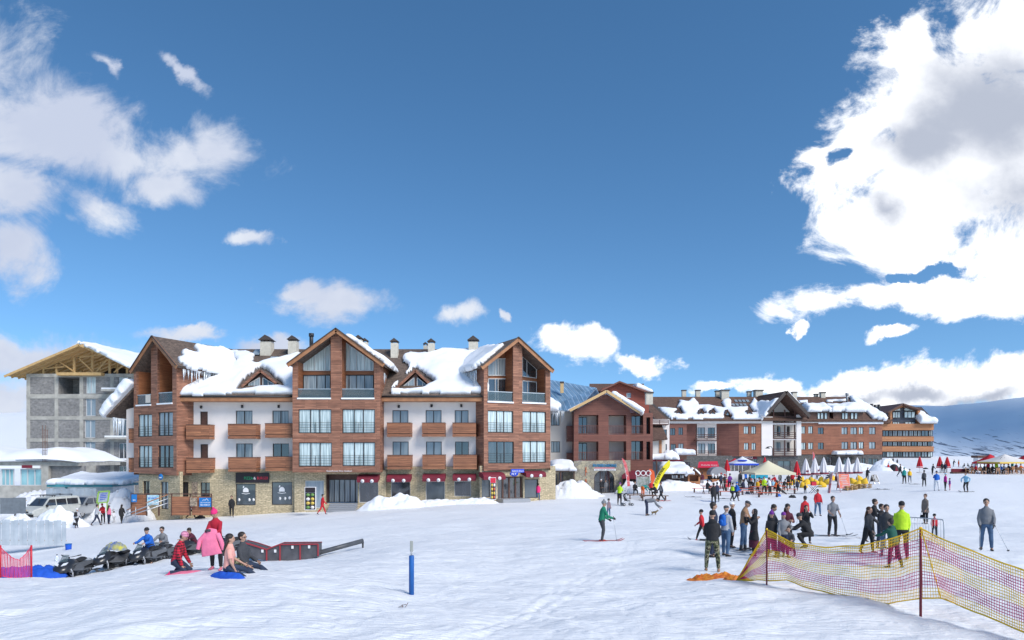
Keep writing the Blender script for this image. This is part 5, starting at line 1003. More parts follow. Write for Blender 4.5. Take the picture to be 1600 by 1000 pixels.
# ================================================================ orange banded building at the end
E = thing('orange_band_building', 'far glass-fronted building with three orange timber bands and a framed gable', 'hotel', (104, 186, 3)); pe = Plane(0, 185)
mb = MB(); pbox(mb, pe, pe.rect((1379,660,1459,718)), -10, -1.2); mb.build('inner_wall', mat('slate_wall', (.10,.11,.14), .7, vary=.2), E)
for y0, y1, x1 in ((662,672,1459),(682,689.5,1459),(697.5,705.5,1459)): mb = MB(); pbox(mb, pe, pe.rect((1377.5,y0,x1,y1)), -1.6, 0); mb.build('timber_band', M_orange, E)
rr = random.Random(5)
for y0, y1 in ((672.6,681.6),(690,697),(706,714)):
    x = 1379.5
    while x < 1455:
        w = rr.choice((5, 7, 9, 11)); window(E, pe.off(-1.0), (x, y0, min(x+w, 1457.5), y1), rr.choice((M_curt2, M_curt, M_dglass, M_curt2)), 2, rec=.1, fw=.12); x += w+.8
mb = MB(); wall(mb, pe.off(-.3), [pe.off(-.3).sz(*p) for p in ((1391,664),(1438,664),(1438,639),(1412,632.5),(1391,641))], [[pe.off(-.3).sz(*p) for p in ((1394,663),(1434,663),(1434,641),(1412,635.5),(1394,643))]], 1, 1); mb.build('gable_frame', M_orange, E)
mb = MB(); pbox(mb, pe, pe.rect((1392,640,1437,666)), -4, -1.5); mb.build('inner_wall', MATS['slate_wall'], E)
for r in ((1395,643.5,1407,653),(1413,643,1430,653),(1395,659,1406,665),(1414,659,1430,665)): window(E, pe.off(-.8), r, M_curt, 3, rec=.1, fw=.12)
poly_window(E, pe.off(-.9), [(1396,642),(1407,642),(1407,637.5),(1396,641.4)], M_curt, (.5,), M_frame, fw=.12); poly_window(E, pe.off(-.9), [(1413,642),(1430,642),(1413,636.5)], M_curt, (.5,), M_frame, fw=.12)
Eg = 183.5; A5 = [px3(1388,643,Eg), px3(1411.5,630,Eg), px3(1440,639,Eg)]; b5 = Vector((0,12,0)); mb = MB(); slab(mb, [A5[0], A5[1], A5[1]+b5, A5[0]+b5], .4); slab(mb, [A5[1], A5[2], A5[2]+b5, A5[1]+b5], .4); mb.build('gable_roof', M_trim, E)
mb = MB(); a, b, c, d = px3(1378,660,184), px3(1392,660,184), px3(1405,636,190), px3(1392,640,190); slab(mb, [a, b, c, d], .3); mb.build('shingle_roof', M_shing2, E); mb = MB(); a, b, c, d = px3(1438,661,184), px3(1464,661,184), px3(1440,636,192), px3(1430,636,192); slab(mb, [a, b, c, d], .3); rf = mb.build('shingle_roof', M_cap, E)
snow_patch(E, a, b-a, d-a, [(-.3,-.4),(4.9,-.4),(2.2,5),(-.2,5.5)], 1.5, seed=81, px=False, step=.35, Rr=1.0, wob=.3)
for x, y in ((1362,631),(1367.5,632.5),(1373,632)): mb = MB(); p = px3(x, 641, 160); t = px3(x, y, 160); mb.tube([p, t], .35, n=8); mb.build('roof_vent', M_dark, D_)
# ================================================================ people
SKIN = mat('skin', (.46,.27,.19), .55, vary=.08, vscale=20); HAIR = mat('dark_hair', (.022,.014,.011), .5, bump=.6, bscale=60); HAIRB = mat('brown_hair', (.07,.03,.016), .5, bump=.6, bscale=60); EYE = mat('eye_dark', (.01,.01,.012), .2); LIP = mat('lips', (.30,.10,.08), .5)
def cloth(name, c, c2=None, rough=.85, vs=5.0): return mat('cloth_'+name, c, rough, vary=.12 if not c2 else 0, col2=c2, vscale=vs, bump=.9, bscale=9)
CL = {k: cloth(k, c) for k, c in dict(black=(.016,.016,.019), charcoal=(.05,.052,.06), grey=(.19,.195,.21), lightgrey=(.42,.43,.46), white=(.72,.72,.74), navy=(.02,.028,.06), blue=(.01,.12,.50), skyblue=(.28,.52,.68), teal=(.01,.22,.20),
      green=(.01,.20,.11), dkgreen=(.012,.085,.06), red=(.52,.015,.025), crimson=(.40,.01,.03), maroon=(.09,.012,.03), orange=(.72,.14,.015), yellow=(.78,.45,.02), lime=(.45,.68,.02), pink=(.72,.17,.27), hotpink=(.75,.03,.18), magenta=(.50,.02,.24),
      salmon=(.78,.36,.30), tan=(.32,.18,.10), brown=(.11,.06,.035), greybrown=(.17,.135,.115), purple=(.17,.03,.26), beige=(.5,.42,.32), khaki=(.24,.21,.13)).items()}
CL['denim'] = cloth('denim', (.035,.075,.15), (.10,.18,.30), vs=4); CL['dkdenim'] = cloth('dkdenim', (.012,.02,.045), (.03,.05,.095), vs=5)
def camo_n(t, b, tcn):
    n = t.nodes.new('ShaderNodeTexNoise'); n.inputs['Scale'].default_value = 9; n.inputs['Detail'].default_value = 2; t.links.new(tcn.outputs['Object'], n.inputs['Vector']); r = t.nodes.new('ShaderNodeValToRGB'); e = r.color_ramp; e.interpolation = 'CONSTANT'
    e.elements[0].color = (.02,.022,.015,1); e.elements[1].position = .44; e.elements[1].color = (.10,.11,.055,1); k = e.elements.new(.52); k.color = (.28,.26,.17,1); k = e.elements.new(.6); k.color = (.05,.04,.025,1)
    t.links.new(n.outputs[0], r.inputs[0]); t.links.new(r.outputs[0], b.inputs['Base Color'])
CL['camo'] = mat('cloth_camouflage', rough=.9, build=camo_n)
def plaid_n(c1, c2):
    def f(t, b, tcn):
        w = []
        for ax in ('Z', 'X'):
            m = t.nodes.new('ShaderNodeTexWave'); m.bands_direction = ax; m.inputs['Scale'].default_value = 4.2; m.inputs['Distortion'].default_value = .4; t.links.new(tcn.outputs['Object'], m.inputs['Vector'])
            r = t.nodes.new('ShaderNodeMath'); r.operation = 'GREATER_THAN'; r.inputs[1].default_value = .5; t.links.new(m.outputs['Fac'], r.inputs[0]); w.append(r.outputs[0])
        a = t.nodes.new('ShaderNodeMath'); a.operation = 'ADD'; t.links.new(w[0], a.inputs[0]); t.links.new(w[1], a.inputs[1]); h = t.nodes.new('ShaderNodeMath'); h.operation = 'MULTIPLY'; h.inputs[1].default_value = .5; t.links.new(a.outputs[0], h.inputs[0])
        x = t.nodes.new('ShaderNodeMix'); x.data_type = 'RGBA'; t.links.new(h.outputs[0], x.inputs[0]); x.inputs[6].default_value = (*c1,1); x.inputs[7].default_value = (*c2,1); t.links.new(x.outputs[2], b.inputs['Base Color'])
    return f
CL['plaid'] = mat('cloth_red_plaid', rough=.9, build=plaid_n((.58,.02,.05), (.03,.006,.01))); CL['plaidgrey'] = mat('cloth_grey_plaid', rough=.9, build=plaid_n((.35,.28,.30), (.10,.03,.05)))
CL['stripe'] = mat('cloth_striped', rough=.9, build=plaid_n((.70,.30,.42), (.35,.10,.20)))
REM = []
def remesh(o, vox, sm=2):
    m = o.modifiers.new('r', 'REMESH'); m.mode = 'VOXEL'; m.voxel_size = vox; m.use_smooth_shade = True; s = o.modifiers.new('s', 'SMOOTH'); s.factor = .5; s.iterations = sm; REM.append(o); return o
Q = lambda *a: Vector(a)
STAND = dict(legs=((4,2,3),(-4,3,3)), lean=2, arms=((5,7,18),(0,8,12)))
POSES = dict(stand=STAND,
 relaxed=dict(legs=((6,4,5),(-3,6,4)), lean=2, arms=((8,12,30),(2,12,20))),
 walk=dict(legs=((24,8,2),(-20,18,2)), lean=5, arms=((-22,7,18),(24,7,25))),
 wide=dict(legs=((6,5,7),(-4,4,7)), lean=4, arms=((14,10,46,20),(12,10,44,20))),
 hip=dict(legs=((4,4,6),(-4,4,6)), lean=2, arms=((-12,42,75,55),(6,12,20))),
 phone=dict(legs=((3,3,5),(-3,3,5)), lean=-2, arms=((62,16,105,25),(62,16,105,25))),
 hold=dict(legs=((4,4,5),(-3,4,5)), lean=6, arms=((28,8,75,22),(28,8,75,22)), head=22),
 point=dict(legs=((10,6,7),(-10,6,7)), lean=6, arms=((35,38,10),(12,10,30))),
 reach=dict(legs=((8,6,6),(-8,10,6)), lean=14, arms=((48,12,28),(20,12,40))),
 ski=dict(legs=((16,24,3),(8,20,3)), lean=10, arms=((14,14,42),(24,14,46))),
 ride=dict(legs=((24,30,9),(12,34,9)), lean=12, arms=((10,55,12),(-6,50,16))),
 bend=dict(legs=((8,6,9),(2,6,9)), lean=82, arms=((28,6,14),(36,6,20)), head=10),
 crouch=dict(legs=((88,118,12),(70,112,12)), lean=34, arms=((52,14,40),(52,14,40)), head=5),
 sit=dict(legs=((84,82,9),(80,76,9)), lean=6, arms=((32,10,48,15),(32,10,48,15)), seat=.46),
 sitfwd=dict(legs=((78,70,10),(70,60,10)), lean=26, arms=((50,12,45,10),(50,12,45,10)), seat=.46, head=12),
 ground=dict(legs=((76,22,5),(56,4,8)), lean=4, arms=((20,12,40,15),(6,14,20)), seat=.0),
 longsit=dict(legs=((78,26,7),(64,6,10)), lean=-2, arms=((24,8,38,12),(16,10,30,12)), seat=.0),
 kneel=dict(legs=((52,142,9),(48,140,9)), lean=14, arms=((12,12,18),(4,14,14)), seat=.12, head=24),
 drive=dict(legs=((68,74,16),(62,72,16)), lean=24, arms=((56,16,30),(56,16,30)), seat=.62))
def person(key, px, py, hpx, face, label, pose='stand', top='black', legs='black', hat=None, hair=None, skirt=None, coat=0.0, short=False, boots='black', glove=None, glasses=False, hood=None, bag=None, d=None, z=None, det=None, detail=1, group=None, female=False, belt=None, lift=0.0, scale=None, vest=None, face_turn=0.0):
    """face: heading in degrees, 0 = away from the camera, 90 = towards photo left, -90 = right, 180 = towards the camera"""
    if d is None: d = hit(px, py)
    x = (px-CX)/FPX*d; gzv = gz(x, d) if z is None else z; ps = POSES[pose]
    H = scale*1.75 if scale else min(1.95, max(.85, hpx*d/FPX*(1.0 if pose not in ('sit',) else 1))); s = H/1.75; near = hpx > 55; mid = hpx > 36
    vox = (.017 if near else .024 if mid else .034)*s
    th, sh_, ua, fa = .43, .42, .30, .27
    # --- skeleton (metres for a 1.75 m adult), forward +y, right +x
    up = Q(0, math.sin(R(ps['lean'])), math.cos(R(ps['lean']))); hipc = Q(0,0,0); hd = 1.05 if H > 1.35 else 1.2
    J = {}
    for i, sd_ in ((0, -1), (1, 1)):
        a, k, ab = ps['legs'][i]; h = Q(sd_*.095, 0, 0)
        dr = Q(sd_*math.sin(R(ab)), math.sin(R(a))*math.cos(R(ab)), -math.cos(R(a))*math.cos(R(ab))); kn = h+dr*th
        a2 = a-k; dr2 = Q(sd_*math.sin(R(ab))*.5, math.sin(R(a2)), -math.cos(R(a2))).normalized(); an = kn+dr2*sh_
        fl = Q(0, math.cos(R(min(a2, 0)*.5)), math.sin(R(max(-40, min(0, a2*.5))))).normalized() if a2 < 25 else Q(0, math.cos(R(a2+20)), math.sin(R(a2+20)))*1
        if a2 > 25: fl = Q(sd_*.15, .35, .93).normalized()
        if pose == 'kneel': fl = Q(0, -.9, -.3).normalized()
        if pose in ('stand','relaxed','wide','hip','phone','hold','point','ski','ride','bend','sit','sitfwd','drive','reach','walk','crouch'): fl = Q(sd_*.12, 1, -.02 if a2 > -12 else -.45).normalized()
        J['leg', i] = (h, kn, an, fl)
    shc = hipc+up*.50; neck = hipc+up*.565; hn = ps.get('head', 0)+ps['lean']*(.35 if ps['lean'] < 50 else .9); hup = Q(0, math.sin(R(hn)), math.cos(R(hn))); headc = neck+hup*.135*hd
    for i, sd_ in ((0, -1), (1, 1)):
        q = ps['arms'][i]; a, ab, el = q[:3]; inw = q[3] if len(q) > 3 else 6; S_ = shc+Q(sd_*(.158 if not female else .142), 0, -.046)
        dr = Q(sd_*math.sin(R(ab)), math.sin(R(a))*math.cos(R(ab)), -math.cos(R(a))*math.cos(R(ab))); E_ = S_+dr*ua; a2 = a+el
        dr2 = Q(-sd_*math.sin(R(inw)), math.sin(R(a2))*math.cos(R(inw)), -math.cos(R(a2))*math.cos(R(inw))).normalized(); J['arm', i] = (S_, E_, E_+dr2*fa, dr2)
    lows = [J['leg', i][2].z-.085 for i in (0, 1)]+([J['leg', i][1].z-.06 for i in (0, 1)] if pose == 'kneel' else [])
    if 'seat' in ps and pose not in ('kneel', 'crouch'): off = ps['seat']+.10
    else: off = -min(lows)
    base = Vector((x, d, gzv+lift)); t = thing('person', label, 'person', base, R(face), group); T0 = Q(0, 0, off)
    def W_(p): return (p+T0)*s
    kid = H < 1.3; fat = 1.0+(.05 if not female else -.04); pts = {}
    def part(name, m, fn, vx=None, sm=2, parent=t):
        mb = MB(); fn(mb); me = bpy.data.meshes.new(name); me.from_pydata([tuple(v) for v in mb.v], [], mb.f); me.materials.append(m if not isinstance(m, str) else CL[m]); o = bpy.data.objects.new(name, me); COL.objects.link(o); o.parent = parent; return remesh(o, vx or vox, sm)
    def torso(mb, g, lo=-.06, hi=.54, w=1.0):
        w *= s; pr = [(-.10,.155,.115),(-.02,.165,.125),(.08,.150,.115),(.20,.145 if female else .152,.110),(.34,.158,.118),(.43,.160,.108),(.485,.142,.088),(.545,.068,.066)]
        sel = [q for q in pr if lo-.03 <= q[0] <= hi+.03]; pp_ = []; rr_ = []
        for (k, rx, ry) in sel:
            u_ = up if k > 0 else Q(0, math.sin(R(ps['lean']*.4)), math.cos(R(ps['lean']*.4))); pp_.append(W_(hipc+u_*k)); rr_.append((rx*w*fat+g*s, ry*w*fat+g*s))
        mb.tube(pp_, rr_, n=14)
    def arm(mb, i, g, to=1.0):
        S_, E_, H_, dr = J['arm', i]; e = H_ if to == 1 else E_.lerp(H_, to)
        mb.tube([W_(shc+Q((S_.x)*.5, 0, -.035)), W_(S_), W_(S_.lerp(E_, .5)), W_(E_), W_(E_.lerp(H_, .5)), W_(e)], [(.040+g)*s, (.050+g)*s, (.049+g)*s, (.045+g)*s, (.043+g)*s, (.032+g)*s], n=9)
    def leg(mb, i, g, to=1.0):
        h, kn, an, fl = J['leg', i]; mb.tube([W_(h+Q(0,0,.04)), W_(h.lerp(kn, .15)), W_(h.lerp(kn, .55)), W_(kn), W_(kn.lerp(an, .35)), W_(kn.lerp(an, .8*to)), W_(kn.lerp(an, to))], [(.085+g)*s, (.092+g)*s, (.075+g)*s, (.058+g)*s, (.058+g)*s, (.044+g)*s, (.042+g)*s], n=9)
    def hand(mb, i, g=0):
        S_, E_, H_, dr = J['arm', i]; sd_ = -1 if i == 0 else 1; c = H_+dr*.045; side = Q(0,1,0).cross(dr); side = side.normalized() if side.length > .1 else Q(1,0,0)
        mb.tube([W_(H_-dr*.02), W_(H_+dr*.03), W_(H_+dr*.085)], [(.024+g)*s, (.038*1+g, .018+g) if False else ((.022+g)*s, (.038+g)*s), ((.016+g)*s, (.036+g)*s)], n=8)
    def fingers(mb, i, g=0, mi=0):
        S_, E_, H_, dr = J['arm', i]; sd_ = -1 if i == 0 else 1; inn = Q(-sd_, 0, 0); inn = (inn-dr*inn.dot(dr)).normalized(); wd = dr.cross(inn).normalized(); fw_ = wd if wd.y > 0 else -wd
        for j, (o_, l_) in enumerate(((.027,.070),(.009,.080),(-.009,.074),(-.027,.058))):
            a = H_+dr*.080+fw_*o_; k = .25+.12*j; b = a+(dr*(1-k*.3)+inn*k*.6).normalized()*l_*.5; c = b+(dr*.55+inn*.85).normalized()*l_*.5; mb.tube([W_(a), W_(b), W_(c)], [(.0095+g)*s, (.0085+g)*s, (.006+g)*s], mi, n=6)
        a = H_+dr*.03+fw_*.03; b = a+(dr*.5+fw_*.75+inn*.3).normalized()*.035; c = b+(dr*.85+fw_*.1+inn*.5).normalized()*.030; mb.tube([W_(a), W_(b), W_(c)], [(.012+g)*s, (.010+g)*s, (.007+g)*s], mi, n=6)
    RT = Matrix.Rotation(R(face_turn), 3, hup); hx = RT@Q(1,0,0); hy = RT@(hup.cross(Q(1,0,0))); hM = Matrix((hx, hy, hup)).transposed(); hs = s*hd
    def HP(a, b, c): return W_(headc)+(hx*a+hy*b+hup*c)*hs
    def body(mb):
        torso(mb, -.012); [arm(mb, i, -.008) for i in (0, 1)]; [leg(mb, i, -.008) for i in (0, 1)]
        for i in (0, 1):
            h, kn, an, fl = J['leg', i]; mb.tube([W_(an), W_(an+Q(0,0,-.035)), W_(an+fl*.10+Q(0,0,-.045))], [.035*s, .035*s, .028*s], n=8)
            if not glove: hand(mb, i)
        mb.tube([W_(neck-hup*.06), W_(neck), W_(neck+hup*.07)], [.058*s, .052*s, .052*s], n=10)
        mb.ell(HP(0,.002,.035), (.074*hs, .094*hs, .095*hs), M=hM, nu=16, nv=12); mb.tube([HP(0,.022,.02), HP(0,.030,-.045), HP(0,.036,-.085)], [(.062*hs,.066*hs), (.055*hs,.058*hs), (.030*hs,.032*hs)], n=12, ref=hx)
        mb.tube([HP(0,.088,.035), HP(0,.104,-.005), HP(0,.094,-.022)], [.010*hs, .016*hs, .014*hs], n=6)
        for q in (-1, 1): mb.ell(HP(q*.076, -.005, .005), (.012*hs, .022*hs, .032*hs), M=hM, nu=8, nv=6)
    bo = part('body', SKIN, body, vox*.8 if near else vox, 1)
    if mid:           # separate fingers, eyes, brows and mouth welded to the body mesh after the surface is fused
        ex = MB()
        if not glove:
            for i in (0, 1): fingers(ex, i)
        for q in (-1, 1): ex.ell(HP(q*.030, .086, .012), (.011*hs, .008*hs, .007*hs), 1, M=hM, nu=8, nv=6); ex.ell(HP(q*.030, .090, .032), (.016*hs, .006*hs, .004*hs), 3, M=hM, nu=8, nv=4)
        ex.ell(HP(0, .092, -.048), (.022*hs, .007*hs, .007*hs), 2, M=hM, nu=8, nv=6); bo['_x'] = 1; EXTRA[bo.name] = ex
    if legs:
        part('skirt' if skirt == 'only' else 'trousers', legs, lambda mb: (mb.tube([W_(hipc+Q(0,0,-.09)), W_(hipc), W_(hipc+up*.10)], [(.165*s,.130*s), (.170*s,.132*s), (.155*s,.118*s)], n=14), [leg(mb, i, .012, .97) for i in (0, 1)]))
    for i in (0, 1):
        h, kn, an, fl = J['leg', i]; part('boot' if boots != 'ski' else 'ski_boot', 'charcoal' if boots == 'ski' else boots, lambda mb: (mb.tube([W_(an-(an-kn).normalized()*(-.06 if boots != 'ski' else -.0)+(kn-an).normalized()*(.12 if boots == 'ski' else .05)), W_(an), W_(an+Q(0,0,-.04))], [(.050 if boots != 'ski' else .062)*s, (.050 if boots != 'ski' else .06)*s, .048*s], n=9),
             mb.tube([W_(an-fl*.07+Q(0,0,-.055)), W_(an+Q(0,0,-.05)), W_(an+fl*.09+Q(0,0,-.058)), W_(an+fl*.19+Q(0,0,-.062))], [(.036*s,.026*s), (.044*s,.036*s), (.046*s,.030*s), (.030*s,.018*s)], n=9)))
    def jk(mb):
        torso(mb, .020); [(arm(mb, i, .014, .97) if not short else mb.tube([W_(shc+Q(J['arm',i][0].x*.5,0,-.035)), W_(J['arm',i][0]), W_(J['arm',i][0].lerp(J['arm',i][1],.78))], [.062*s, .072*s, .066*s], n=9)) for i in (0, 1)]; mb.tube([W_(neck-up*.09), W_(neck-up*.01), W_(neck+hup*.035)], [(.11*s,.085*s), (.072*s,.072*s), (.066*s,.068*s)], n=12)
        if hood: mb.ell(W_(neck+Q(0,-.075,-.02)), (.12*s, .07*s, .075*s))
        if coat:
            c = [W_(hipc+Q(0,0,.02))]; rr_ = [(.172*s,.135*s)]; mid_ = (J['leg',0][1]+J['leg',1][1])/2; sp_ = abs(J['leg',0][1].x-J['leg',1][1].x)/2
            for k in (.35, .7, 1.0): c.append(W_(hipc.lerp(mid_, coat*k))); rr_.append(((.175+(sp_*.5+.03)*k*coat)*s, (.140+.05*k*coat+abs(J['leg',0][1].y-J['leg',1][1].y)*.3*coat*k)*s))
            mb.tube(c, rr_, n=16)
    part('jacket', top, jk)
    if vest: part('vest', vest, lambda mb: torso(mb, .033, .02, .50))
    if skirt and skirt != 'only':
        def sk(mb):
            mid_ = (J['leg',0][1]+J['leg',1][1])/2; a_ = (J['leg',0][2]+J['leg',1][2])/2; mb.tube([W_(hipc+up*.1), W_(hipc), W_(hipc.lerp(mid_,.6)), W_(mid_), W_(mid_.lerp(a_,.45))], [(.15*s,.12*s), (.175*s,.14*s), (.20*s,.17*s), (.215*s,.185*s), (.22*s,.19*s)], n=16)
        part('dress', skirt, sk)
    if glove:
        for i in (0, 1): g = part('glove', glove, lambda mb: (hand(mb, i, .006), fingers(mb, i, .005)), min(vox, .012*s) if near else vox, 1)
    if hat:
        kind, col = hat.split(':') if ':' in hat else ('beanie', hat)
        if kind == 'hijab': part('headscarf', col, lambda mb: (mb.ell(HP(0,-.018,.035), (.092*hs,.100*hs,.112*hs), M=hM, nu=16, nv=10), mb.tube([HP(0,-.03,.0), W_(neck-up*.02), W_(neck-up*.13)], [(.088*hs,.085*hs), (.10*s,.095*s), (.17*s,.12*s)], n=14)))
        elif kind == 'helmet': part('helmet', col, lambda mb: (mb.ell(HP(0,-.012,.055), (.100*hs,.118*hs,.092*hs), M=hM, nu=16, nv=10), mb.ell(HP(0,-.04,-.01), (.096*hs,.07*hs,.06*hs), M=hM))); part('goggles', 'black', lambda mb: mb.ell(HP(0,.092,.030), (.062*hs,.022*hs,.026*hs), M=hM), vox*.7)
        elif kind == 'cap': part('cap', col, lambda mb: (mb.ell(HP(0,-.004,.075), (.082*hs,.100*hs,.062*hs), M=hM, nu=16, nv=10), mb.tube([HP(0,.07,.060), HP(0,.155,.048)], [(.060*hs,.012*hs), (.045*hs,.010*hs)], n=10, ref=hx)))
        else:
            part('beanie', col, lambda mb: (mb.ell(HP(0,-.008,.075), (.086*hs,.106*hs,.088*hs), M=hM, nu=16, nv=10), mb.tube([HP(0,-.006,.030), HP(0,-.006,.065)], [(.084*hs,.104*hs), (.090*hs,.110*hs)], n=14, ref=hx), (mb.ell(HP(0,-.01,.185), (.036*hs,)*3) if kind == 'pom' else None)))
    if hair or not hat:
        hm = HAIRB if hair == 'brown' or hair == 'longbrown' else HAIR; lg = (hair or '').startswith('long')
        def hr(mb):
            if not hat: mb.ell(HP(0,-.022,.064), (.092*hs,.102*hs,.092*hs), M=hM, nu=16, nv=10)
            mb.ell(HP(0,-.055,.005), (.074*hs,.052*hs,.080*hs), M=hM)
            if lg: mb.tube([HP(0,-.055,.03), HP(0,-.085,-.08), W_(neck-up*.14+Q(0,-.125,0)), W_(neck-up*.27+Q(0,-.135,0))], [(.075*hs,.045*hs), (.095*hs,.045*hs), (.10*s,.035*s), (.06*s,.02*s)], n=10)
        part('hair', hm, hr, vox*.9)
    if glasses: part('sunglasses', 'black', lambda mb: (mb.ell(HP(-.032,.090,.012), (.026*hs,.012*hs,.018*hs), M=hM), mb.ell(HP(.032,.090,.012), (.026*hs,.012*hs,.018*hs), M=hM), mb.tube([HP(-.075,.02,.018), HP(-.06,.085,.016), HP(0,.097,.016), HP(.06,.085,.016), HP(.075,.02,.018)], .006*hs, n=5)), .007*hs, 0)
    if bag:           # a rucksack is a thing of its own, strapped to the back
        bk = thing('rucksack', bag[1], 'rucksack', base, R(face)); c = shc-up*.16+Q(0,-.19,0)
        part('pack_body', bag[0], lambda mb: (mb.tube([W_(c-up*.20), W_(c-up*.17), W_(c+up*.12), W_(c+up*.20)], [(.10*s,.06*s), (.15*s,.09*s), (.14*s,.085*s), (.08*s,.05*s)], n=12), mb.ell(W_(c-up*.07+Q(0,-.09,0)), (.10*s,.045*s,.09*s))), vox, 2, bk)
        for q in (-1, 1): part('strap', bag[0], lambda mb: mb.tube([W_(c+up*.16+Q(q*.08,.02,0)), W_(shc+Q(q*.11,0,.055)), W_(shc+Q(q*.12,.14,-.06)), W_(shc-up*.22+Q(q*.14,.12,0)), W_(c-up*.14+Q(q*.13,.05,0))], .016*s, n=6), .014*s, 0, bk)
    PPL[key] = dict(o=t, s=s, J=J, W=W_, base=base, face=face, up=up, hipc=hipc); return t
PPL = {}; EXTRA = {}
def bake():
    """turn the remesh modifiers into real meshes in one evaluation and weld fingers and faces to them"""
    bpy.context.view_layer.update(); dg = bpy.context.evaluated_depsgraph_get(); new = [(o, bpy.data.meshes.new_from_object(o.evaluated_get(dg))) for o in REM]
    for o, me in new:
        o.modifiers.clear(); old = o.data; me.name = old.name; ex = EXTRA.get(o.name)
        if ex:
            me.materials.clear(); [me.materials.append(m) for m in (SKIN, EYE, LIP, HAIR)]; bm = bmesh.new(); bm.from_mesh(me); vs = [bm.verts.new(v) for v in ex.v]
            for f, mi in zip(ex.f, ex.m):
                try: q = bm.faces.new([vs[i] for i in f]); q.material_index = mi; q.smooth = True
                except ValueError: pass
            bm.to_mesh(me); bm.free(); del o['_x']
        me.polygons.foreach_set('use_smooth', [True]*len(me.polygons)); o.data = me; bpy.data.meshes.remove(old)
def ski_pair(px, py, d, face, label, m='ski_red', L_=1.65, spread=.12, tip=True, group=None, z=None, skew=0.0):
    x = (px-CX)/FPX*d; zz = gz(x, d) if z is None else z; t = thing('skis', label, 'skis', (x, d, zz+.02), R(face), group)
    mm = {'ski_red': ((.45,.04,.03)), 'ski_black': ((.03,.03,.035)), 'ski_white': ((.6,.6,.62)), 'ski_blue': ((.03,.12,.4)), 'ski_orange': (.6,.15,.03)}[m]; mt = mat(m, mm, .35)
    for q in (-1, 1):
        mb = MB(); a = q*R(skew); c, s_ = math.cos(a), math.sin(a); pts = []; vs = []; n = 12
        for k in range(n+1):
            y = -L_*.48+L_*k/n; w = .042+.012*abs(2*k/n-1)**2; w *= (1 if k < n else .35); zc = .0+(.10*max(0, (k-n*.82)/(n*.18))**1.6)+(.02*max(0, (n*.06-k)/(n*.06)))
            for sx in (-1, 1):
                X = q*spread+sx*w; vs += [(X*c-y*s_, X*s_+y*c, zc), (X*c-y*s_, X*s_+y*c, zc+.012)]
        F = []
        for k in range(n):
            a0 = 4*k; b0 = a0+4; F += [(a0+1, a0+3, b0+3, b0+1), (a0, b0, b0+2, a0+2), (a0, a0+1, b0+1, b0), (a0+2, b0+2, b0+3, a0+3)]
        F += [(0,2,3,1), (4*n, 4*n+1, 4*n+3, 4*n+2)]; mb.add(vs, F); mb.box((q*spread, 0, .03), (.06, .26, .03)); mb.v = [tuple(v) for v in mb.v]; mb.build('ski', mt, t, org=(0,0,0))
    return t
def pole(a, b, label, cat='ski pole', m=None, r=.009, group=None):
    t = thing('ski_pole', label, cat, b, group=group); a = Vector(a); b = Vector(b); mb = MB(); mb.tube([a, b], [r*1.2, r*.8], n=6); mb.build('shaft', m or M_steel, t)
    mb = MB(); dd = (a-b).normalized(); mb.tube([a-dd*.12, a+dd*.02], .017, n=7); mb.build('grip', M_black, t); mb = MB(); mb.tube([b+dd*.06, b+dd*.075], .045, n=10); mb.build('basket', M_black, t); return t
# ---------------------------------------------------------------- far left group by the vans
P = person
P('l1',25,811,28,0,'person in orange jacket and grey trousers standing alone by the metal sheet','relaxed','orange','charcoal',detail=0)
P('l2',111,806,30,10,'person in a teal jacket and black trousers beside the white van','stand','teal','black',hat='beanie:black')
P('l3',121,807,30,150,'person in a dark jacket half hidden behind the teal jacket by the vans','hold','charcoal','black')
P('l4',128,810,28,180,'person in a grey hooded jacket in the middle of the group by the vans','stand','grey','black',hood=True)
P('l5',139,809,33,20,'person in a long black coat seen from behind beside the tilted notice board','stand','black','black',coat=.8)
P('l6',145,806,30,200,'person in a purple jacket behind the long black coat near the vans','stand','purple','black',hair='long')
P('l7',120,825,31,0,'person in a pale grey jacket with a black rucksack walking towards the vans','walk','lightgrey','black',hat='beanie:white',bag=('black','black rucksack on the pale grey jacket near the vans'))
P('l8',151,821,33,-50,'person in a light grey jumper striding between the group and the snowmobiles','walk','lightgrey','navy')
P('l9',161,818,31,180,'child in a red top held close in the walking group','hold','red','black',hat='beanie:red')
P('l10',170,819,29,-20,'person in a pink jacket and dark trousers carrying a beige bag','stand','pink','navy',hair='long')
P('l11',190,818,30,10,'person with long black hair and black coat walking alone past the ramp','walk','black','black',hair='long',coat=.45,female=True)
P('l12',178,788,17,90,'small figure in white standing on the ploughed snow by the notice board','stand','white','lightgrey',d=62)
# in front of the big hotel
P('h1',299,811,30,-80,'skier in a white and red jacket walking past the blue hire banner','walk','white','black',hat='helmet:white',vest='crimson')
P('h2',362,808,34,-160,'person in black with a dark rucksack beside the pizza window','walk','black','black',bag=('charcoal','dark rucksack on the person passing the pizza window'))
P('h3',503.5,804,32,-70,'person in an all red ski suit striding past the hotel entrance steps','walk','red','red',hair='short',boots='black')
P('h4',841,782,26,0,'person in a bright pink coat and jeans standing by the blue hanging sign','stand','hotpink','denim',coat=.35,hood=True)
P('h5',939,773.5,24,-120,'person in black with white gloves outside the arched shop door','stand','black','black',hat='beanie:white')
P('h6',946.5,768,20,180,'person in pale grey leaving the arched shop door','stand','grey','grey',d=76)
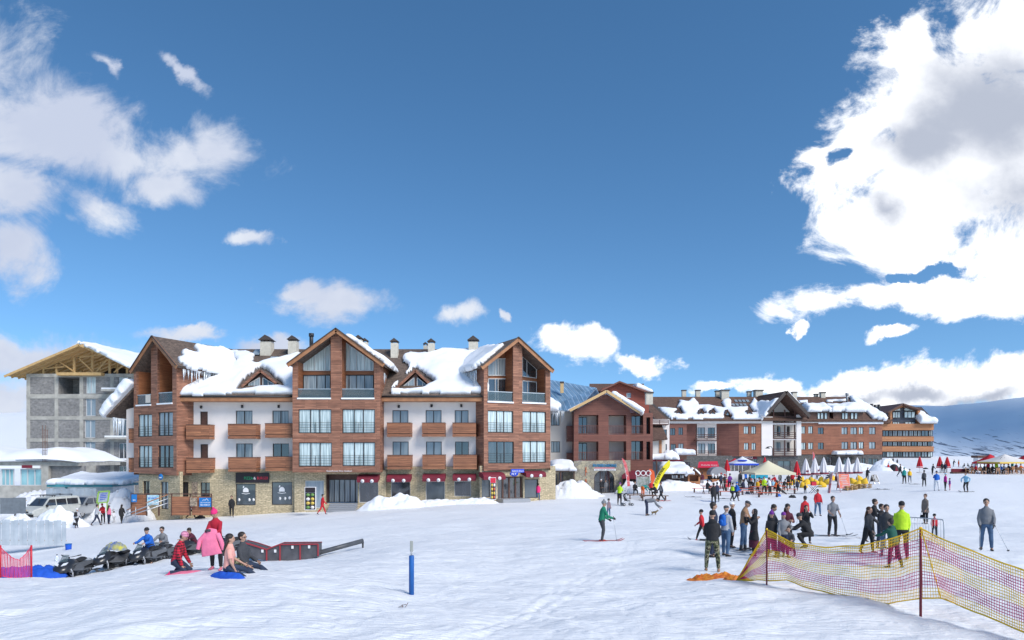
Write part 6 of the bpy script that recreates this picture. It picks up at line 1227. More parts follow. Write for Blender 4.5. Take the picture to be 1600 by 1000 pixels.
# snowmobile riders and the sitting group in the foreground
P('s1',233,878,48,-15,'person in a bright blue jacket astride the third snowmobile','drive','blue','black',hat='beanie:black',d=26.5,scale=.98,z=None)
P('s2',250,873,46,-60,'person in a grey hoodie and sunglasses astride the snowmobile behind the blue jacket','drive','grey','charcoal',hair='short',glasses=True,d=28.3,scale=.98)
P('s3',305,860,36,60,'person in a dark plum jacket leaning on a snowmobile','sitfwd','maroon','black',d=31,scale=.95,lift=.1)
P('f1',275,899,68,-82,'kneeling person in a red and black checked shirt and pink striped bobble hat','kneel','plaid','dkdenim',hat='stripe' and 'beanie:stripe',boots='hotpink',d=18.6,scale=.98,hair='short',glove=None,female=True)
P('f2',338,889,99,178,'standing person in a hot pink hat and red top holding up a pink jacket','hold','crimson','black',hat='pom:hotpink',boots='pink',d=18.9,scale=.95,glove='charcoal',female=True,hair='short')
P('f3',357,893,62,-72,'person in a salmon pink T-shirt with long black hair sitting on a blue mat','ground','salmon','dkdenim',hair='long',boots='crimson',short=True,d=17.2,scale=.98,female=True,lift=.10)
P('f4',380,888,62,-100,'person in a grey shirt and wide sunglasses sitting on the snow bank, legs out','longsit','charcoal','dkdenim',glasses=True,hair='short',d=18.6,scale=1.02,lift=.06)
# middle of the slope
P('m1',940,846,62,-80,'skier in a green jacket and race bib standing on skis in mid slope','ski','green','charcoal',hat='pom:grey',boots='ski',glove='black',glasses=True,d=29,scale=.98,vest=None)
P('m2',951,808,28,-140,'child in a checked jacket and grey helmet behind the green skier','stand','plaidgrey','denim',hat='helmet:charcoal')
P('m3',968,789,34,-30,'person in a lime yellow jacket and purple hat pushing a pushchair','hold','lime','black',hat='beanie:purple')
P('m4',992,774,22,180,'person in black sitting on a bench outside the brown hotel','sit','black','black',scale=1.0)
P('m5',1004,777,17,-60,'person in a teal jacket and orange trousers stooping by the feather flags','bend','teal','orange',scale=1.0,d=66)
P('m6',1017,770,22,180,'person in a red jacket standing beneath the yellow feather flag','stand','red','black',d=68)
P('m7',1033,784,31,100,'person in a grey gilet and black leggings right of the feather flags','walk','charcoal','black',hair='brown',vest='grey')
P('m8',1010,806,46,-100,'person in a pale grey hoodie bending right down on the open slope','bend','grey','navy',d=46,scale=1.05,hood=True)
P('m9',1026,778,22,40,'person in black crouching over skis below the yellow flag','crouch','black','black',scale=1.0)
# market stalls
P('k1',1077,762,24,10,'customer in a bright blue jacket at the dark snack hut','stand','blue','black'); P('k2',1084,763,23,-10,'customer in a dark red jacket at the dark snack hut','stand','maroon','black'); P('k3',1090,763,24,0,'customer in a white and green jacket at the snack hut','stand','white','white',vest='teal'); P('k4',1097,763,25,-10,'customer in a plum jacket and white trousers at the end of the hut queue','stand','maroon','lightgrey')
P('k5',1115,788,33,15,'person in a long black coat seen from behind, left of the walking pair','stand','black','black',coat=.7); P('k6',1120.5,784,30,20,'person in dark navy half hidden behind the long black coat','stand','navy','black')
P('k7',1144.5,783,29,-60,'person in a yellow and blue jacket walking with a friend in blue','walk','navy','black',vest='lime'); P('k8',1151,783,30,-70,'person in a hooded royal blue jacket walking right','walk','blue','black',hood=True,hat='beanie:blue')
P('k9',1156,763,30,-150,'tall person in a dark olive coat beside the white board','stand','charcoal','khaki'); P('k10',1165.5,758,22,20,'person in a blue jacket under the edge of the beige tent','walk','blue','black')
P('k11',1184,771,21,150,'child in a yellow jacket between the tent tables','stand','yellow','black'); P('k12',1219,758,19,0,'person in black standing behind the tent tables','stand','black','black'); P('k13',1216,772,21,-100,'person in black reclining at the front table under the tent','longsit','black','black',scale=1.0,lift=.35)
P('k14',1248,757,15,-60,'person in black sitting by the red closed parasol','sit','black','black',scale=1.0); P('k15',1258,772,16,160,'child in a black ski suit near the folding table','stand','black','black',hat='helmet:black')
cols = ['red','black','skyblue','navy','orange','charcoal','purple','maroon','teal','white','brown']
for i, (x, y, c) in enumerate(((1177,768,'black'),(1191,765,'orange'),(1198,769,'brown'),(1204,765,'purple'),(1209,768,'skyblue'),(1224,768,'black'),(1196,760,'white'),(1212,759,'red'))):
    P('t%d'%i,x,y,17,random.choice((0,60,120,180,-60)),['guest in black at the left table under the beige tent','guest in orange at a table under the beige tent','guest in brown at the front of the tent tables','guest in purple at the tent tables','guest in pale blue at the tent tables','guest in black leaning over the right tent table','guest in white at the rear of the tent','guest in red at the rear of the tent'][i],'sitfwd',c,'black',hat=['beanie:red','beanie:black','helmet:white',None][i%4],scale=1.0)
# right side of the slope
P('r1',1388,736,12,180,'tiny figure in red by the dark igloo tent on the far slope','stand','red','red'); P('r2',1406.5,745,20,-160,'person in black walking behind the teal jacket on the far slope','walk','black','black'); P('r3',1413,756,25,10,'person in a teal jacket on the far slope','stand','teal','black',hat='beanie:teal'); P('r4',1421.5,754,21,-20,'child in a yellow and grey jacket beside the teal jacket','stand','yellow','grey')
P('r5',1444,760,25,0,'person in olive black standing alone on the far slope','stand','charcoal','black'); P('r6',1457,742,17,-80,'person in dark grey leaning forward on the far slope','reach','charcoal','black'); P('r7',1463.5,767,31,-30,'snowboarder in a blue top and white trousers stooping','reach','blue','white',hat='beanie:navy',boots='black'); P('r8',1477,767,27,-100,'person in a magenta jacket holding a child by the hand','stand','magenta','black',hat='beanie:skyblue'); P('r9',1484,766,18,80,'small child in purple beside the magenta jacket','stand','purple','pink')
P('r10',1510,769,31,115,'snowboarder in a light blue jacket riding with arms spread','ride','skyblue','black',hair='brown'); P('r11',1472,739,17,180,'person in black between the red closed parasols','stand','black','black'); P('r12',1477,739,16,150,'person in navy beside the red closed parasol','stand','navy','black')
P('r13',1490,729,11,-90,'tiny dark figure reaching right by the far terrace','reach','black','black'); P('r14',1498,730,11,90,'tiny figure in an orange red jacket by the far terrace','stand','orange','red'); P('r15',1507,731,9,90,'tiny dark figure sitting left of the terrace shed','sit','black','black'); P('r16',1512,731,9,-90,'tiny dark figure sitting right beside the terrace shed','sit','black','black')
P('r17',1395.5,717,9,0,'tiny dark figure on the snow crest before the orange banded building','stand','black','black',d=150); P('r18',1402,719,9,0,'second tiny dark figure on the crest, right of the first','stand','black','black',d=145)
# crowd behind the safety net
P('c1',1097,845,48,60,'child in a red and black jacket at the left edge of the crowd','walk','red','black',hat='beanie:black',boots='crimson')
P('c2',1113,893,93,-14,'person in a black hoodie and camouflage trousers with their back turned','wide','black','camo',hat='beanie:black',boots='tan',hood=True)
P('c3',1114,866,84,-95,'tall person in a navy jumper behind the black hoodie','stand','navy','navy',hair='short',d=24.6)
P('c4',1134,869,78,-58,'person in a dark cap, pale grey jumper and jeans carrying a blue rucksack','relaxed','lightgrey','denim',hat='cap:charcoal',bag=('blue','bright blue rucksack on the pale grey jumper'))
P('c5',1143,856,70,-80,'person in a white cap and black padded jacket in the crowd','stand','black','black',hat='cap:white')
P('c6',1162,860,77,-115,'person in a tan leather jacket, jeans and ski boots holding a pole','hold','tan','denim',hat='cap:charcoal',boots='ski',face_turn=0)
P('c7',1178,869,72,95,'person in a black headscarf and coat over a long maroon dress taking a photo','phone','black','black',hat='hijab:black',skirt='maroon',coat=.75,boots='black',female=True)
P('c8',1204,863,74,-130,'person in a dark grey blue jacket leaning over the child in the fur collar','hold','charcoal','navy',hair='short')
P('c9',1206,871,70,5,'child in a purple hat and fur collared dark jacket behind the net','stand','black','black',hat='pom:purple',hood=True)
P('c10',1229,862,74,175,'person with black hair and a maroon padded jacket looking down','hold','maroon','black',hair='long',female=True)
P('c11',1224,871,69,180,'child in a violet knitted hat and grey jacket facing the camera behind the net','hip','grey','navy',hat='beanie:purple')
P('c12',1234,868,48,150,'small dark haired child in a charcoal jacket low behind the net','crouch','charcoal','navy',scale=.80)
P('c13',1258,828,52,10,'person in a red ski jacket with a pole behind the photographer in black','stand','red','black',hair='short')
P('c14',1260,845,58,170,'person in a long black coat photographing with both hands raised','phone','black','black',hair='long',coat=.85,female=True,d=27)
P('c15',1266,866,45,70,'person in black and red crouching right of the net group','crouch','black','black',hat='beanie:charcoal',scale=1.0,d=25)
P('c16',1277.5,806,41,180,'person in a red and black jacket and jeans walking towards the crowd','relaxed','red','denim',hat='cap:black')
P('c17',1300,838,62,176,'skier in a grey T-shirt and black trousers looking down at the skis','ski','grey','black',hair='short',boots='ski',short=True)
P('c18',1361,842,66,-120,'person in a black jacket reaching across to a friend','reach','black','black',hair='short',d=27.5)
P('c19',1356,864,71,-150,'person with long brown hair, grey jacket and black leggings pointing left','point','charcoal','black',hair='longbrown',female=True)
P('c20',1377,862,68,-150,'dark haired person in black half hidden in the middle of the right group','stand','black','navy',hair='short',d=24.5)
P('c21',1385,869,78,165,'person in a charcoal jacket facing the camera behind the green hood','stand','charcoal','denim',hair='short')
P('c22',1409,884,88,-20,'person in a lime green and black jacket at the right of the group','stand','lime','black',hat='beanie:black',d=22)
P('c23',1397,883,76,22,'person in a dark green hooded jacket bending forward by the net','reach','dkgreen','black',hair='short',hood=True,d=21)
P('c24',1446,819,46,110,'person in a grey brown coat with a black bag near the crowd barrier','stand','greybrown','black',hair='brown',coat=.6,female=True)
P('c25',1460,840,36,160,'child in a red jacket and black goggles behind the crowd barrier','stand','red','black',hat='helmet:black')
P('c26',1541,860,79,150,'person in a grey sweatshirt and faded jeans holding two ski poles','relaxed','grey','denim',hair='short',d=24,glove='charcoal')
# ================================================================ ploughed snow piles
def pile(px, py, w, h, dep, label, seed=0, dirty=True, d=None, rough=.14, skew=0.0):
    if d is None: d = hit(px, py)
    cx = (px-CX)/FPX*d; u = np.linspace(-1.25, 1.25, 110); v = np.linspace(-1.25, 1.25, 60); U, V_ = np.meshgrid(u, v); X = cx+U*w/2; Y = d+dep/2+V_*dep/2
    r = np.sqrt((U-skew*.4)**2+V_**2); pr = np.clip(1-r, 0, 1); base = h*(1-(1-pr)**1.7)*(1+.9*fbm(U*1.6+seed, V_*1.6+seed, 3))
    rg = np.abs(fbm(U*w*.75+seed*3, V_*dep*.8, 4))*1.3*rough*np.clip(pr*4, 0, 1)+.5*rough*fbm(U*w*1.8+seed, V_*dep*1.8, 3)*np.clip(pr*4, 0, 1); Zg = ground(X, Y)+np.where(pr > 0, base+rg, -.25)-.03
    o = grid_mesh('snow_pile', X-cx, Y-d, Zg-gz(cx, d), M_dsnow if dirty else M_rsnow); o.location = (cx, d, gz(cx, d)); return tag(o, label, 'snow pile')
pile(610, 795, 6.5, 1.1, 2.6, 'pointed heap of clean snow right of the glass hotel entrance', 3, False, d=57)
pile(735, 783, 5.0, .6, 2.4, 'low snow heap under the maroon awnings of the big hotel', 5, False, d=57.5); pile(680, 788, 7, .55, 2.4, 'long low snow ridge beneath the shop windows', 6, False, d=57.5)
pile(890, 782, 6.0, 1.6, 4, 'grey specked snow mound between the two hotels', 8, d=64, rough=.2); pile(918, 776, 4.2, .9, 2.5, 'small snow heap left of the arched shop door', 9, d=70, rough=.2); pile(985, 772, 3.2, 1.2, 2.4, 'snow heap behind the bench and red feather flag', 11, d=72)
pile(1060, 768, 8.0, 1.1, 3.5, 'snow bank banked up against the dark snack hut', 12, False, d=73); pile(1122, 768, 6.5, 1.1, 3.5, 'snow bank below the food stall', 13, False, d=76)
pile(30, 800, 12, 2.0, 7, 'lumpy ploughed snow in front of the pavilion', 14, d=70, rough=.4); pile(172, 800, 10, 1.7, 4, 'lumpy ploughed snow behind the notice board', 15, d=65, rough=.4); pile(118, 785, 8, 2.0, 4, 'dirty ploughed snow behind the vans', 16, d=68.5, rough=.4)
pile(76, 812, 5.2, 1.25, 2.6, 'snow heap in front of the white van', 17, False, d=56, rough=.2); pile(10, 818, 5.0, 1.3, 2.6, 'snow heap beside the grey metal sheet', 18, d=53, rough=.25); pile(205, 800, 3.0, 1.3, 2.4, 'rough snow lump at the foot of the entrance ramp', 19, d=60, rough=.4)
pile(1400, 730, 7, 1.6, 5, 'snow hump before the orange banded building', 21, False, d=118); pile(1330, 735, 16, 1.2, 5, 'snow bank along the brown hotel', 22, False, d=124)
# ================================================================ metal sheets, fence, boards and vans at the left
def plank_sheet(px0, y0, px1, y1, d, name, label, cat, m, corr=.0, step=.3, tilt=0.0, d1=None, frame=False):
    a = px3(px0, y1, d); b = px3(px1, y1, d1 or d); z1 = px3(px0, y0, d).z; t = thing(name, label, cat, a); n = max(2, int((b-a).length/step)); dd = (b-a)/n; mb = MB(); up_ = Vector((0,0,z1-a.z))
    for i in range(n):
        p = a+dd*i; o = Vector((0,-.05,0)) if i%2 else Vector((0,0,0)); h = up_*(1+.03*math.sin(i*2.1)); mb.prism([p+o, p+dd+o, p+dd+o+h, p+o+h], (0,.02,0))
    mb.build('sheet', m, t); mb = MB(); mb.bar(a+Vector((0,.06,.3)), b+Vector((0,.06,.3)), .06); mb.bar(a+Vector((0,.06,up_.z*.85)), b+Vector((0,.06,up_.z*.85)), .06); mb.build('rail', M_timber if not frame else M_steel, t); return t
M_zinc = mat('weathered_zinc', (.33,.38,.43), .5, metal=.2, col2=(.52,.57,.61), vscale=1.2)
plank_sheet(0,778,41,803,58,'sheet_metal_screen','plain grey metal sheet panel standing behind the person in orange','screen',mat('grey_sheet',(.16,.18,.20),.5,vary=.15),step=.9)
plank_sheet(-40,812,103,852,42,'corrugated_fence','long pale corrugated metal fence at the left edge above the pink net','fence',M_zinc,step=.22,d1=44)
plank_sheet(72,763,150,785,66,'metal_fence','grey corrugated fence in front of the turquoise shed','fence',M_zinc,step=.35)
nb = thing('notice_board','tilted notice board with a lime green frame stuck in ploughed snow','notice board',px3(153,790,60)); 
def tp(x, y): return px3(152+x*17+y*2.5, 786-y*17.5+x*-1.5, 60)
mb = MB(); mb.prism([tp(0,0), tp(1,0), tp(1,1), tp(0,1)], (0,.08,0)); mb.build('board', mat('board_print',(.55,.6,.62),.5,col2=(.3,.34,.5),vscale=3), nb); M_lime = mat('lime_frame',(.30,.50,.08),.5)
mb = MB(); [mb.bar(tp(*a)-Vector((0,.05,0)), tp(*b)-Vector((0,.05,0)), .06, .10) for a, b in (((0,0),(1,0)),((1,0),(1,1)),((1,1),(0,1)),((0,1),(0,0)))]; mb.build('frame', M_lime, nb)
for k in range(4): mb = MB(); mb.bar(tp(.2,.78-.16*k)-Vector((0,.03,0)), tp(.8-.1*(k%2),.78-.16*k)-Vector((0,.03,0)), .02, .05); mb.build('text_line', M_hotblue, nb)
for x in (.1,.9): mb = MB(); mb.bar(tp(x,0), tp(x,0)-Vector((0,0,1.0)), .07); mb.build('post', M_lime, nb)
def wheel(par, c, r, w, ax, rim=M_grey):
    mb = MB(); c = Vector(c); ax = Vector(ax); mb.tube([c-ax*w/2, c-ax*w*.4, c+ax*w*.4, c+ax*w/2], [r*.9, r, r, r*.9], n=18, ref=(0,0,1)); wh = mb.build('wheel', M_black, par, org=(0,0,0)); mb = MB(); mb.tube([c+ax*(w/2+.005), c+ax*(w/2+.03)], [r*.6, r*.5], n=14, ref=(0,0,1)); mb.tube([c-ax*(w/2+.005), c-ax*(w/2+.03)], [r*.6, r*.5], n=14, ref=(0,0,1)); mb.build('rim', rim, wh, org=(0,0,0)); return wh
def van(label, px, py, d, rz, paint, cat='van', L_=4.9, Wd=1.9, Hh=1.95, rack=True):
    """local frame: nose towards -y; lofted body with a tucked-in cabin"""
    x = (px-CX)/FPX*d; t = thing('parked_van', label, cat, (x, d, px3(px, py, d).z), R(rz)); w = Wd/2
    prof = [(-L_/2+.02,.45,.62,.80),(-L_/2+.04,.42,.86,.86),(-L_/2+.35,.32,1.02,.95),(-L_/2+.95,.30,1.10,1.0),(-L_/2+1.0,.30,1.12,1.0)]
    mb = MB(); n = 10; ys_ = [-L_/2, -L_/2+.12, -L_/2+.55, -L_/2+1.05, -L_/2+1.7, -.2, 1.2, L_/2-.15, L_/2]; top = [.78,.92,1.06,1.14,1.15,1.15,1.15,1.15,1.1]; ins = [.14,.05,.01,0,0,0,0,.02,.08]; vs = []
    for y, tz, i in zip(ys_, top, ins):
        a = w-i; vs += [(-a+.08,y,.30),(-a,y,.42),(-a,y,tz-.12),(-a+.06,y,tz),(a-.06,y,tz),(a,y,tz-.12),(a,y,.42),(a-.08,y,.30)]
    F = []
    for k in range(len(ys_)-1):
        for j in range(8): F.append((k*8+j, (k+1)*8+j, (k+1)*8+(j+1)%8, k*8+(j+1)%8)[::-1])
    F += [tuple(range(8))[::-1][::-1], tuple(8*(len(ys_)-1)+j for j in range(8))[::-1]]; mb.add(vs, F, 0, False)
    cab = [(-L_/2+1.0,1.13,w-.02),(-L_/2+1.75,Hh-.06,w-.2),(-L_/2+2.0,Hh,w-.2),(L_/2-.35,Hh,w-.2),(L_/2-.1,Hh-.12,w-.2)]; vs = []
    for y, z, a in cab: vs += [(-a,y,z),(a,y,z)]
    lo = [(-w+.02,-L_/2+1.0,1.13),(-w+.02,L_/2-.03,1.13),(w-.02,L_/2-.03,1.13),(w-.02,-L_/2+1.0,1.13)]; o = len(vs); vs += lo
    F = [(0,1,3,2),(2,3,5,4),(4,5,7,6),(6,7,9,8),(8,9,o+2,o+1),(0,2,4,6,8,o+1),(1,o+2,9,7,5,3)]; mb.add(vs, F, 0, False); b = mb.build('body', paint, t, org=(0,0,0))
    gl = MB(); e = .012; y0 = -L_/2+1.0; nrm = Vector((0,-1,1)).normalized()*.015
    gl.add([Vector(p)+nrm for p in ((-w+.16,y0+.05,1.2),(w-.16,y0+.05,1.2),(w-.30,y0+.70,Hh-.12),(-w+.30,y0+.70,Hh-.12))], [(0,1,2,3)]); gl.build('windscreen', M_dglass, t, org=(0,0,0))
    for q in (-1, 1):
        for (ya, yb) in ((-L_/2+1.5,-L_/2+2.25),(-L_/2+2.35,-L_/2+3.35),(-L_/2+3.45,L_/2-.3)):
            g = MB(); k = .16/(Hh-.1-1.13); X = lambda z: q*(w-.02-(z-1.13)*.18/(Hh-1.13)+.012); z0, z1 = 1.2, Hh-.2; yl = ya-(.0); g.add([(X(z0),ya-.12*(ya < -L_/2+1.6)*3,z0),(X(z0),yb,z0),(X(z1),yb,z1),(X(z1),ya+.18*(ya < -L_/2+1.6),z1)], [(0,1,2,3)[::1 if q > 0 else -1]]); g.build('side_window', M_dglass, t, org=(0,0,0))
        h = MB(); h.box((q*(w-.30),-L_/2-.005,.74), (.36,.06,.17)); h.build('headlight', mat('headlight_glass',(.6,.62,.65),.1,spec=1.0), t, org=(0,0,0)); m = MB(); m.box((q*(w+.10),-L_/2+1.25,1.22), (.14,.10,.2)); m.build('wing_mirror', M_black, t, org=(0,0,0))
        for y in (-L_/2+.85, L_/2-.95): wheel(t, (q*(w-.12), y, .32), .32, .22, (q,0,0))
    m = MB(); m.box((0,-L_/2-.02,.42), (Wd-.1,.14,.26)); m.build('bumper', M_black, t, org=(0,0,0)); m = MB(); m.box((0,-L_/2-.012,.74), (Wd-1.1,.04,.13)); m.build('grille', M_black, t, org=(0,0,0)); m = MB(); m.box((0,-L_/2-.10,.44), (.5,.02,.12)); m.build('number_plate', M_white, t, org=(0,0,0))
    if rack:
        for y in (-L_/2+2.1, -.1, L_/2-.8): m = MB(); m.box((0,y,Hh+.13), (Wd-.4,.05,.05)); m.box((-w+.3,y,Hh+.06), (.04,.04,.13)); m.box((w-.3,y,Hh+.06), (.04,.04,.13)); m.build('roof_bar', M_dark, t, org=(0,0,0))
        for q in (-1, 1): m = MB(); m.box((q*(w-.3),.2,Hh+.17), (.04,3.0,.04)); m.build('roof_rail', M_dark, t, org=(0,0,0))
    return t
VANS = van('old white van with a roof rack parked between snow heaps, nose to the left', 78, 809.5, 62, -14, mat('white_van_paint', (.50,.52,.50), .35, vary=.1)); van('silver van with a snowy bonnet parked right of the old white van', 136, 806, 66, -10, mat('silver_paint', (.40,.42,.44), .3, metal=.4), rack=False)
# ================================================================ snowmobiles
M_sled = mat('sled_black', (.022,.023,.027), .28, spec=.7, bump=.1, bscale=20); M_sled2 = mat('sled_grey', (.12,.125,.135), .35); M_seat = mat('sled_seat', (.02,.02,.022), .8, bump=.4)
def snowmobile():
    t = thing('snowmobile', 'x', 'snowmobile'); B0 = lambda mb, n, m, p=t: mb.build(n, m, p, org=(0,0,0))      # nose towards -y
    mb = MB(); mb.tube([(0,-1.15,.36),(0,-1.02,.42),(0,-.72,.52),(0,-.35,.60),(0,.05,.58),(0,.35,.50)], [(.12,.07),(.30,.16),(.40,.25),(.36,.29),(.26,.24),(.18,.14)], n=14); mb.v = [(x, y, max(z, .24)) for x, y, z in mb.v]; B0(mb, 'hood', M_sled)
    for q in (-1, 1):
        mb = MB(); mb.prism([(q*.30,-.95,.45),(q*.44,-.55,.36),(q*.42,.05,.30),(q*.30,.45,.34),(q*.28,.10,.62),(q*.36,-.40,.68)], (q*.035,0,0)); B0(mb, 'side_panel', M_sled2)
        mb = MB(); mb.prism([(q*.06,-1.00,.62),(q*.22,-.92,.66),(q*.27,-.80,.76),(q*.10,-.86,.72)], (0,-.03,.02)); B0(mb, 'headlight', mat('sled_headlight', (.75,.78,.82), .15, spec=1))
        mb = MB(); pts = [(q*.48,-1.62,.20),(q*.48,-1.48,.08),(q*.48,-1.2,.035),(q*.48,-.75,.03),(q*.48,-.35,.04)]
        for a, b in zip(pts, pts[1:]): mb.bar(a, b, .15, .03)
        mb.tube([(q*.48,-1.58,.19),(q*.48,-1.25,.22),(q*.48,-.85,.08)], .018, n=6); sk = B0(mb, 'ski', M_sled)
        mb = MB(); mb.tube([(q*.48,-.85,.07),(q*.47,-.84,.36)], .03, n=7); mb.tube([(q*.46,-.84,.34),(q*.16,-.72,.36)], .022, n=6); mb.tube([(q*.47,-.84,.15),(q*.16,-.55,.26)], .022, n=6); mb.tube([(q*.45,-.84,.36),(q*.26,-.72,.58)], .035, n=8); B0(mb, 'suspension', M_grey)
        mb = MB(); mb.box((q*.30,.30,.26), (.16,1.15,.035)); B0(mb, 'footboard', M_sled2)
    mb = MB(); mb.prism([(-.17,-.72,.78),(.17,-.72,.78),(.13,-.46,1.06),(-.13,-.46,1.06)], (0,.02,.0)); B0(mb, 'windshield', M_rail)
    mb = MB(); mb.tube([(0,-.30,.62),(0,-.20,.92)], .03, n=8); mb.tube([(-.40,-.04,.99),(-.30,-.14,.97),(-.12,-.20,.93),(.12,-.20,.93),(.30,-.14,.97),(.40,-.04,.99)], .016, n=6); h = B0(mb, 'handlebar', M_dark)
    for q in (-1, 1): mb = MB(); mb.tube([(q*.31,-.13,.972),(q*.42,-.02,.995)], .026, n=7); B0(mb, 'grip', M_black, h)
    mb = MB(); mb.tube([(0,-.02,.60),(0,.10,.66),(0,.5,.66),(0,.95,.70),(0,1.10,.68)], [(.10,.06),(.14,.08),(.17,.09),(.18,.09),(.14,.06)], n=12); B0(mb, 'seat', M_seat)
    mb = MB(); mb.prism([(-.22,-.1,.30),(-.22,1.45,.42),(-.22,1.5,.56),(-.22,.3,.60),(-.22,-.1,.56)], (.44,0,0)); B0(mb, 'tunnel', M_sled2); mb = MB(); mb.tube([(-.2,1.40,.60),(0,1.52,.62),(.2,1.40,.60)], .018, n=6); mb.bar((-.2,1.40,.58),(-.2,1.1,.60), .02); mb.bar((.2,1.40,.58),(.2,1.1,.60), .02); B0(mb, 'rear_rack', M_grey)
    pr = [(-.45,.10),(-.30,.03),(.0,.0),(1.15,.0),(1.42,.08),(1.50,.22),(1.40,.34),(.2,.32),(-.35,.26)]; mb = MB(); mb.prism([(-.19,y,z) for y, z in pr], (.38,0,0))
    for k in range(14): mb.box((0,-.05+.09*k,-.012), (.38,.02,.03))
    B0(mb, 'track', M_black)
    for y in (.1,.55,1.0,1.3): mb = MB(); mb.tube([(-.205,y,.14),(.205,y,.14)], .075, n=12, ref=(0,0,1)); B0(mb, 'idler_wheel', M_sled2)
    mb = MB(); mb.tube([(0,1.48,.50),(0,1.60,.30),(0,1.62,.15)], [(.19,.012)]*3, n=8); B0(mb, 'snow_flap', M_black); return t
sm0 = snowmobile(); first = True; SLEDS = []
for (px, py, d, rz, lab) in ((112,900,24.2,6,'black snowmobile parked nearest the pink net with its twin headlights facing left'),(176,886,26.2,-10,'black snowmobile with a blue and yellow jacket over its seat, second in the row'),(228,878,26.8,-4,'black and white snowmobile ridden by the person in bright blue'),(252,874,28.6,2,'snowmobile under the rider in the grey hoodie'),(298,862,31,-20,'snowmobile with the rider in dark plum leaning over it'),(352,855,31.5,-22,'dark grey snowmobile behind the pink jacket, farthest right in the row')):
    o = sm0 if first else copy_tree(sm0); first = False; x = (px-CX)/FPX*d; o.location = (x, d, gz(x, d)-.01); o.rotation_euler = (0, 0, R(rz)); o.scale = (.78,)*3; tag(o, lab, None, 'snowmobiles parked in a row on the left'); SLEDS.append(o)
for k, i, f in (('s1',2,150),('s2',3,165),('s3',4,120)):
    o = SLEDS[i]; q = Matrix.Rotation(o.rotation_euler.z, 3, 'Z')@Vector((0,.38,0))*.78; PPL[k]['o'].location = (o.location.x+q.x, o.location.y+q.y, o.location.z-.08); PPL[k]['o'].rotation_euler.z = o.rotation_euler.z+R(180 if k != 's3' else 150)
def heap(name, px, py, d, w, h, dep, m, label, cat, seed=0, lift=0.0, rz=0, amp=.6, fr=5, z=None):
    """crumpled cloth or bag"""
    x = (px-CX)/FPX*d; zz = gz(x, d) if z is None else z; u = np.linspace(-1,1,34); U, V_ = np.meshgrid(u, u); r = np.sqrt(U**2+V_**2); e = np.clip(1-r**2.2-.18*fbm(U*2+seed, V_*2, 3), 0, 1)
    Z_ = h*e**.5*(1+amp*fbm(U*fr+seed, V_*fr*.6, 4))-.02; Z_ = np.where(r > 1.08, -.03, Z_); c, s_ = math.cos(R(rz)), math.sin(R(rz)); X = U*w/2; Y = V_*dep/2; X, Y = X*c-Y*s_, X*s_+Y*c; o = grid_mesh(name, X, Y, Z_+(ground(X+x, Y+d)-zz if z is None else 0), m); o.location = (x, d, zz+lift); return tag(o, label, cat)
M_bluet = cloth('blue_tarp', (.01,.09,.52)); heap('blue_tarp', 62, 884, 23.5, 1.9, .42, 1.1, M_bluet, 'crumpled blue tarpaulin lying behind the pink net', 'tarpaulin', 2); heap('blue_tarp', 25, 890, 23, 1.5, .40, 1.0, M_bluet, 'crumpled blue tarpaulin seen through the pink net', 'tarpaulin', 5)
heap('jacket', 181, 868, 26.2, .85, .26, .5, cloth('blue_yellow', (.02,.10,.42), (.55,.5,.05)), 'blue and yellow jacket draped over the second snowmobile', 'jacket', 4, lift=.0, z=gz((181-CX)/FPX*26.2, 26.2)+.70)
heap('mat', 356, 899, 17.0, 1.35, .12, .5, M_bluet, 'blue padded mat under the person in the salmon T-shirt', 'mat', 7, rz=-35); heap('mat', 290, 900, 18.3, .95, .07, .5, CL['pink'], 'pink furry mat under the kneeling person', 'mat', 8, rz=6, amp=.3, fr=9)
heap('rucksack', 368, 884, 18.1, .45, .30, .35, CL['camo'], 'small camouflage bag between the two people sitting on the snow', 'bag', 9)
# pink jacket held up by the standing person
def held_jacket():
    b = PPL['f2']['base']; t = thing('jacket', 'bright pink jacket held up in front of the standing person in the hot pink hat', 'jacket', b+Vector((.05,-.42,0))); mb = MB(); M_pj = cloth('pink_fleece', (.85,.20,.34))
    mb.tube([(.04,0,1.18),(.02,-.01,1.08),(-.03,-.02,.90),(-.02,-.02,.68),(.02,-.01,.46)], [(.10,.05),(.17,.06),(.21,.07),(.25,.07),(.29,.05)], n=14); o = mb.build('jacket_body', M_pj, t, org=(0,0,0)); remesh(o, .017, 2)
    for pts in (((-.13,0,1.05),(-.30,-.02,.86),(-.36,-.02,.62)), ((.16,0,1.05),(.27,-.02,.84),(.33,0,.60))): mb = MB(); mb.tube(pts, [.07,.065,.055], n=9); o = mb.build('sleeve', M_pj, t, org=(0,0,0)); remesh(o, .015, 1)
held_jacket()
bn = thing('bin', 'blue tub standing on the snow at the end of the corrugated fence', 'bin', gp(107,855,40)); mb = MB(); mb.tube([(0,0,-.1),(0,0,.33)], [.15,.17], n=14); mb.build('tub', M_bluet, bn, org=(0,0,0)); mb = MB(); mb.tube([(0,0,.32),(0,0,.35)], .185, n=14); mb.build('rim', M_signblue, bn, org=(0,0,0))
bt = thing('water_bottle', 'clear plastic water bottle standing in the snow by the corrugated fence', 'bottle', gp(89,861,33)); mb = MB(); mb.tube([(0,0,-.02),(0,0,.22),(0,0,.27),(0,0,.30)], [.09,.09,.05,.03], n=12); mb.build('bottle_body', M_ice, bt, org=(0,0,0)); mb = MB(); mb.tube([(0,0,.30),(0,0,.33)], .035, n=10); mb.build('cap', M_dark, bt, org=(0,0,0))
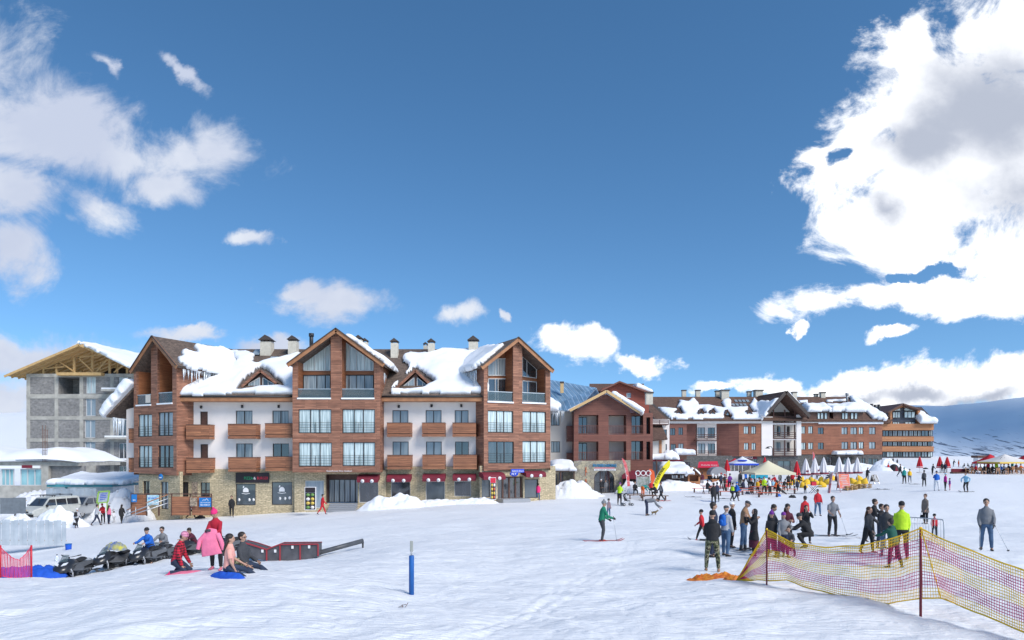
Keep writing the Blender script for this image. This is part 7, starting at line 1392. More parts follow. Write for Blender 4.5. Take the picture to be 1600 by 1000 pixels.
# ================================================================ snow park box, pipe, blue post
bx = thing('snowpark_box', 'dark grey snow park box with red metal edges and a stepped top', 'ski feature', gp(440,876,28)); top = [(378,847),(394,851),(416.6,858.4),(437,850.5),(497,850)]; bot = [(378,868),(394,872),(416.6,876),(437,877),(474,877),(497,869)]
mb = MB(); pf = [px3(x, y, 28) for x, y in top]; pb = [px3(x, y, 28) for x, y in bot[::-1]]; mb.prism(pf+pb, (0,.55,0)); mb.build('box_panel', mat('box_ply', (.085,.085,.095), .6, vary=.3, vscale=3), bx); M_redm = mat('red_metal', (.34,.035,.045), .5)
for a, b in zip(pf, pf[1:]): [ (lambda mb: (mb.bar(a+Vector((0,k,0)), b+Vector((0,k,0)), .05, .05), mb.build('edge_rail', M_redm, bx)))(MB()) for k in (-.03,.57) ]
for x, y0, y1 in ((416.6,858,876),(437.5,851,877),(469,851,877),(497,850,869)): mb = MB(); mb.bar(px3(x,y0,27.97), px3(x,y1,27.97), .04, .05); mb.build('frame_post', M_redm, bx)
for x, y in ((410,861),(457,855),(483,854.5),(430,861)): mb = MB(); mb.box(px3(x,y,27.95), (.09,.02,.12)); mb.build('sticker', M_white, bx)
pp_ = thing('rail_pipe', 'long dark grey slide pipe sloping down from the snow park box', 'ski feature', gp(500,870,28)); mb = MB(); a = px3(497,864,28.3); b = px3(567,845,29.5); mb.tube([a, b], .10, n=14); mb.build('pipe', mat('pipe_grey', (.07,.075,.085), .45, vary=.3), pp_); mb = MB(); mb.tube([b-Vector((0,0,.05)), b-Vector((0,0,.9))], .04, n=8); mb.build('pipe_leg', M_dark, pp_)
bpz = thing('marker_post', 'blue padded marker post with a grey paddle top standing alone in the slope', 'post', gp(643,928,16.4)); mb = MB(); mb.tube([(0,0,-.2),(0,0,.92),(0,0,.94)], [.062,.062,.05], n=14); mb.build('blue_sleeve', mat('blue_foam', (.005,.10,.36), .55, vary=.1), bpz, org=(0,0,0))
mb = MB(); mb.tube([(0,0,.9),(0,0,1.06)], .022, n=8); mb.build('stem', M_grey, bpz, org=(0,0,0)); mb = MB(); mb.box((0,0,1.16), (.075,.03,.26), bev=.008); mb.build('paddle', mat('paddle_grey', (.33,.34,.31), .6), bpz, org=(0,0,0))
tw_ = thing('twig', 'small dark twigs lying on the snow below the blue post', 'twig', gp(633,955,14.2)); mb = MB()
for a, b in (((-.09,0,.03),(.02,.02,.05)),((-.12,-.1,.02),(-.02,-.11,.04)),((.02,-.12,.02),(.07,-.05,.10)),((-.03,-.12,.02),(-.05,-.05,.06))): mb.tube([a, b], .006, n=5)
mb.build('stalk', M_trim, tw_, org=(0,0,0))
# ================================================================ safety nets
def net(name, label, top, bot, nh, nv, bands, rr=.0032, sag=0.0, extra=()):
    """strands as real cords: top/bot are lists of 3-D points of equal length; bands = material index per horizontal strand"""
    T_ = [Vector(p) for p in top]; B_ = [Vector(p) for p in bot]; k = len(T_)-1
    cum = [0]; 
    for i in range(k): cum.append(cum[-1]+(T_[i+1]-T_[i]).length)
    Lt = cum[-1]
    def P(u, v):
        q = u*Lt; i = min(k-1, max(0, next((j for j in range(k) if cum[j+1] >= q-1e-9), k-1))); f = (q-cum[i])/(cum[i+1]-cum[i])
        a = T_[i].lerp(T_[i+1], f); b = B_[i].lerp(B_[i+1], f); p = b.lerp(a, v); bl = math.sin(v*math.pi)*sag; p = p+Vector((0, bl*math.sin(u*9), 0)); return p+Vector((0, .02*math.sin(u*70+v*3), .012*math.sin(u*55+v*9)))
    mbs = {}
    ns = max(20, nv//2)
    for j in range(nh+1):
        m = bands(j/nh); mb = mbs.setdefault(m, MB()); w = rr*(2.2 if j in (0, nh) else 1); mb.tube([P(i/ns, j/nh) for i in range(ns+1)], w, n=3, ref=(0,1,0), smooth=False)
    edges = sorted(set([0.0, 1.0]+list(extra))); 
    for i in range(nv+1):
        for j in range(nh):
            m = bands((j+.5)/nh); mb = mbs.setdefault(m, MB()); mb.bar(P(i/nv, j/nh), P(i/nv, (j+1)/nh), rr*.9)
    return mbs
M_ny = mat('net_yellow', (.92,.55,.01), .5); M_nm = mat('net_magenta', (.60,.02,.12), .5); M_npk = mat('net_pink', (.80,.05,.12), .5)
def band(v): return 0 if v > .87 else 1 if v > .62 else 0 if v > .40 else 1 if v > .16 else 0
tk = [(1152,905,18.6),(1175,866,18.2),(1198,828,17.8),(1215,836,17.4),(1240,849,17),(1290,855,16.4),(1340,853,15.8),(1385,844,15.1),(1437,826,14.3),(1455,834,14),(1500,854,13.4),(1550,873,12.9),(1600,892,12.4),(1680,925,11.5)]
bk_ = [(1150,908,18.6),(1178,906,18.2),(1202,907,17.8),(1228,906,17.4),(1252,915,17),(1295,927,16.4),(1345,938,15.8),(1388,943,15.1),(1440,934,14.35),(1468,934,14.05),(1505,948,13.4),(1552,968,12.9),(1600,987,12.4),(1680,1022,11.5)]
nt_ = thing('safety_net', 'yellow and magenta striped safety net strung between dark red poles across the lower right', 'net', gp(1300,935,16))
for m, mb in net('n', '', [px3(*p) for p in tk], [px3(*p) for p in bk_], 21, 200, band, .0078).items(): mb.build('yellow_mesh_bands' if m == 0 else 'magenta_mesh_bands', (M_ny, M_nm)[m], nt_, uv=False)
mb = MB(); mb.tube([px3(*p) for p in tk], .010, n=5); mb.build('top_cord', M_ny, nt_, uv=False); mb = MB(); mb.tube([px3(*p) for p in bk_], .009, n=5); mb.build('bottom_cord', M_ny, nt_, uv=False)
mb = MB(); mb.tube([px3(1440,829,14.2), px3(1452,870,14.1), px3(1462,905,14.1), px3(1470,934,14.0)], .012, n=5); mb.build('gathered_cord', M_ny, nt_, uv=False)
M_np = mat('net_pole', (.20,.015,.03), .45)
for (x, y0, y1, d, r, lab) in ((1198,827,911,17.8,.021,'thin dark red net pole at the left end of the safety net'),(1438.5,825,960,14.3,.027,'thick dark red net pole in the middle of the safety net')):
    t = thing('net_pole', lab, 'pole', px3(x,y1,d)); mb = MB(); mb.tube([px3(x,y1+6,d), px3(x,y0,d)], r, n=10); mb.build('pole_shaft', M_np, t); mb = MB(); mb.tube([px3(x,y0+.5,d), px3(x,y0-1.5,d)], [r*1.25, r*1.1], n=10); mb.build('pole_cap', M_ny, t)
M_on = mat('net_heap', (.75,.30,.02), .6, col2=(.55,.08,.02), vscale=7, bump=1.0, bscale=25)
heap('bunched_net', 1112, 900, 19.2, 1.4, .12, .5, M_on, 'bunched orange and yellow netting heaped at the feet of the person in camouflage trousers', 'net', 21, rz=-6, amp=1.0, fr=7); heap('bunched_net', 1150, 905, 18.8, .75, .10, .3, M_on, 'tail of bunched orange netting running into the safety net', 'net', 22, rz=-4, amp=.9, fr=7)
pn = thing('pink_net', 'small pink net screen between two red poles at the left edge', 'net', gp(25,902,22)); tp_ = [(-2,852,22),(8,862,22),(20,872,22),(30,875,22),(40,866,22),(48,855,22)]; bp_ = [(-2,899,22),(8,901,22),(20,903,22),(30,904,22),(40,903,22),(48,900,22)]
for m, mb in net('n', '', [px3(*p) for p in tp_], [px3(*p) for p in bp_], 22, 30, lambda v: 0, .0062).items(): mb.build('pink_mesh', M_npk, pn, uv=False)
for x in (0.5, 49): mb = MB(); mb.tube([px3(x, 905, 21.9), px3(x, 852, 21.9)], .028, n=8); mb.build('red_pole', mat('pole_red', (.55,.01,.03), .4), pn)
# crowd barrier
cb_ = thing('crowd_barrier', 'bare steel crowd barrier behind the lime green jacket', 'barrier', gp(1447,848,24)); A1 = Vector(px3(1413,808,26)); A2 = Vector(px3(1475,822,23.4)); 
def bp2(f, z): p = A1.lerp(A2, f); return Vector((p.x, p.y, gz(p.x, p.y)+z))
mb = MB(); mb.tube([bp2(0,0), bp2(0,1.0), bp2(.04,1.08), bp2(.96,1.08), bp2(1,1.0), bp2(1,0)], .02, n=7); mb.tube([bp2(0,.22), bp2(1,.22)], .014, n=6); mb.build('frame', M_steel, cb_)
for k in range(1, 14): mb = MB(); mb.tube([bp2(k/14,.22), bp2(k/14,1.06)], .008, n=5); mb.build('bar', M_steel, cb_)
# skis and poles of the skiers
def at(k, dx, dy, dz=0): b = PPL[k]['base']; return b+Vector((dx, dy, dz))
def hw(k, i): return (PPL[k]['o'].matrix_basis @ PPL[k]['W'](PPL[k]['J']['arm', i][2]))
bpy.context.view_layer.update()
pz = PPL['m1']['base']; ski_pair(942, 847, pz.y, -82, 'dark skis with red tips under the green skier', 'ski_red', 1.75, .13)
pz = PPL['c17']['base']; ski_pair(1305, 838, pz.y, -96, 'black skis under the skier in the grey T-shirt', 'ski_black', 1.8, .16, skew=-7)
pz = PPL['r10']['base']; ski_pair(1510, 769, pz.y, 100, 'dark board under the snowboarder in light blue', 'ski_black', 1.5, .05)
ski_pair(1172, 862, PPL['c6']['base'].y, -60, 'black and white skis beside the tan leather jacket', 'ski_black', 1.6); ski_pair(1098, 846, PPL['c1']['base'].y, 75, 'short dark skis of the child at the left edge of the crowd', 'ski_black', 1.2)
for k, i, dx, dy, lab in (('m1',1,.28,-.2,'ski pole held by the green skier'),('c17',0,.95,-.1,'ski pole held by the skier in the grey T-shirt'),('c26',1,-.42,-.3,'left hand ski pole of the person in the grey sweatshirt'),('c26',0,.55,-.35,'right hand ski pole of the person in the grey sweatshirt'),('c13',0,-.9,-.1,'ski pole held out by the person in the red ski jacket'),('c6',1,-.15,-.35,'ski pole held by the person in the tan leather jacket')):
    h = hw(k, i); b = PPL[k]['base']; x, y = h.x+dx*.5 if k != 'c26' else b.x+dx, b.y+dy; pole(h+Vector((0,0,.08)), (x, y, gz(x, y)), lab, group=None)
def handbag(k, i, m, lab, drop=.30, w=.26):
    h = hw(k, i); t = thing('handbag', lab, 'bag', h-Vector((0,0,drop+.2))); mb = MB(); mb.tube([(0,0,0),(0,0,.06),(0,0,.18),(0,0,.22)], [(w*.45,.06),(w*.5,.08),(w*.42,.06),(w*.3,.03)], n=12); mb.build('bag_body', m, t, org=(0,0,0)); mb = MB(); mb.tube([(-w*.3,0,.2),(-w*.15,0,drop+.16),(0,0,drop+.2),(w*.15,0,drop+.16),(w*.3,0,.2)], .01, n=5); mb.build('strap', m, t, org=(0,0,0))
handbag('c24',1,CL['black'],'black shoulder bag carried by the person in the grey brown coat'); handbag('l7',0,CL['black'],'black holdall carried by the person in the pale grey jacket'); handbag('l10',0,CL['beige'],'beige bag carried by the person in the pink jacket')
# ================================================================ market, parasols, flags and furniture
def place(name, label, cat, px, py, d=None, rz=0, group=None, z=None):
    p = gp(px, py, d); t = thing(name, label, cat, (p.x, p.y, p.z if z is None else z), R(rz), group); return t, p
L0 = (0,0,0)
def closed_parasol(name, canvas, h, r, print_=False):
    t = thing(name, 'x', 'parasol'); mb = MB(); mb.tube([(0,0,-.1),(0,0,h+.08)], .03, n=8); mb.build('pole', M_white, t, org=L0); n = 16; mb = MB(); vs = []; lv = [(h*.30, 1.0), (h*.42, .92), (h*.6, .72), (h*.8, .45), (h*.95, .22), (h, .06)]
    for z, k in lv:
        for j in range(n): a = 2*math.pi*j/n; q = r*k*(1 if j%2 else .74); vs.append((q*math.cos(a), q*math.sin(a), z+(0 if j%2 else .04)))
    F = [(i*n+j, i*n+(j+1)%n, (i+1)*n+(j+1)%n, (i+1)*n+j) for i in range(len(lv)-1) for j in range(n)]+[tuple(reversed(range(n)))]; mb.add(vs, F, 0, False); c = mb.build('folded_canopy', canvas, t, org=L0)
    if print_: 
        mb = MB(); mb.tube([(0,0,h*.335),(0,0,h*.40)], [r*.985, r*.93], n=16, cap=False); mb.build('printed_band', M_maroon, c, org=L0)
        mb = MB(); mb.box((0,-r*.80,h*.50), (r*.5,.02,r*.34)); mb.build('printed_mark', M_maroon, c, org=L0)
    else:
        mb = MB(); mb.tube([(0,0,h*.36),(0,0,h*.385)], [r*.96, r*.95], n=16, cap=False); mb.build('tie_strap', M_white, c, org=L0)
    mb = MB(); mb.box((0,0,.03), (.6,.6,.08), bev=.02); mb.build('base', M_conc, t, org=L0); return t
M_wcan = mat('white_canvas', (.70,.68,.70), .85, bump=.3); M_rcan = mat('red_canvas', (.55,.012,.025), .8, bump=.3)
w0 = closed_parasol('closed_parasol', M_wcan, 3.3, .62, True); ff = True
for i, (x, yt, yb) in enumerate(((1259,716,751),(1273,714.5,752),(1287,714,751),(1311,713.5,748),(1325,714.5,750),(1339.5,714.5,749))):
    o = w0 if ff else copy_tree(w0); ff = False; d = 88; p = gp(x, 0, d); o.location = p; hh = (CZ-(yt-HY)/FPX*d)-p.z; o.scale = (1.05,1.05,hh/3.38); o.rotation_euler = (0,0,i*.7)
    tag(o, ['white closed parasol with maroon print, leftmost of six on the cafe terrace','white closed parasol second from the left on the cafe terrace','white closed parasol third from the left, before the thin red flag','white closed parasol just behind the pink menu board','white closed parasol second from the right on the cafe terrace','white closed parasol at the right end of the cafe terrace'][i], None, 'closed white parasols on the cafe terrace')
r0 = closed_parasol('closed_parasol', M_rcan, 2.6, .42); ff = True
for i, (x, yt, d, lab) in enumerate(((1245,719.5,86,'red closed parasol left of the six white ones'),(1136,717,84,'red closed parasol behind the food stall'),(1195,713,100,'small red closed parasol behind the beige tent'),(1437,712.5,112,'red closed parasol on the slope before the orange banded building'),(1468.5,712.5,105,'left of a pair of red closed parasols on the far slope'),(1480,713,105,'right of a pair of red closed parasols on the far slope'))):
    o = r0 if ff else copy_tree(r0); ff = False; p = gp(x, 0, d); o.location = p; hh = (CZ-(yt-HY)/FPX*d)-p.z; o.scale = (1.2,1.2,max(.4, hh/2.68)); tag(o, lab, None, 'closed red parasols')
# pop-up tents
def tent(px, pyt, pye, pyb, half, d, canvas, label, name='pop_up_tent', legs=True, group=None, trim=None, open_=False):
    p = gp(px, pyb, d); t = thing(name, label, 'tent', p, group=group); w = half/FPX*d; ze = CZ-(pye-HY)/FPX*d-p.z; zt = CZ-(pyt-HY)/FPX*d-p.z; vs = []; n = 8; lv = 7
    for i in range(lv+1):
        f = i/lv; k = 1-f; z = ze+(zt-ze)*(f**1.5*.6+f*.4)
        for (a, b) in ((-1,-1),(0,-1),(1,-1),(1,0),(1,1),(0,1),(-1,1),(-1,0)): s_ = .95 if 0 in (a, b) else 1; vs.append((a*w*k*s_, b*w*k*s_, z))
    F = [(i*n+j, i*n+(j+1)%n, (i+1)*n+(j+1)%n, (i+1)*n+j) for i in range(lv) for j in range(n)]; mb = MB(); mb.add(vs, F, 0, True); c = mb.build('canopy', canvas, t, org=L0); mb = MB()
    for (a, b), (e, f) in (((-1,-1),(1,-1)),((1,-1),(1,1)),((1,1),(-1,1)),((-1,1),(-1,-1))): mb.add([(a*w,b*w,ze),(e*w,f*w,ze),(e*w,f*w,ze-.22),(a*w,b*w,ze-.22)], [(3,2,1,0)])
    mb.build('valance', trim or canvas, c, org=L0)
    if legs:
        for a in (-1, 1):
            for b in (-1, 1): mb = MB(); mb.tube([(a*w*.98,b*w*.98,-.1),(a*w*.98,b*w*.98,ze)], .03, n=6); mb.build('leg', M_steel, t, org=L0)
    return t
M_beige = mat('beige_canvas', (.72,.66,.47), .85, bump=.2); t_ = tent(1200,719.5,738,765,31,76,M_beige,'beige pop-up tent over the crowded tables in the middle of the market')
M_wtent = mat('white_tent', (.72,.74,.82), .8); t_ = tent(1160,713,724,756,19,86,M_wtent,'white pop-up tent with a blue oval print',trim=M_hotblue); mb = MB(); mb.tube([(-.5,-1.02,2.95),(.5,-1.02,2.95)], .0, n=3); 
P_ = Plane(0, 85.0); c = px3(1160,720,84.9); mb = MB(); mb.tube([c, c+Vector((0,.03,.04))], (.62,.16), n=18); o = mb.build('oval_print', M_hotblue, t_)
tent(1148,716,722,752,9,90,M_rcan,'red tent roof poking out behind the white pop-up tent')
tent(1547,709.5,722.5,742,17,100,M_rcan,'red tent roof left of the white terrace tent'); t_ = tent(1570,709.5,721.5,743,26,96,mat('white_cream_canvas',(.74,.70,.66),.8),'white terrace tent with a yellow edge over the far tables',trim=mat('yellow_trim',(.75,.52,.12),.8)); tent(1605,709,722,742,18,102,M_rcan,'red tent roof at the right edge of the picture')
text_mesh('Gudauri', .5, M_void, Plane(0, 95), Plane(0, 95).sz(1563, 718.5), .0, parent=t_, width=1.2)
# snack hut with a heavy snow roof
K, p = place('snack_hut','dark timber snack hut under thick sagging snow, with an open orange gable end','hut',1066,766,76); pk = Plane(0, 75); pk2 = Plane(0, 74.9)
r = pk.rect((1040,738,1075,768)); mb = MB(); wall(mb, pk, R4(r), [R4(pk.rect((1050,738.8,1070,748)))], .15, 3.2); mb.build('hut_wall', mat('dark_boards', rough=.7, build=nodes_brick((.075,.045,.04),(.05,.03,.028),(.02,.012,.01),4,.16,.012,.2,.4)), K)
mb = MB(); quad(mb, pk, pk.rect((1050,738.8,1070,748)), -.5); mb.build('serving_hatch', M_void, K); rr = random.Random(9)
for i in range(6): mb = MB(); q = pk.P(1051+3.2*i, 746.5); mb.box(q+Vector((0,.0,.12)), (.16,.05,.3)); mb.build('hanging_goods', (M_white, M_grey, M_white, M_trim, M_curt3, M_white)[i], K)
r2 = pk2.rect((1075,740,1094,766)); mb = MB(); wall(mb, pk2, [(r2[0],r2[1]),(r2[2],r2[1]),(r2[2],r2[3]-.1),((r2[0]+r2[2])/2,r2[3]+.75),(r2[0],r2[3]-.1)], [(lambda a:[(a[0]+.18,a[1]+1.0),(a[2]-.18,a[1]+1.0),(a[2]-.18,a[3]-.2),(a[0]+.18,a[3]-.2)])(r2)], .4, 3); mb.build('gable_front', M_orange, K)
mb = MB(); mb.add([pk2.pt((r2[0]+.1,r2[1]+.9),-.5), pk2.pt((r2[2]-.1,r2[1]+.9),-.5), pk2.pt((r2[2]-.1,r2[3]),-.5), pk2.pt((r2[0]+.1,r2[3]),-.5)], [(0,1,2,3)]); mb.build('hut_inside', M_woodsoft, K)
a, b, c = px3(1073,743,74.3), px3(1083.5,731.5,74.3), px3(1097,744.5,74.3); bk = Vector((0,3.8,.1)); mb = MB(); slab(mb, [a,b,b+bk,a+bk], .1); slab(mb, [b,c,c+bk,b+bk], .1); mb.build('gable_roof', M_trim, K)
a2, b2, c2, d2 = px3(1037,739.5,74.2), px3(1080,739.5,74.2), px3(1078,728.5,77.5), px3(1042,727,77.5); mb = MB(); slab(mb, [a2,b2,c2,d2], .1); mb.build('front_roof', M_trim, K)
snow_patch(K, a2, b2-a2, d2-a2, [(-.2,-.25),(3.2,-.25),(3.1,3.3),(.1,3.4)], .62, seed=91, px=False, step=.12, Rr=.7); snow_patch(K, b, bk, a-b, [(-.15,0),(3.8,0),(3.8,1.1),(-.15,1.15)], .3, seed=92, px=False, step=.1); snow_patch(K, b, bk, c-b, [(-.1,0),(3.8,0),(3.8,1.2),(-.1,1.25)], .25, seed=93, px=False, step=.1)
heap('snow_pile', 1047, 716, 84, 2.3, 1.25, 1.6, M_rsnow, 'round snow dome on the flat roof behind the snack hut', 'snow pile', 31, z=CZ+(HY-719)/FPX*84, amp=.15); 
fb_ = thing('terrace_shelter', 'low dark red terrace shelter carrying snow between the brown hotel and the snack hut', 'shelter', gp(1035, 745, 84)); mb = MB(); pbox(mb, Plane(0,83), Plane(0,83).rect((1010,718,1068,721)), -3.5, 0); mb.build('shelter_roof', M_maroon, fb_); mb = MB(); pbox(mb, Plane(0,83), Plane(0,83).rect((1012,721.3,1042,750)), -3.3, -2.9); mb.build('shelter_glass', M_curt3, fb_)
for x in (1012,1026,1041,1066): mb = MB(); mb.box(px3(x,734,82.9), (.15,.15,2.3)); mb.build('shelter_post', M_trim, fb_)
snow_patch(fb_, px3(1014,717.6,82.9), (1,0,0), (0,1,0), [(0,-.1),(3.6,-.1),(3.6,3),(0,3)], .6, seed=94, px=False, step=.15); snow_patch(fb_, px3(1052,710.5,86), (1,0,0), (0,1,0), [(0,-.1),(2.9,-.1),(2.9,2),(0,2)], .7, seed=95, px=False, step=.15)
mb = MB(); pbox(mb, Plane(0,86), Plane(0,86).rect((1053,711,1073,718)), -2, 0); mb.build('snowy_block', M_trim, fb_)
aw_ = thing('maroon_awning', 'dark maroon fabric awning sheltering the doorway right of the arched shop', 'awning', gp(990, 765, 76)); a, b, c, d = px3(972,742,74.5), px3(1014,744,74.5), px3(1014,735,77.4), px3(982,735,77.4); mb = MB(); slab(mb, [a,b,c,d], .06); mb.build('fabric', M_maroon, aw_); mb = MB(); mb.add([a, b, b-Vector((0,0,.4)), a-Vector((0,0,.4))], [(3,2,1,0)]); mb.build('valance', M_maroon, aw_)
for q in (a, b): mb = MB(); mb.box(q-Vector((0,-.05,1.2)), (.08,.08,2.4)); mb.build('awning_post', M_trim, aw_)
mb = MB(); q = px3(972,765,76.2); mb.add([q, px3(1012,765,76.2), px3(1012,743,76.2), px3(972,743,76.2)], [(0,1,2,3)]); mb.build('back_screen', M_void, aw_)
# orange kiosk and food stall
O_, p = place('kiosk','orange timber kiosk with a bright red lettered roof behind the queue','kiosk',1106,757,82); po = Plane(0, 81); mb = MB(); wall(mb, po, R4(po.rect((1093,731,1121,760))), [R4(po.rect((1109,733,1116,741)))], .2, 2.4); mb.build('kiosk_wall', M_orange, O_); mb = MB(); quad(mb, po, po.rect((1108,732,1117,742)), -.3); mb.build('hatch', M_void, O_)
a, b, c, d = px3(1090,730.5,80.5), px3(1124,730.5,80.5), px3(1121,720.5,82), px3(1092,721.5,82); mb = MB(); slab(mb, [a,b,c,d], .08); mb.build('kiosk_roof', mat('roof_red',(.62,.03,.06),.5), O_); sv = (d-a); M = Matrix((Vector((1,0,0)), sv.normalized(), Vector((1,0,0)).cross(sv).normalized())).transposed().to_4x4(); text_mesh('Kukulka Snow', .42, M_white, parent=O_, M=M, loc=a+Vector((.35,0,0))+sv*.3+Vector((0,-.02,.03)), width=1.9)
F_, p = place('food_stall','round topped grey food stall with a wooden counter and white shelves','food stall',1122,757,78); pf_ = Plane(0, 77.5); n = 10; mb = MB(); prf = [pf_.pt((pf_.sz(1123,742)[0]+.95*math.cos(R(180*k/n)), pf_.sz(1123,742)[1]+.92*math.sin(R(180*k/n))), 0) for k in range(n+1)]; mb.prism(prf[::-1], (0,1.6,0)); mb.build('domed_cover', mat('grey_cover',(.30,.31,.33),.6,bump=.3), F_)
mb = MB(); pbox(mb, pf_, pf_.rect((1111,744,1134,752)), -1.4, -.3); mb.build('stall_inside', M_void, F_)
for i, x in enumerate((1112,1116.5,1122,1127,1130)): mb = MB(); pbox(mb, pf_, pf_.rect((x,740+i%2*2,x+3.2,744+i%3)), .02, .1); mb.build('menu_card', M_white, F_)
mb = MB(); pbox(mb, pf_, pf_.rect((1111,748.5,1139,754.5)), -.3, .5); mb.build('counter', M_orange, F_)
for i in range(4): mb = MB(); q = px3(1114+5*i,747,76.9); mb.tube([q, q+Vector((0,0,.22))], .09, n=10); mb.build('pot', (M_steel, M_white, M_dark, M_steel)[i], F_)
bd, p = place('canvas_screen','large blank white canvas screen beside the food stall','screen',1146,763,79); mb = MB(); mb.box((0,0,1.15), (1.5,.05,1.5)); mb.build('canvas', M_white, bd, org=L0)
for q in (-.72,.72): mb = MB(); mb.tube([(q,.05,-.1),(q,.05,1.95)], .03, n=6); mb.build('post', M_steel, bd, org=L0)
cb, p = place('drinks_box','red drinks cooler box in front of the white canvas screen','cooler',1136,759,75.5); mb = MB(); mb.box((0,0,.55), (.55,.45,.75), bev=.03); mb.build('cooler_body', M_signred, cb, org=L0); text_mesh('COLA', .16, M_white, parent=cb, M=Matrix.Rotation(R(90),4,'X'), loc=cb.location+Vector((-.2,-.24,.52)), width=.4)
# feather flags
def feather(px0, py0, px1, py1, d, wpx, m, label, body=None, tm=None, bow=.12):
    a = px3(px0, py0, d); b = px3(px1, py1, d); t = thing('feather_flag', label, 'flag', a); ax = b-a; side = Vector((ax.z, 0, -ax.x)).normalized(); w = wpx/FPX*d; n = 10; mb = MB(); vs = []
    for k in range(n+1):
        f = k/n; c = a+ax*f+side*(bow*ax.length*math.sin(f*math.pi)); ww = w*(1 if f < .8 else 1-((f-.8)/.2)**2*.8)
        for q in (0, ww): 
            for y in (-.012, .012): vs.append(c+side*q+Vector((0,y+.05*math.sin(f*5),0)))
    F = []
    for k in range(n): o = 4*k; F += [(o, o+4, o+6, o+2), (o+1, o+3, o+7, o+5), (o, o+1, o+5, o+4), (o+2, o+6, o+7, o+3)]
    mb.add(vs, F, 0, False); mb.build('banner_cloth', m, t); mb = MB(); mb.tube([a-ax.normalized()*.6]+[a+ax*(k/8)+side*(bow*ax.length*math.sin(k/8*math.pi)) for k in range(9)], .02, n=6); mb.build('flag_pole', M_white, t)
    if body:
        L_ = len(body)
        for k, ch in enumerate(body):
            f = .16+.55*k/L_; c = a+ax*f+side*(bow*ax.length*math.sin(f*math.pi)+w*.22)+Vector((0,-.07,0)); xa = ax.normalized(); M = Matrix((xa, -side, xa.cross(-side))).transposed().to_4x4(); M = Matrix((-side if False else xa, Vector((-xa.z,0,xa.x)), Vector((0,-1,0)))).transposed().to_4x4()
            text_mesh(ch, w*.8, tm, parent=t, M=M, loc=c+Vector((xa.z,0,-xa.x))*w*.35, name='letter')
    return t
M_yf = mat('flag_yellow', (.85,.72,.02), .6); M_rf = mat('flag_red', (.62,.03,.04), .6, col2=(.75,.25,.25), vscale=2); M_of = mat('flag_orange', (.80,.13,.04), .6)
feather(1019,761,1045,719,70,8.5,M_yf,'tall curved yellow feather flag with dark letters leaning right','SNOWPARK',M_void,-.07); feather(980,760,971.5,716,70,4.5,M_rf,'slim red and white feather flag leaning left in front of the brown hotel','SKI',M_white,.04); feather(1018,760,1014,733,72,7.5,M_of,'short orange red feather flag left of the yellow one',None,None,.0); feather(1267,742,1270,706,92,3.2,M_rf,'thin red and white flag rising between the white closed parasols','SHOP',M_white,.03); feather(1025,758,1030,738,70.5,3.5,M_yf,'small second yellow flag at the foot of the tall one',None,None,.0)
sf, p = place('round_sign_board','white sign of three linked rings above a small notice by the flags','sign',1005,768,71)
for i in range(3): mb = MB(); c = (-.55+.55*i,0,2.1); mb.tube([Vector(c)+Vector((.25*math.cos(a),0,.25*math.sin(a))) for a in np.linspace(0,2*math.pi,17)], .045, n=6, ref=(0,1,0)); mb.build('ring', M_white, sf, org=L0)
mb = MB(); mb.box((0,0,1.2), (1.3,.05,1.1)); mb.build('notice', mat('notice_print',(.5,.5,.5),.6,col2=(.15,.2,.15),vscale=4), sf, org=L0)
for q in (-.7,.7): mb = MB(); mb.tube([(q,.05,-.1),(q,.05,2.1)], .03, n=6); mb.build('post', M_white, sf, org=L0)
# benches, tables, loungers, beanbags
def bench(name, L_, m, back=False, h=.45):
    t = thing(name, 'x', 'bench'); mb = MB(); mb.box((0,0,h), (L_,.34,.05)); mb.build('seat', m, t, org=L0)
    for q in (-1, 1): mb = MB(); mb.box((q*L_*.4,0,h/2), (.07,.30,h)); mb.build('leg', M_trim, t, org=L0)
    if back: mb = MB(); mb.box((0,.18,h+.3), (L_,.04,.3)); mb.build('backrest', m, t, org=L0)
    return t
M_redb = mat('red_bench', (.60,.13,.07), .5, vary=.2); M_brb = mat('brown_bench', (.16,.09,.06), .6, vary=.2)
def table(name, L_, W_, m, h=.74):
    t = thing(name, 'x', 'table'); mb = MB(); mb.box((0,0,h), (L_,W_,.05)); mb.build('tabletop', m, t, org=L0)
    for q in (-1, 1): mb = MB(); mb.bar((q*L_*.38,-W_*.4,0),(q*L_*.38,W_*.4,h), .05); mb.bar((q*L_*.38,W_*.4,0),(q*L_*.38,-W_*.4,h), .05); mb.build('leg', M_trim, t, org=L0)
    return t
ORD = 'first second third fourth fifth sixth seventh eighth ninth tenth eleventh twelfth thirteenth fourteenth fifteenth sixteenth seventeenth eighteenth'.split()
def rep(proto, spots, labs, grp):
    if isinstance(labs, str): 
        rk = sorted(range(len(spots)), key=lambda i: spots[i][0]); base_ = labs; labs = [None]*len(spots)
        for n_, i in enumerate(rk): labs[i] = base_.replace('@', ORD[n_])
    for i, (x, y, d, rz) in enumerate(spots):
        o = proto if i == 0 else copy_tree(proto); p = gp(x, y, d); o.location = p; o.rotation_euler = (0,0,R(rz)); tag(o, labs[i] if isinstance(labs, list) else labs, None, grp)
rep(bench('bench', 2.2, M_redb), [(1098,770,None,4),(1140,775,None,-3),(1122,768,None,2),(1174,774,None,0),(1200,777,None,3),(1228,771,None,-4),(1160,770,None,5),(1190,771,None,-2)],
    ['red bench at the left end of the market seating','red bench left of the walking pair','red bench behind the long black coat','red bench at the left foot of the beige tent','red bench in front of the beige tent tables','red bench at the right foot of the beige tent','red bench just right of the walking pair','red bench beside the child in yellow'], 'red benches in the market')
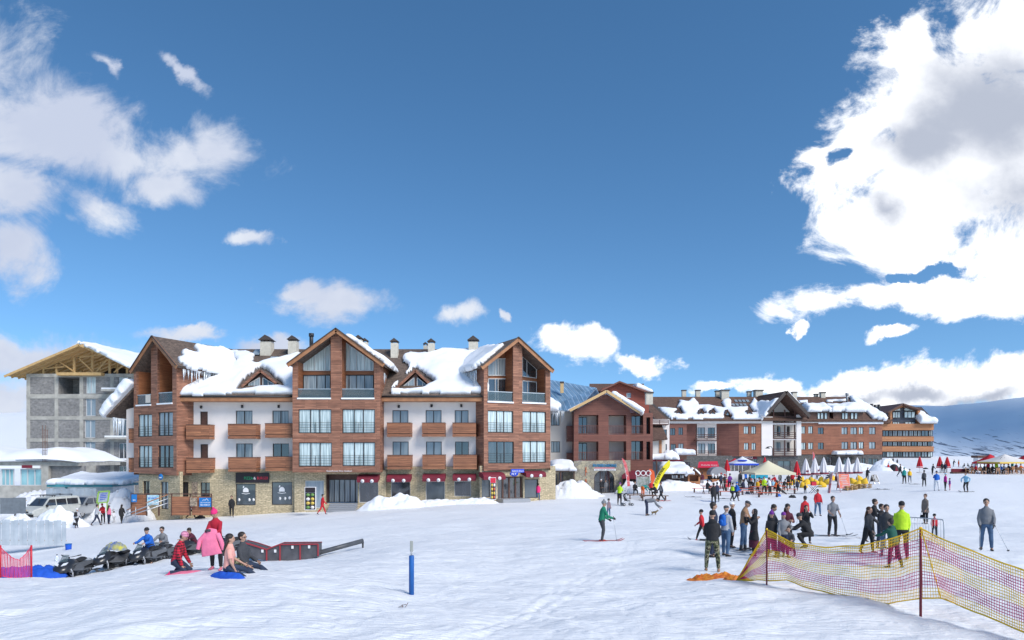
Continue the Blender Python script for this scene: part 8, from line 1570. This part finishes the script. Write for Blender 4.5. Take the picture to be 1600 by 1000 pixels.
rep(table('picnic_table', 1.8, .7, M_redb), [(1110,771,None,0),(1186,772,None,2),(1213,771,None,-3),(1205,762,None,0),(1225,764,None,0)], ['red table left of the long black coat','red table behind the child in yellow','red table at the front of the beige tent','table in the middle of the beige tent','table at the right rear of the beige tent'], 'red tables in the market')
rep(bench('bench', 2.6, M_brb, False, .40), [(985,777,64,3),(1002,780,63,-2),(1022,781,62,2)], ['long dark bench left of the feather flags','dark bench below the linked ring sign','dark bench below the yellow flag'], 'dark benches below the flags')
cl = thing('blue_cloth_screen', 'turquoise cloth hung along the back of the beige tent', 'cloth', gp(1185,760,79)); mb = MB(); q = [px3(x,y,79) for x,y in ((1170,740),(1200,739),(1200,747),(1170,748))]; mb.prism(q, (0,.03,0)); mb.build('cloth', mat('turquoise_cloth',(.02,.35,.52),.8,vary=.3,vscale=2), cl)
def beanbag(m):
    t = thing('beanbag', 'x', 'beanbag'); mb = MB(); mb.tube([(0,0,-.02),(0,0,.12),(0,.05,.36),(0,.16,.60),(0,.22,.78)], [(.40,.38),(.50,.46),(.44,.38),(.30,.20),(.10,.06)], n=14); mb.build('bag_cushion', m, t, org=L0); mb = MB(); mb.tube([(0,.22,.77),(0,.23,.86)], [.04,.06], n=8); mb.build('handle', m, t, org=L0); return t
M_yb = mat('beanbag_yellow', (.80,.50,.03), .8, vary=.15, bump=.3); bb = beanbag(M_yb); sp_ = [(1252,752),(1260,757),(1268,753),(1276,758),(1284,753),(1292,757),(1256,762),(1244,756),(1237,752),(1317,757),(1326,752),(1334,756),(1343,751),(1350,756),(1340,760),(1300,751),(1234,758),(1285,761)]
rep(bb, [(x,y,None,(x*37)%360) for x,y in sp_], '@ yellow beanbag from the left among the white closed parasols', 'yellow beanbags on the cafe terrace')
for o in [o for o in bpy.data.objects if o.name.startswith('beanbag')]: o.scale = (1.0,1.0,.85)
def pallet():
    t = thing('pallet_table', 'x', 'pallet table')
    for k in range(3): mb = MB(); [mb.box((0,-.4+.16*j,.12+.16*k), (1.2,.10,.025)) for j in range(6)]; [mb.box((q,0,.06+.16*k), (.1,.95,.09)) for q in (-.5,0,.5)]; mb.build('pallet', M_timber, t, org=L0)
    return t
rep(pallet(), [(1338,764,None,10),(1351,763,None,-12),(1328,766,None,4)], ['middle stack of pallets forming a table beside the black sign','stack of pallets nearest the black sign','stack of pallets nearest the pink menu board'], 'stacked pallet tables by the cafe terrace')
def aframe(px, py, d, w, h, m, label, rz=0, printed=None):
    p = gp(px, py, d); t = thing('a_frame_sign', label, 'sign', p, R(rz))
    for q, s in (('front_panel', -1), ('rear_panel', 1)): mb = MB(); mb.prism([(-w/2,s*.42,.25),(w/2,s*.42,.25),(w/2,s*.03,h),(-w/2,s*.03,h)], (0,s*.03,0)); o = mb.build(q, m, t, org=L0)
    for a in (-1, 1):
        for s in (-1, 1): mb = MB(); mb.bar((a*w/2,s*.5,0),(a*w/2,s*.02,h), .05); mb.build('leg', M_steel, t, org=L0)
    if printed: mb = MB(); [mb.box((-.02+w*.1*math.sin(k),-.46+.40*(k+1)/9*.9+.0,.25+(h-.25)*(k+1)/9), (w*.6,.012,.05)) for k in range(8)]; mb.build('printed_lines', printed, t, org=L0)
    return t
aframe(1318,763,72,1.05,1.75,mat('menu_pink',(.80,.10,.13),.6,col2=(.85,.32,.12),vscale=2.5),'pink and orange menu board on a white frame in front of the cafe',-6,M_white); aframe(1366,757,78,.55,1.05,M_night,'small black A frame sign with a white mark right of the pallets',8,M_white)
lt = thing('red_ladder_frame', 'tall red and silver folding frame standing like a ladder by the menu board', 'frame', gp(1303,767,70)); M_lad = mat('red_silver', (.45,.06,.07), .5, col2=(.55,.5,.5), vscale=5)
for q in (-1, 1): mb = MB(); mb.bar((q*.62,-.2,0),(q*.22,0,2.1), .26,.07); mb.build('leaning_panel', M_lad, lt, org=L0)
mb = MB(); mb.box((0,0,2.08), (.72,.14,.16)); mb.build('top_bar', M_grey, lt, org=L0)
ft = thing('folding_table', 'grey folding table with a red box on it left of the red ladder frame', 'table', gp(1271,767,71)); mb = MB(); mb.box((0,0,.76), (1.5,.6,.04)); mb.build('tabletop', M_white, ft, org=L0)
for q in (-1, 1): mb = MB(); mb.bar((-.35,q*.25,0),(.35,q*.25,.75), .035); mb.bar((.35,q*.25,0),(-.35,q*.25,.75), .035); mb.build('leg', M_dark, ft, org=L0)
rb = thing('red_box', 'red box standing on the grey folding table', 'box', ft.location+Vector((0,0,.78))); mb = MB(); mb.box((0,0,.2), (.5,.35,.4), bev=.02); mb.build('box_body', M_signred, rb, org=L0); mb = MB(); mb.box((0,0,.415), (.54,.39,.03)); mb.build('lid', M_maroon, rb, org=L0)
ig = thing('igloo_tent', 'small black dome tent on the far slope beside the tiny red figure', 'tent', gp(1397,736,None)); mb = MB(); mb.ell((0,0,0), (.85,.8,1.2), nu=14, nv=10); mb.build('dome', M_black, ig, org=L0); mb = MB(); mb.prism([(-.3,-.80,0),(.3,-.80,0),(0,-.62,.85)], (0,-.05,0)); mb.build('door_flap', M_maroon, ig, org=L0)
# skis and bags lying about
for i, (x, y, rz, m, lab) in enumerate(((1083,777,80,'ski_black','dark skis lying on the snow left of the long black coat'),(1098,780,100,'ski_white','pale skis lying below the red benches'),(1109,784,60,'ski_blue','blue skis lying at the feet of the long black coat'),(1131,780,85,'ski_black','dark skis lying right of the long black coat'),(1243,772,88,'ski_black','dark skis lying right of the beige tent'),(1371,765,80,'ski_black','dark skis on the snow below the black sign, left pair'),(1384,765,95,'ski_black','dark skis on the snow below the black sign, right pair'),(1345,842,92,'ski_white','pale skis lying right of the skier in the grey T-shirt'),(1012,783,95,'ski_black','skis laid by the stooping person below the flags'),(1035,783,100,'ski_red','red skis laid below the yellow flag'),(1431,757,92,'ski_black','board lying between the far skiers'))):
    ski_pair(x, y, hit(x, y), rz, lab, m, 1.6, .14)
for x, y, m, w, lab in ((1216,776,'blue',.55,'blue bag lying in front of the beige tent'),(1188,773,'red',.5,'red bag at the feet of the child in yellow'),(1238,778,'black',.7,'dark bag and straps on the snow right of the tent'),(313,810,'black',.9,'dark heap of gear on the snow before the hire banner'),(1168,772,'navy',.45,'navy bag under the left of the beige tent'),(1446,733,'black',1.0,'dark pack lying on the snow crest left of the red parasols')):
    heap('bag', x, y, hit(x, y), w, .28, w*.6, CL[m], lab, 'bag', x, amp=.4)
dg_ = thing('small_dog', 'small tan dog on the snow beside the person bending down', 'dog', gp(1022,806,46), R(-80)); mb = MB(); mb.tube([(0,-.17,.17),(0,-.05,.18),(0,.10,.19),(0,.17,.22),(0,.22,.27)], [.05,.07,.075,.06,.05], n=10); mb.ell((0,.25,.29), (.045,.055,.048)); mb.tube([(0,.28,.28),(0,.34,.265)], [.028,.018], n=8)
for q in (-1, 1):
    mb.tube([(q*.04,.10,.17),(q*.045,.11,.09),(q*.045,.10,.0)], [.028,.018,.016], n=7); mb.tube([(q*.04,-.13,.17),(q*.045,-.09,.11),(q*.045,-.15,.07),(q*.045,-.14,.0)], [.035,.024,.016,.016], n=7); mb.prism([(q*.02,.22,.32),(q*.05,.23,.32),(q*.04,.22,.38)], (0,.015,0))
mb.tube([(0,-.17,.20),(0,-.24,.27),(0,-.23,.34)], [.018,.014,.008], n=6); me_ = mb.build('dog_body', cloth('dog_fur', (.30,.20,.08), (.10,.08,.05), vs=14), dg_, org=L0); remesh(me_, .012, 1); mb = MB(); mb.ell((0,.347,.272), (.012,.01,.01)); mb.build('nose', M_black, dg_, org=L0)
pc_ = thing('pushchair', 'black pushchair facing right on the open slope', 'pushchair', gp(979,790,55), R(-80)); mb = MB(); mb.prism([(-.2,-.12,.40),(-.2,.22,.36),(-.2,.28,.42),(-.2,-.02,.50),(-.2,-.18,.90),(-.2,-.24,.86)], (.4,0,0)); mb.build('seat', M_black, pc_, org=L0); mb = MB(); mb.tube([(0,-.20,.92),(0,-.02,.98),(0,.10,.92)], [(.22,.03),(.23,.05),(.22,.03)], n=10); mb.build('hood', M_dark, pc_, org=L0)
for q in (-1, 1):
    mb = MB(); mb.tube([(q*.24,-.42,1.02),(q*.24,-.10,.60),(q*.24,.36,.14)], .014, n=6); mb.tube([(q*.24,.02,.48),(q*.26,-.28,.14)], .014, n=6); mb.build('frame', M_steel, pc_, org=L0)
    for y in (-.30,.38): wheel(pc_, (q*.27,y,.12), .12, .05, (q,0,0))
mb = MB(); mb.tube([(-.24,-.42,1.02),(.24,-.42,1.02)], .018, n=6); mb.build('handle', M_black, pc_, org=L0)
# far terrace at the right edge: chairs, tables, guests, little shed
def chair(m):
    t = thing('terrace_chair', 'x', 'chair'); mb = MB(); mb.box((0,0,.45), (.46,.46,.05)); mb.build('seat', m, t, org=L0); mb = MB(); mb.box((0,.22,.72), (.46,.04,.42)); mb.build('backrest', m, t, org=L0)
    for a in (-1, 1):
        for b in (-1, 1): mb = MB(); mb.bar((a*.2,b*.2,0),(a*.2,b*.2,.45), .05); mb.build('leg', m, t, org=L0)
    return t
M_ch = mat('tan_chair', (.52,.27,.14), .7, vary=.3); rr = random.Random(12); rep(chair(M_ch), [(1512+6.6*i+rr.uniform(-1,1),739.5+rr.uniform(-1.5,2.2),96+rr.uniform(-3,3),rr.uniform(0,360)) for i in range(15)], '@ tan wooden chair from the left in the row on the far terrace', 'wooden chairs on the far terrace')
rep(table('terrace_table', 1.7, .9, M_brb), [(1517+13*i,738,98.5,rr.uniform(-8,8)) for i in range(7)], '@ dark table from the left behind the tan chairs on the far terrace', 'tables on the far terrace')
tc_ = ['maroon','red','navy','black','crimson','black','lime','blue','white','black','teal','maroon','orange']
for i, c in enumerate(tc_): person('q%d'%i, 1519+6.3*i, 739, 15, rr.choice((0,90,180,-90)), 'guest in %s seated at the far terrace, number %d'%(c,i) if False else ['guest in dark plum seated at the left end of the far terrace','guest in red seated near the left end of the far terrace','guest in navy seated left of the white terrace tent','guest in black seated left of the white terrace tent','guest in crimson standing under the left of the white terrace tent','guest in black seated beneath the white terrace tent','guest in lime green under the white terrace tent','guest in blue beneath the right of the white terrace tent','guest in white seated right under the terrace tent','guest in black at the right edge of the terrace tent','guest in teal between the terrace tent and the red roof','guest in dark plum near the right edge of the terrace','guest in orange at the right edge of the terrace'][i], 'stand' if i in (4,6,10) else 'sit', c, 'black', d=97+rr.uniform(-2,2), scale=1.0)
sh = thing('lift_hut', 'tiny white hut with a dark roof on the snow crest left of the tents', 'hut', gp(1530,727,125)); mb = MB(); mb.box((0,0,.9), (1.3,1.3,2.0)); mb.build('hut_wall', M_white, sh, org=L0); mb = MB(); mb.box((0,0,2.1), (1.9,1.9,.45), bev=.1); mb.build('hut_roof', M_trim, sh, org=L0)
rd = thing('red_canopy_screen', 'low dark red windbreak on the left of the far terrace', 'windbreak', gp(1500,739,99)); mb = MB(); mb.box((0,0,.35), (2.6,.08,.7)); mb.build('screen_cloth', M_maroon, rd, org=L0); mb = MB(); mb.box((0,-.3,.12), (2.9,.7,.24)); mb.build('base_deck', M_trim, rd, org=L0)
# street lamps on the long hotel
for x, y in ((1190,700),(1205,703)): pass
lm = thing('street_lamp', 'dark curved street lamp before the cream pier of the long hotel', 'street lamp', gp(1207,745,112)); mb = MB(); zt = CZ+(HY-701)/FPX*112-lm.location.z; mb.tube([(0,0,-.2),(0,0,zt),(-.2,0,zt+.35),(-.8,0,zt+.3)], .06, n=7); mb.build('lamp_post', M_dark, lm, org=L0); mb = MB(); mb.tube([(-.8,0,zt+.30),(-.8,0,zt+.02)], [.08,.42], n=12); mb.build('lamp_shade', M_dark, lm, org=L0)
for k, (body, x0, x1, y, m) in enumerate((('PIRATES', 1163,1177,716.5,M_white),)): text_mesh(body, 1.0, m, pc.off(-.45), pc.sz(x0, y), .02, parent=C_, width=pc.sz(x1,y)[0]-pc.sz(x0,y)[0], name='shop_lettering', ext=.05)
mb = MB(); pbox(mb, pc.off(-.45), pc.rect((1162,713.8,1184,717.5)), .0, .01); mb.build('shop_sign', M_maroon, C_)

# more customers and skiers in the thick of the market
rr = random.Random(21); ex = [(1127,764,'navy'),(1132,768,'black'),(1150,760,'maroon'),(1162,770,'navy'),(1171,766,'charcoal'),(1180,760,'crimson'),(1189,757,'black'),(1232,764,'charcoal'),(1238,760,'red'),(1246,768,'navy'),(1268,750,'black'),(1281,749,'brown'),(1296,752,'charcoal'),(1306,758,'maroon'),(1355,752,'black'),(1128,759,'teal'),(1140,766,'purple'),(1194,773,'lime'),(1203,774,'white'),(1211,770,'orange'),(1105,772,'black')]
lb = ['skier in navy below the food stall','skier in black sitting by the red cooler','person in plum before the white canvas screen','person in navy sitting on the red bench by the tent leg','person in charcoal at the left leg of the beige tent','person in crimson at the rear left of the beige tent','person in black by the turquoise cloth','person in charcoal at the right leg of the beige tent','person in red right of the beige tent','person in navy right of the beige tent','person in black among the beanbags','person in brown among the white closed parasols','person in charcoal behind the red ladder frame','person in plum beside the red ladder frame','person in black at the right end of the cafe terrace','person in teal at the counter of the food stall','person in purple beside the walking pair','person in lime sitting in front of the tent','person in white sitting in front of the tent','person in orange sitting under the front of the tent','person in black sitting left of the long black coat']
for i, ((x, y, c), l) in enumerate(zip(ex, lb)): person('x%d'%i, x, y, 24, rr.choice((0,40,150,180,-60,-120)), l, rr.choice(('sit','sitfwd','stand','hold')) if i not in (0,2,5,8,15) else 'stand', c, 'black', hat=rr.choice((None,'beanie:black','helmet:charcoal','beanie:red')), scale=rr.uniform(.95,1.02))
bake()
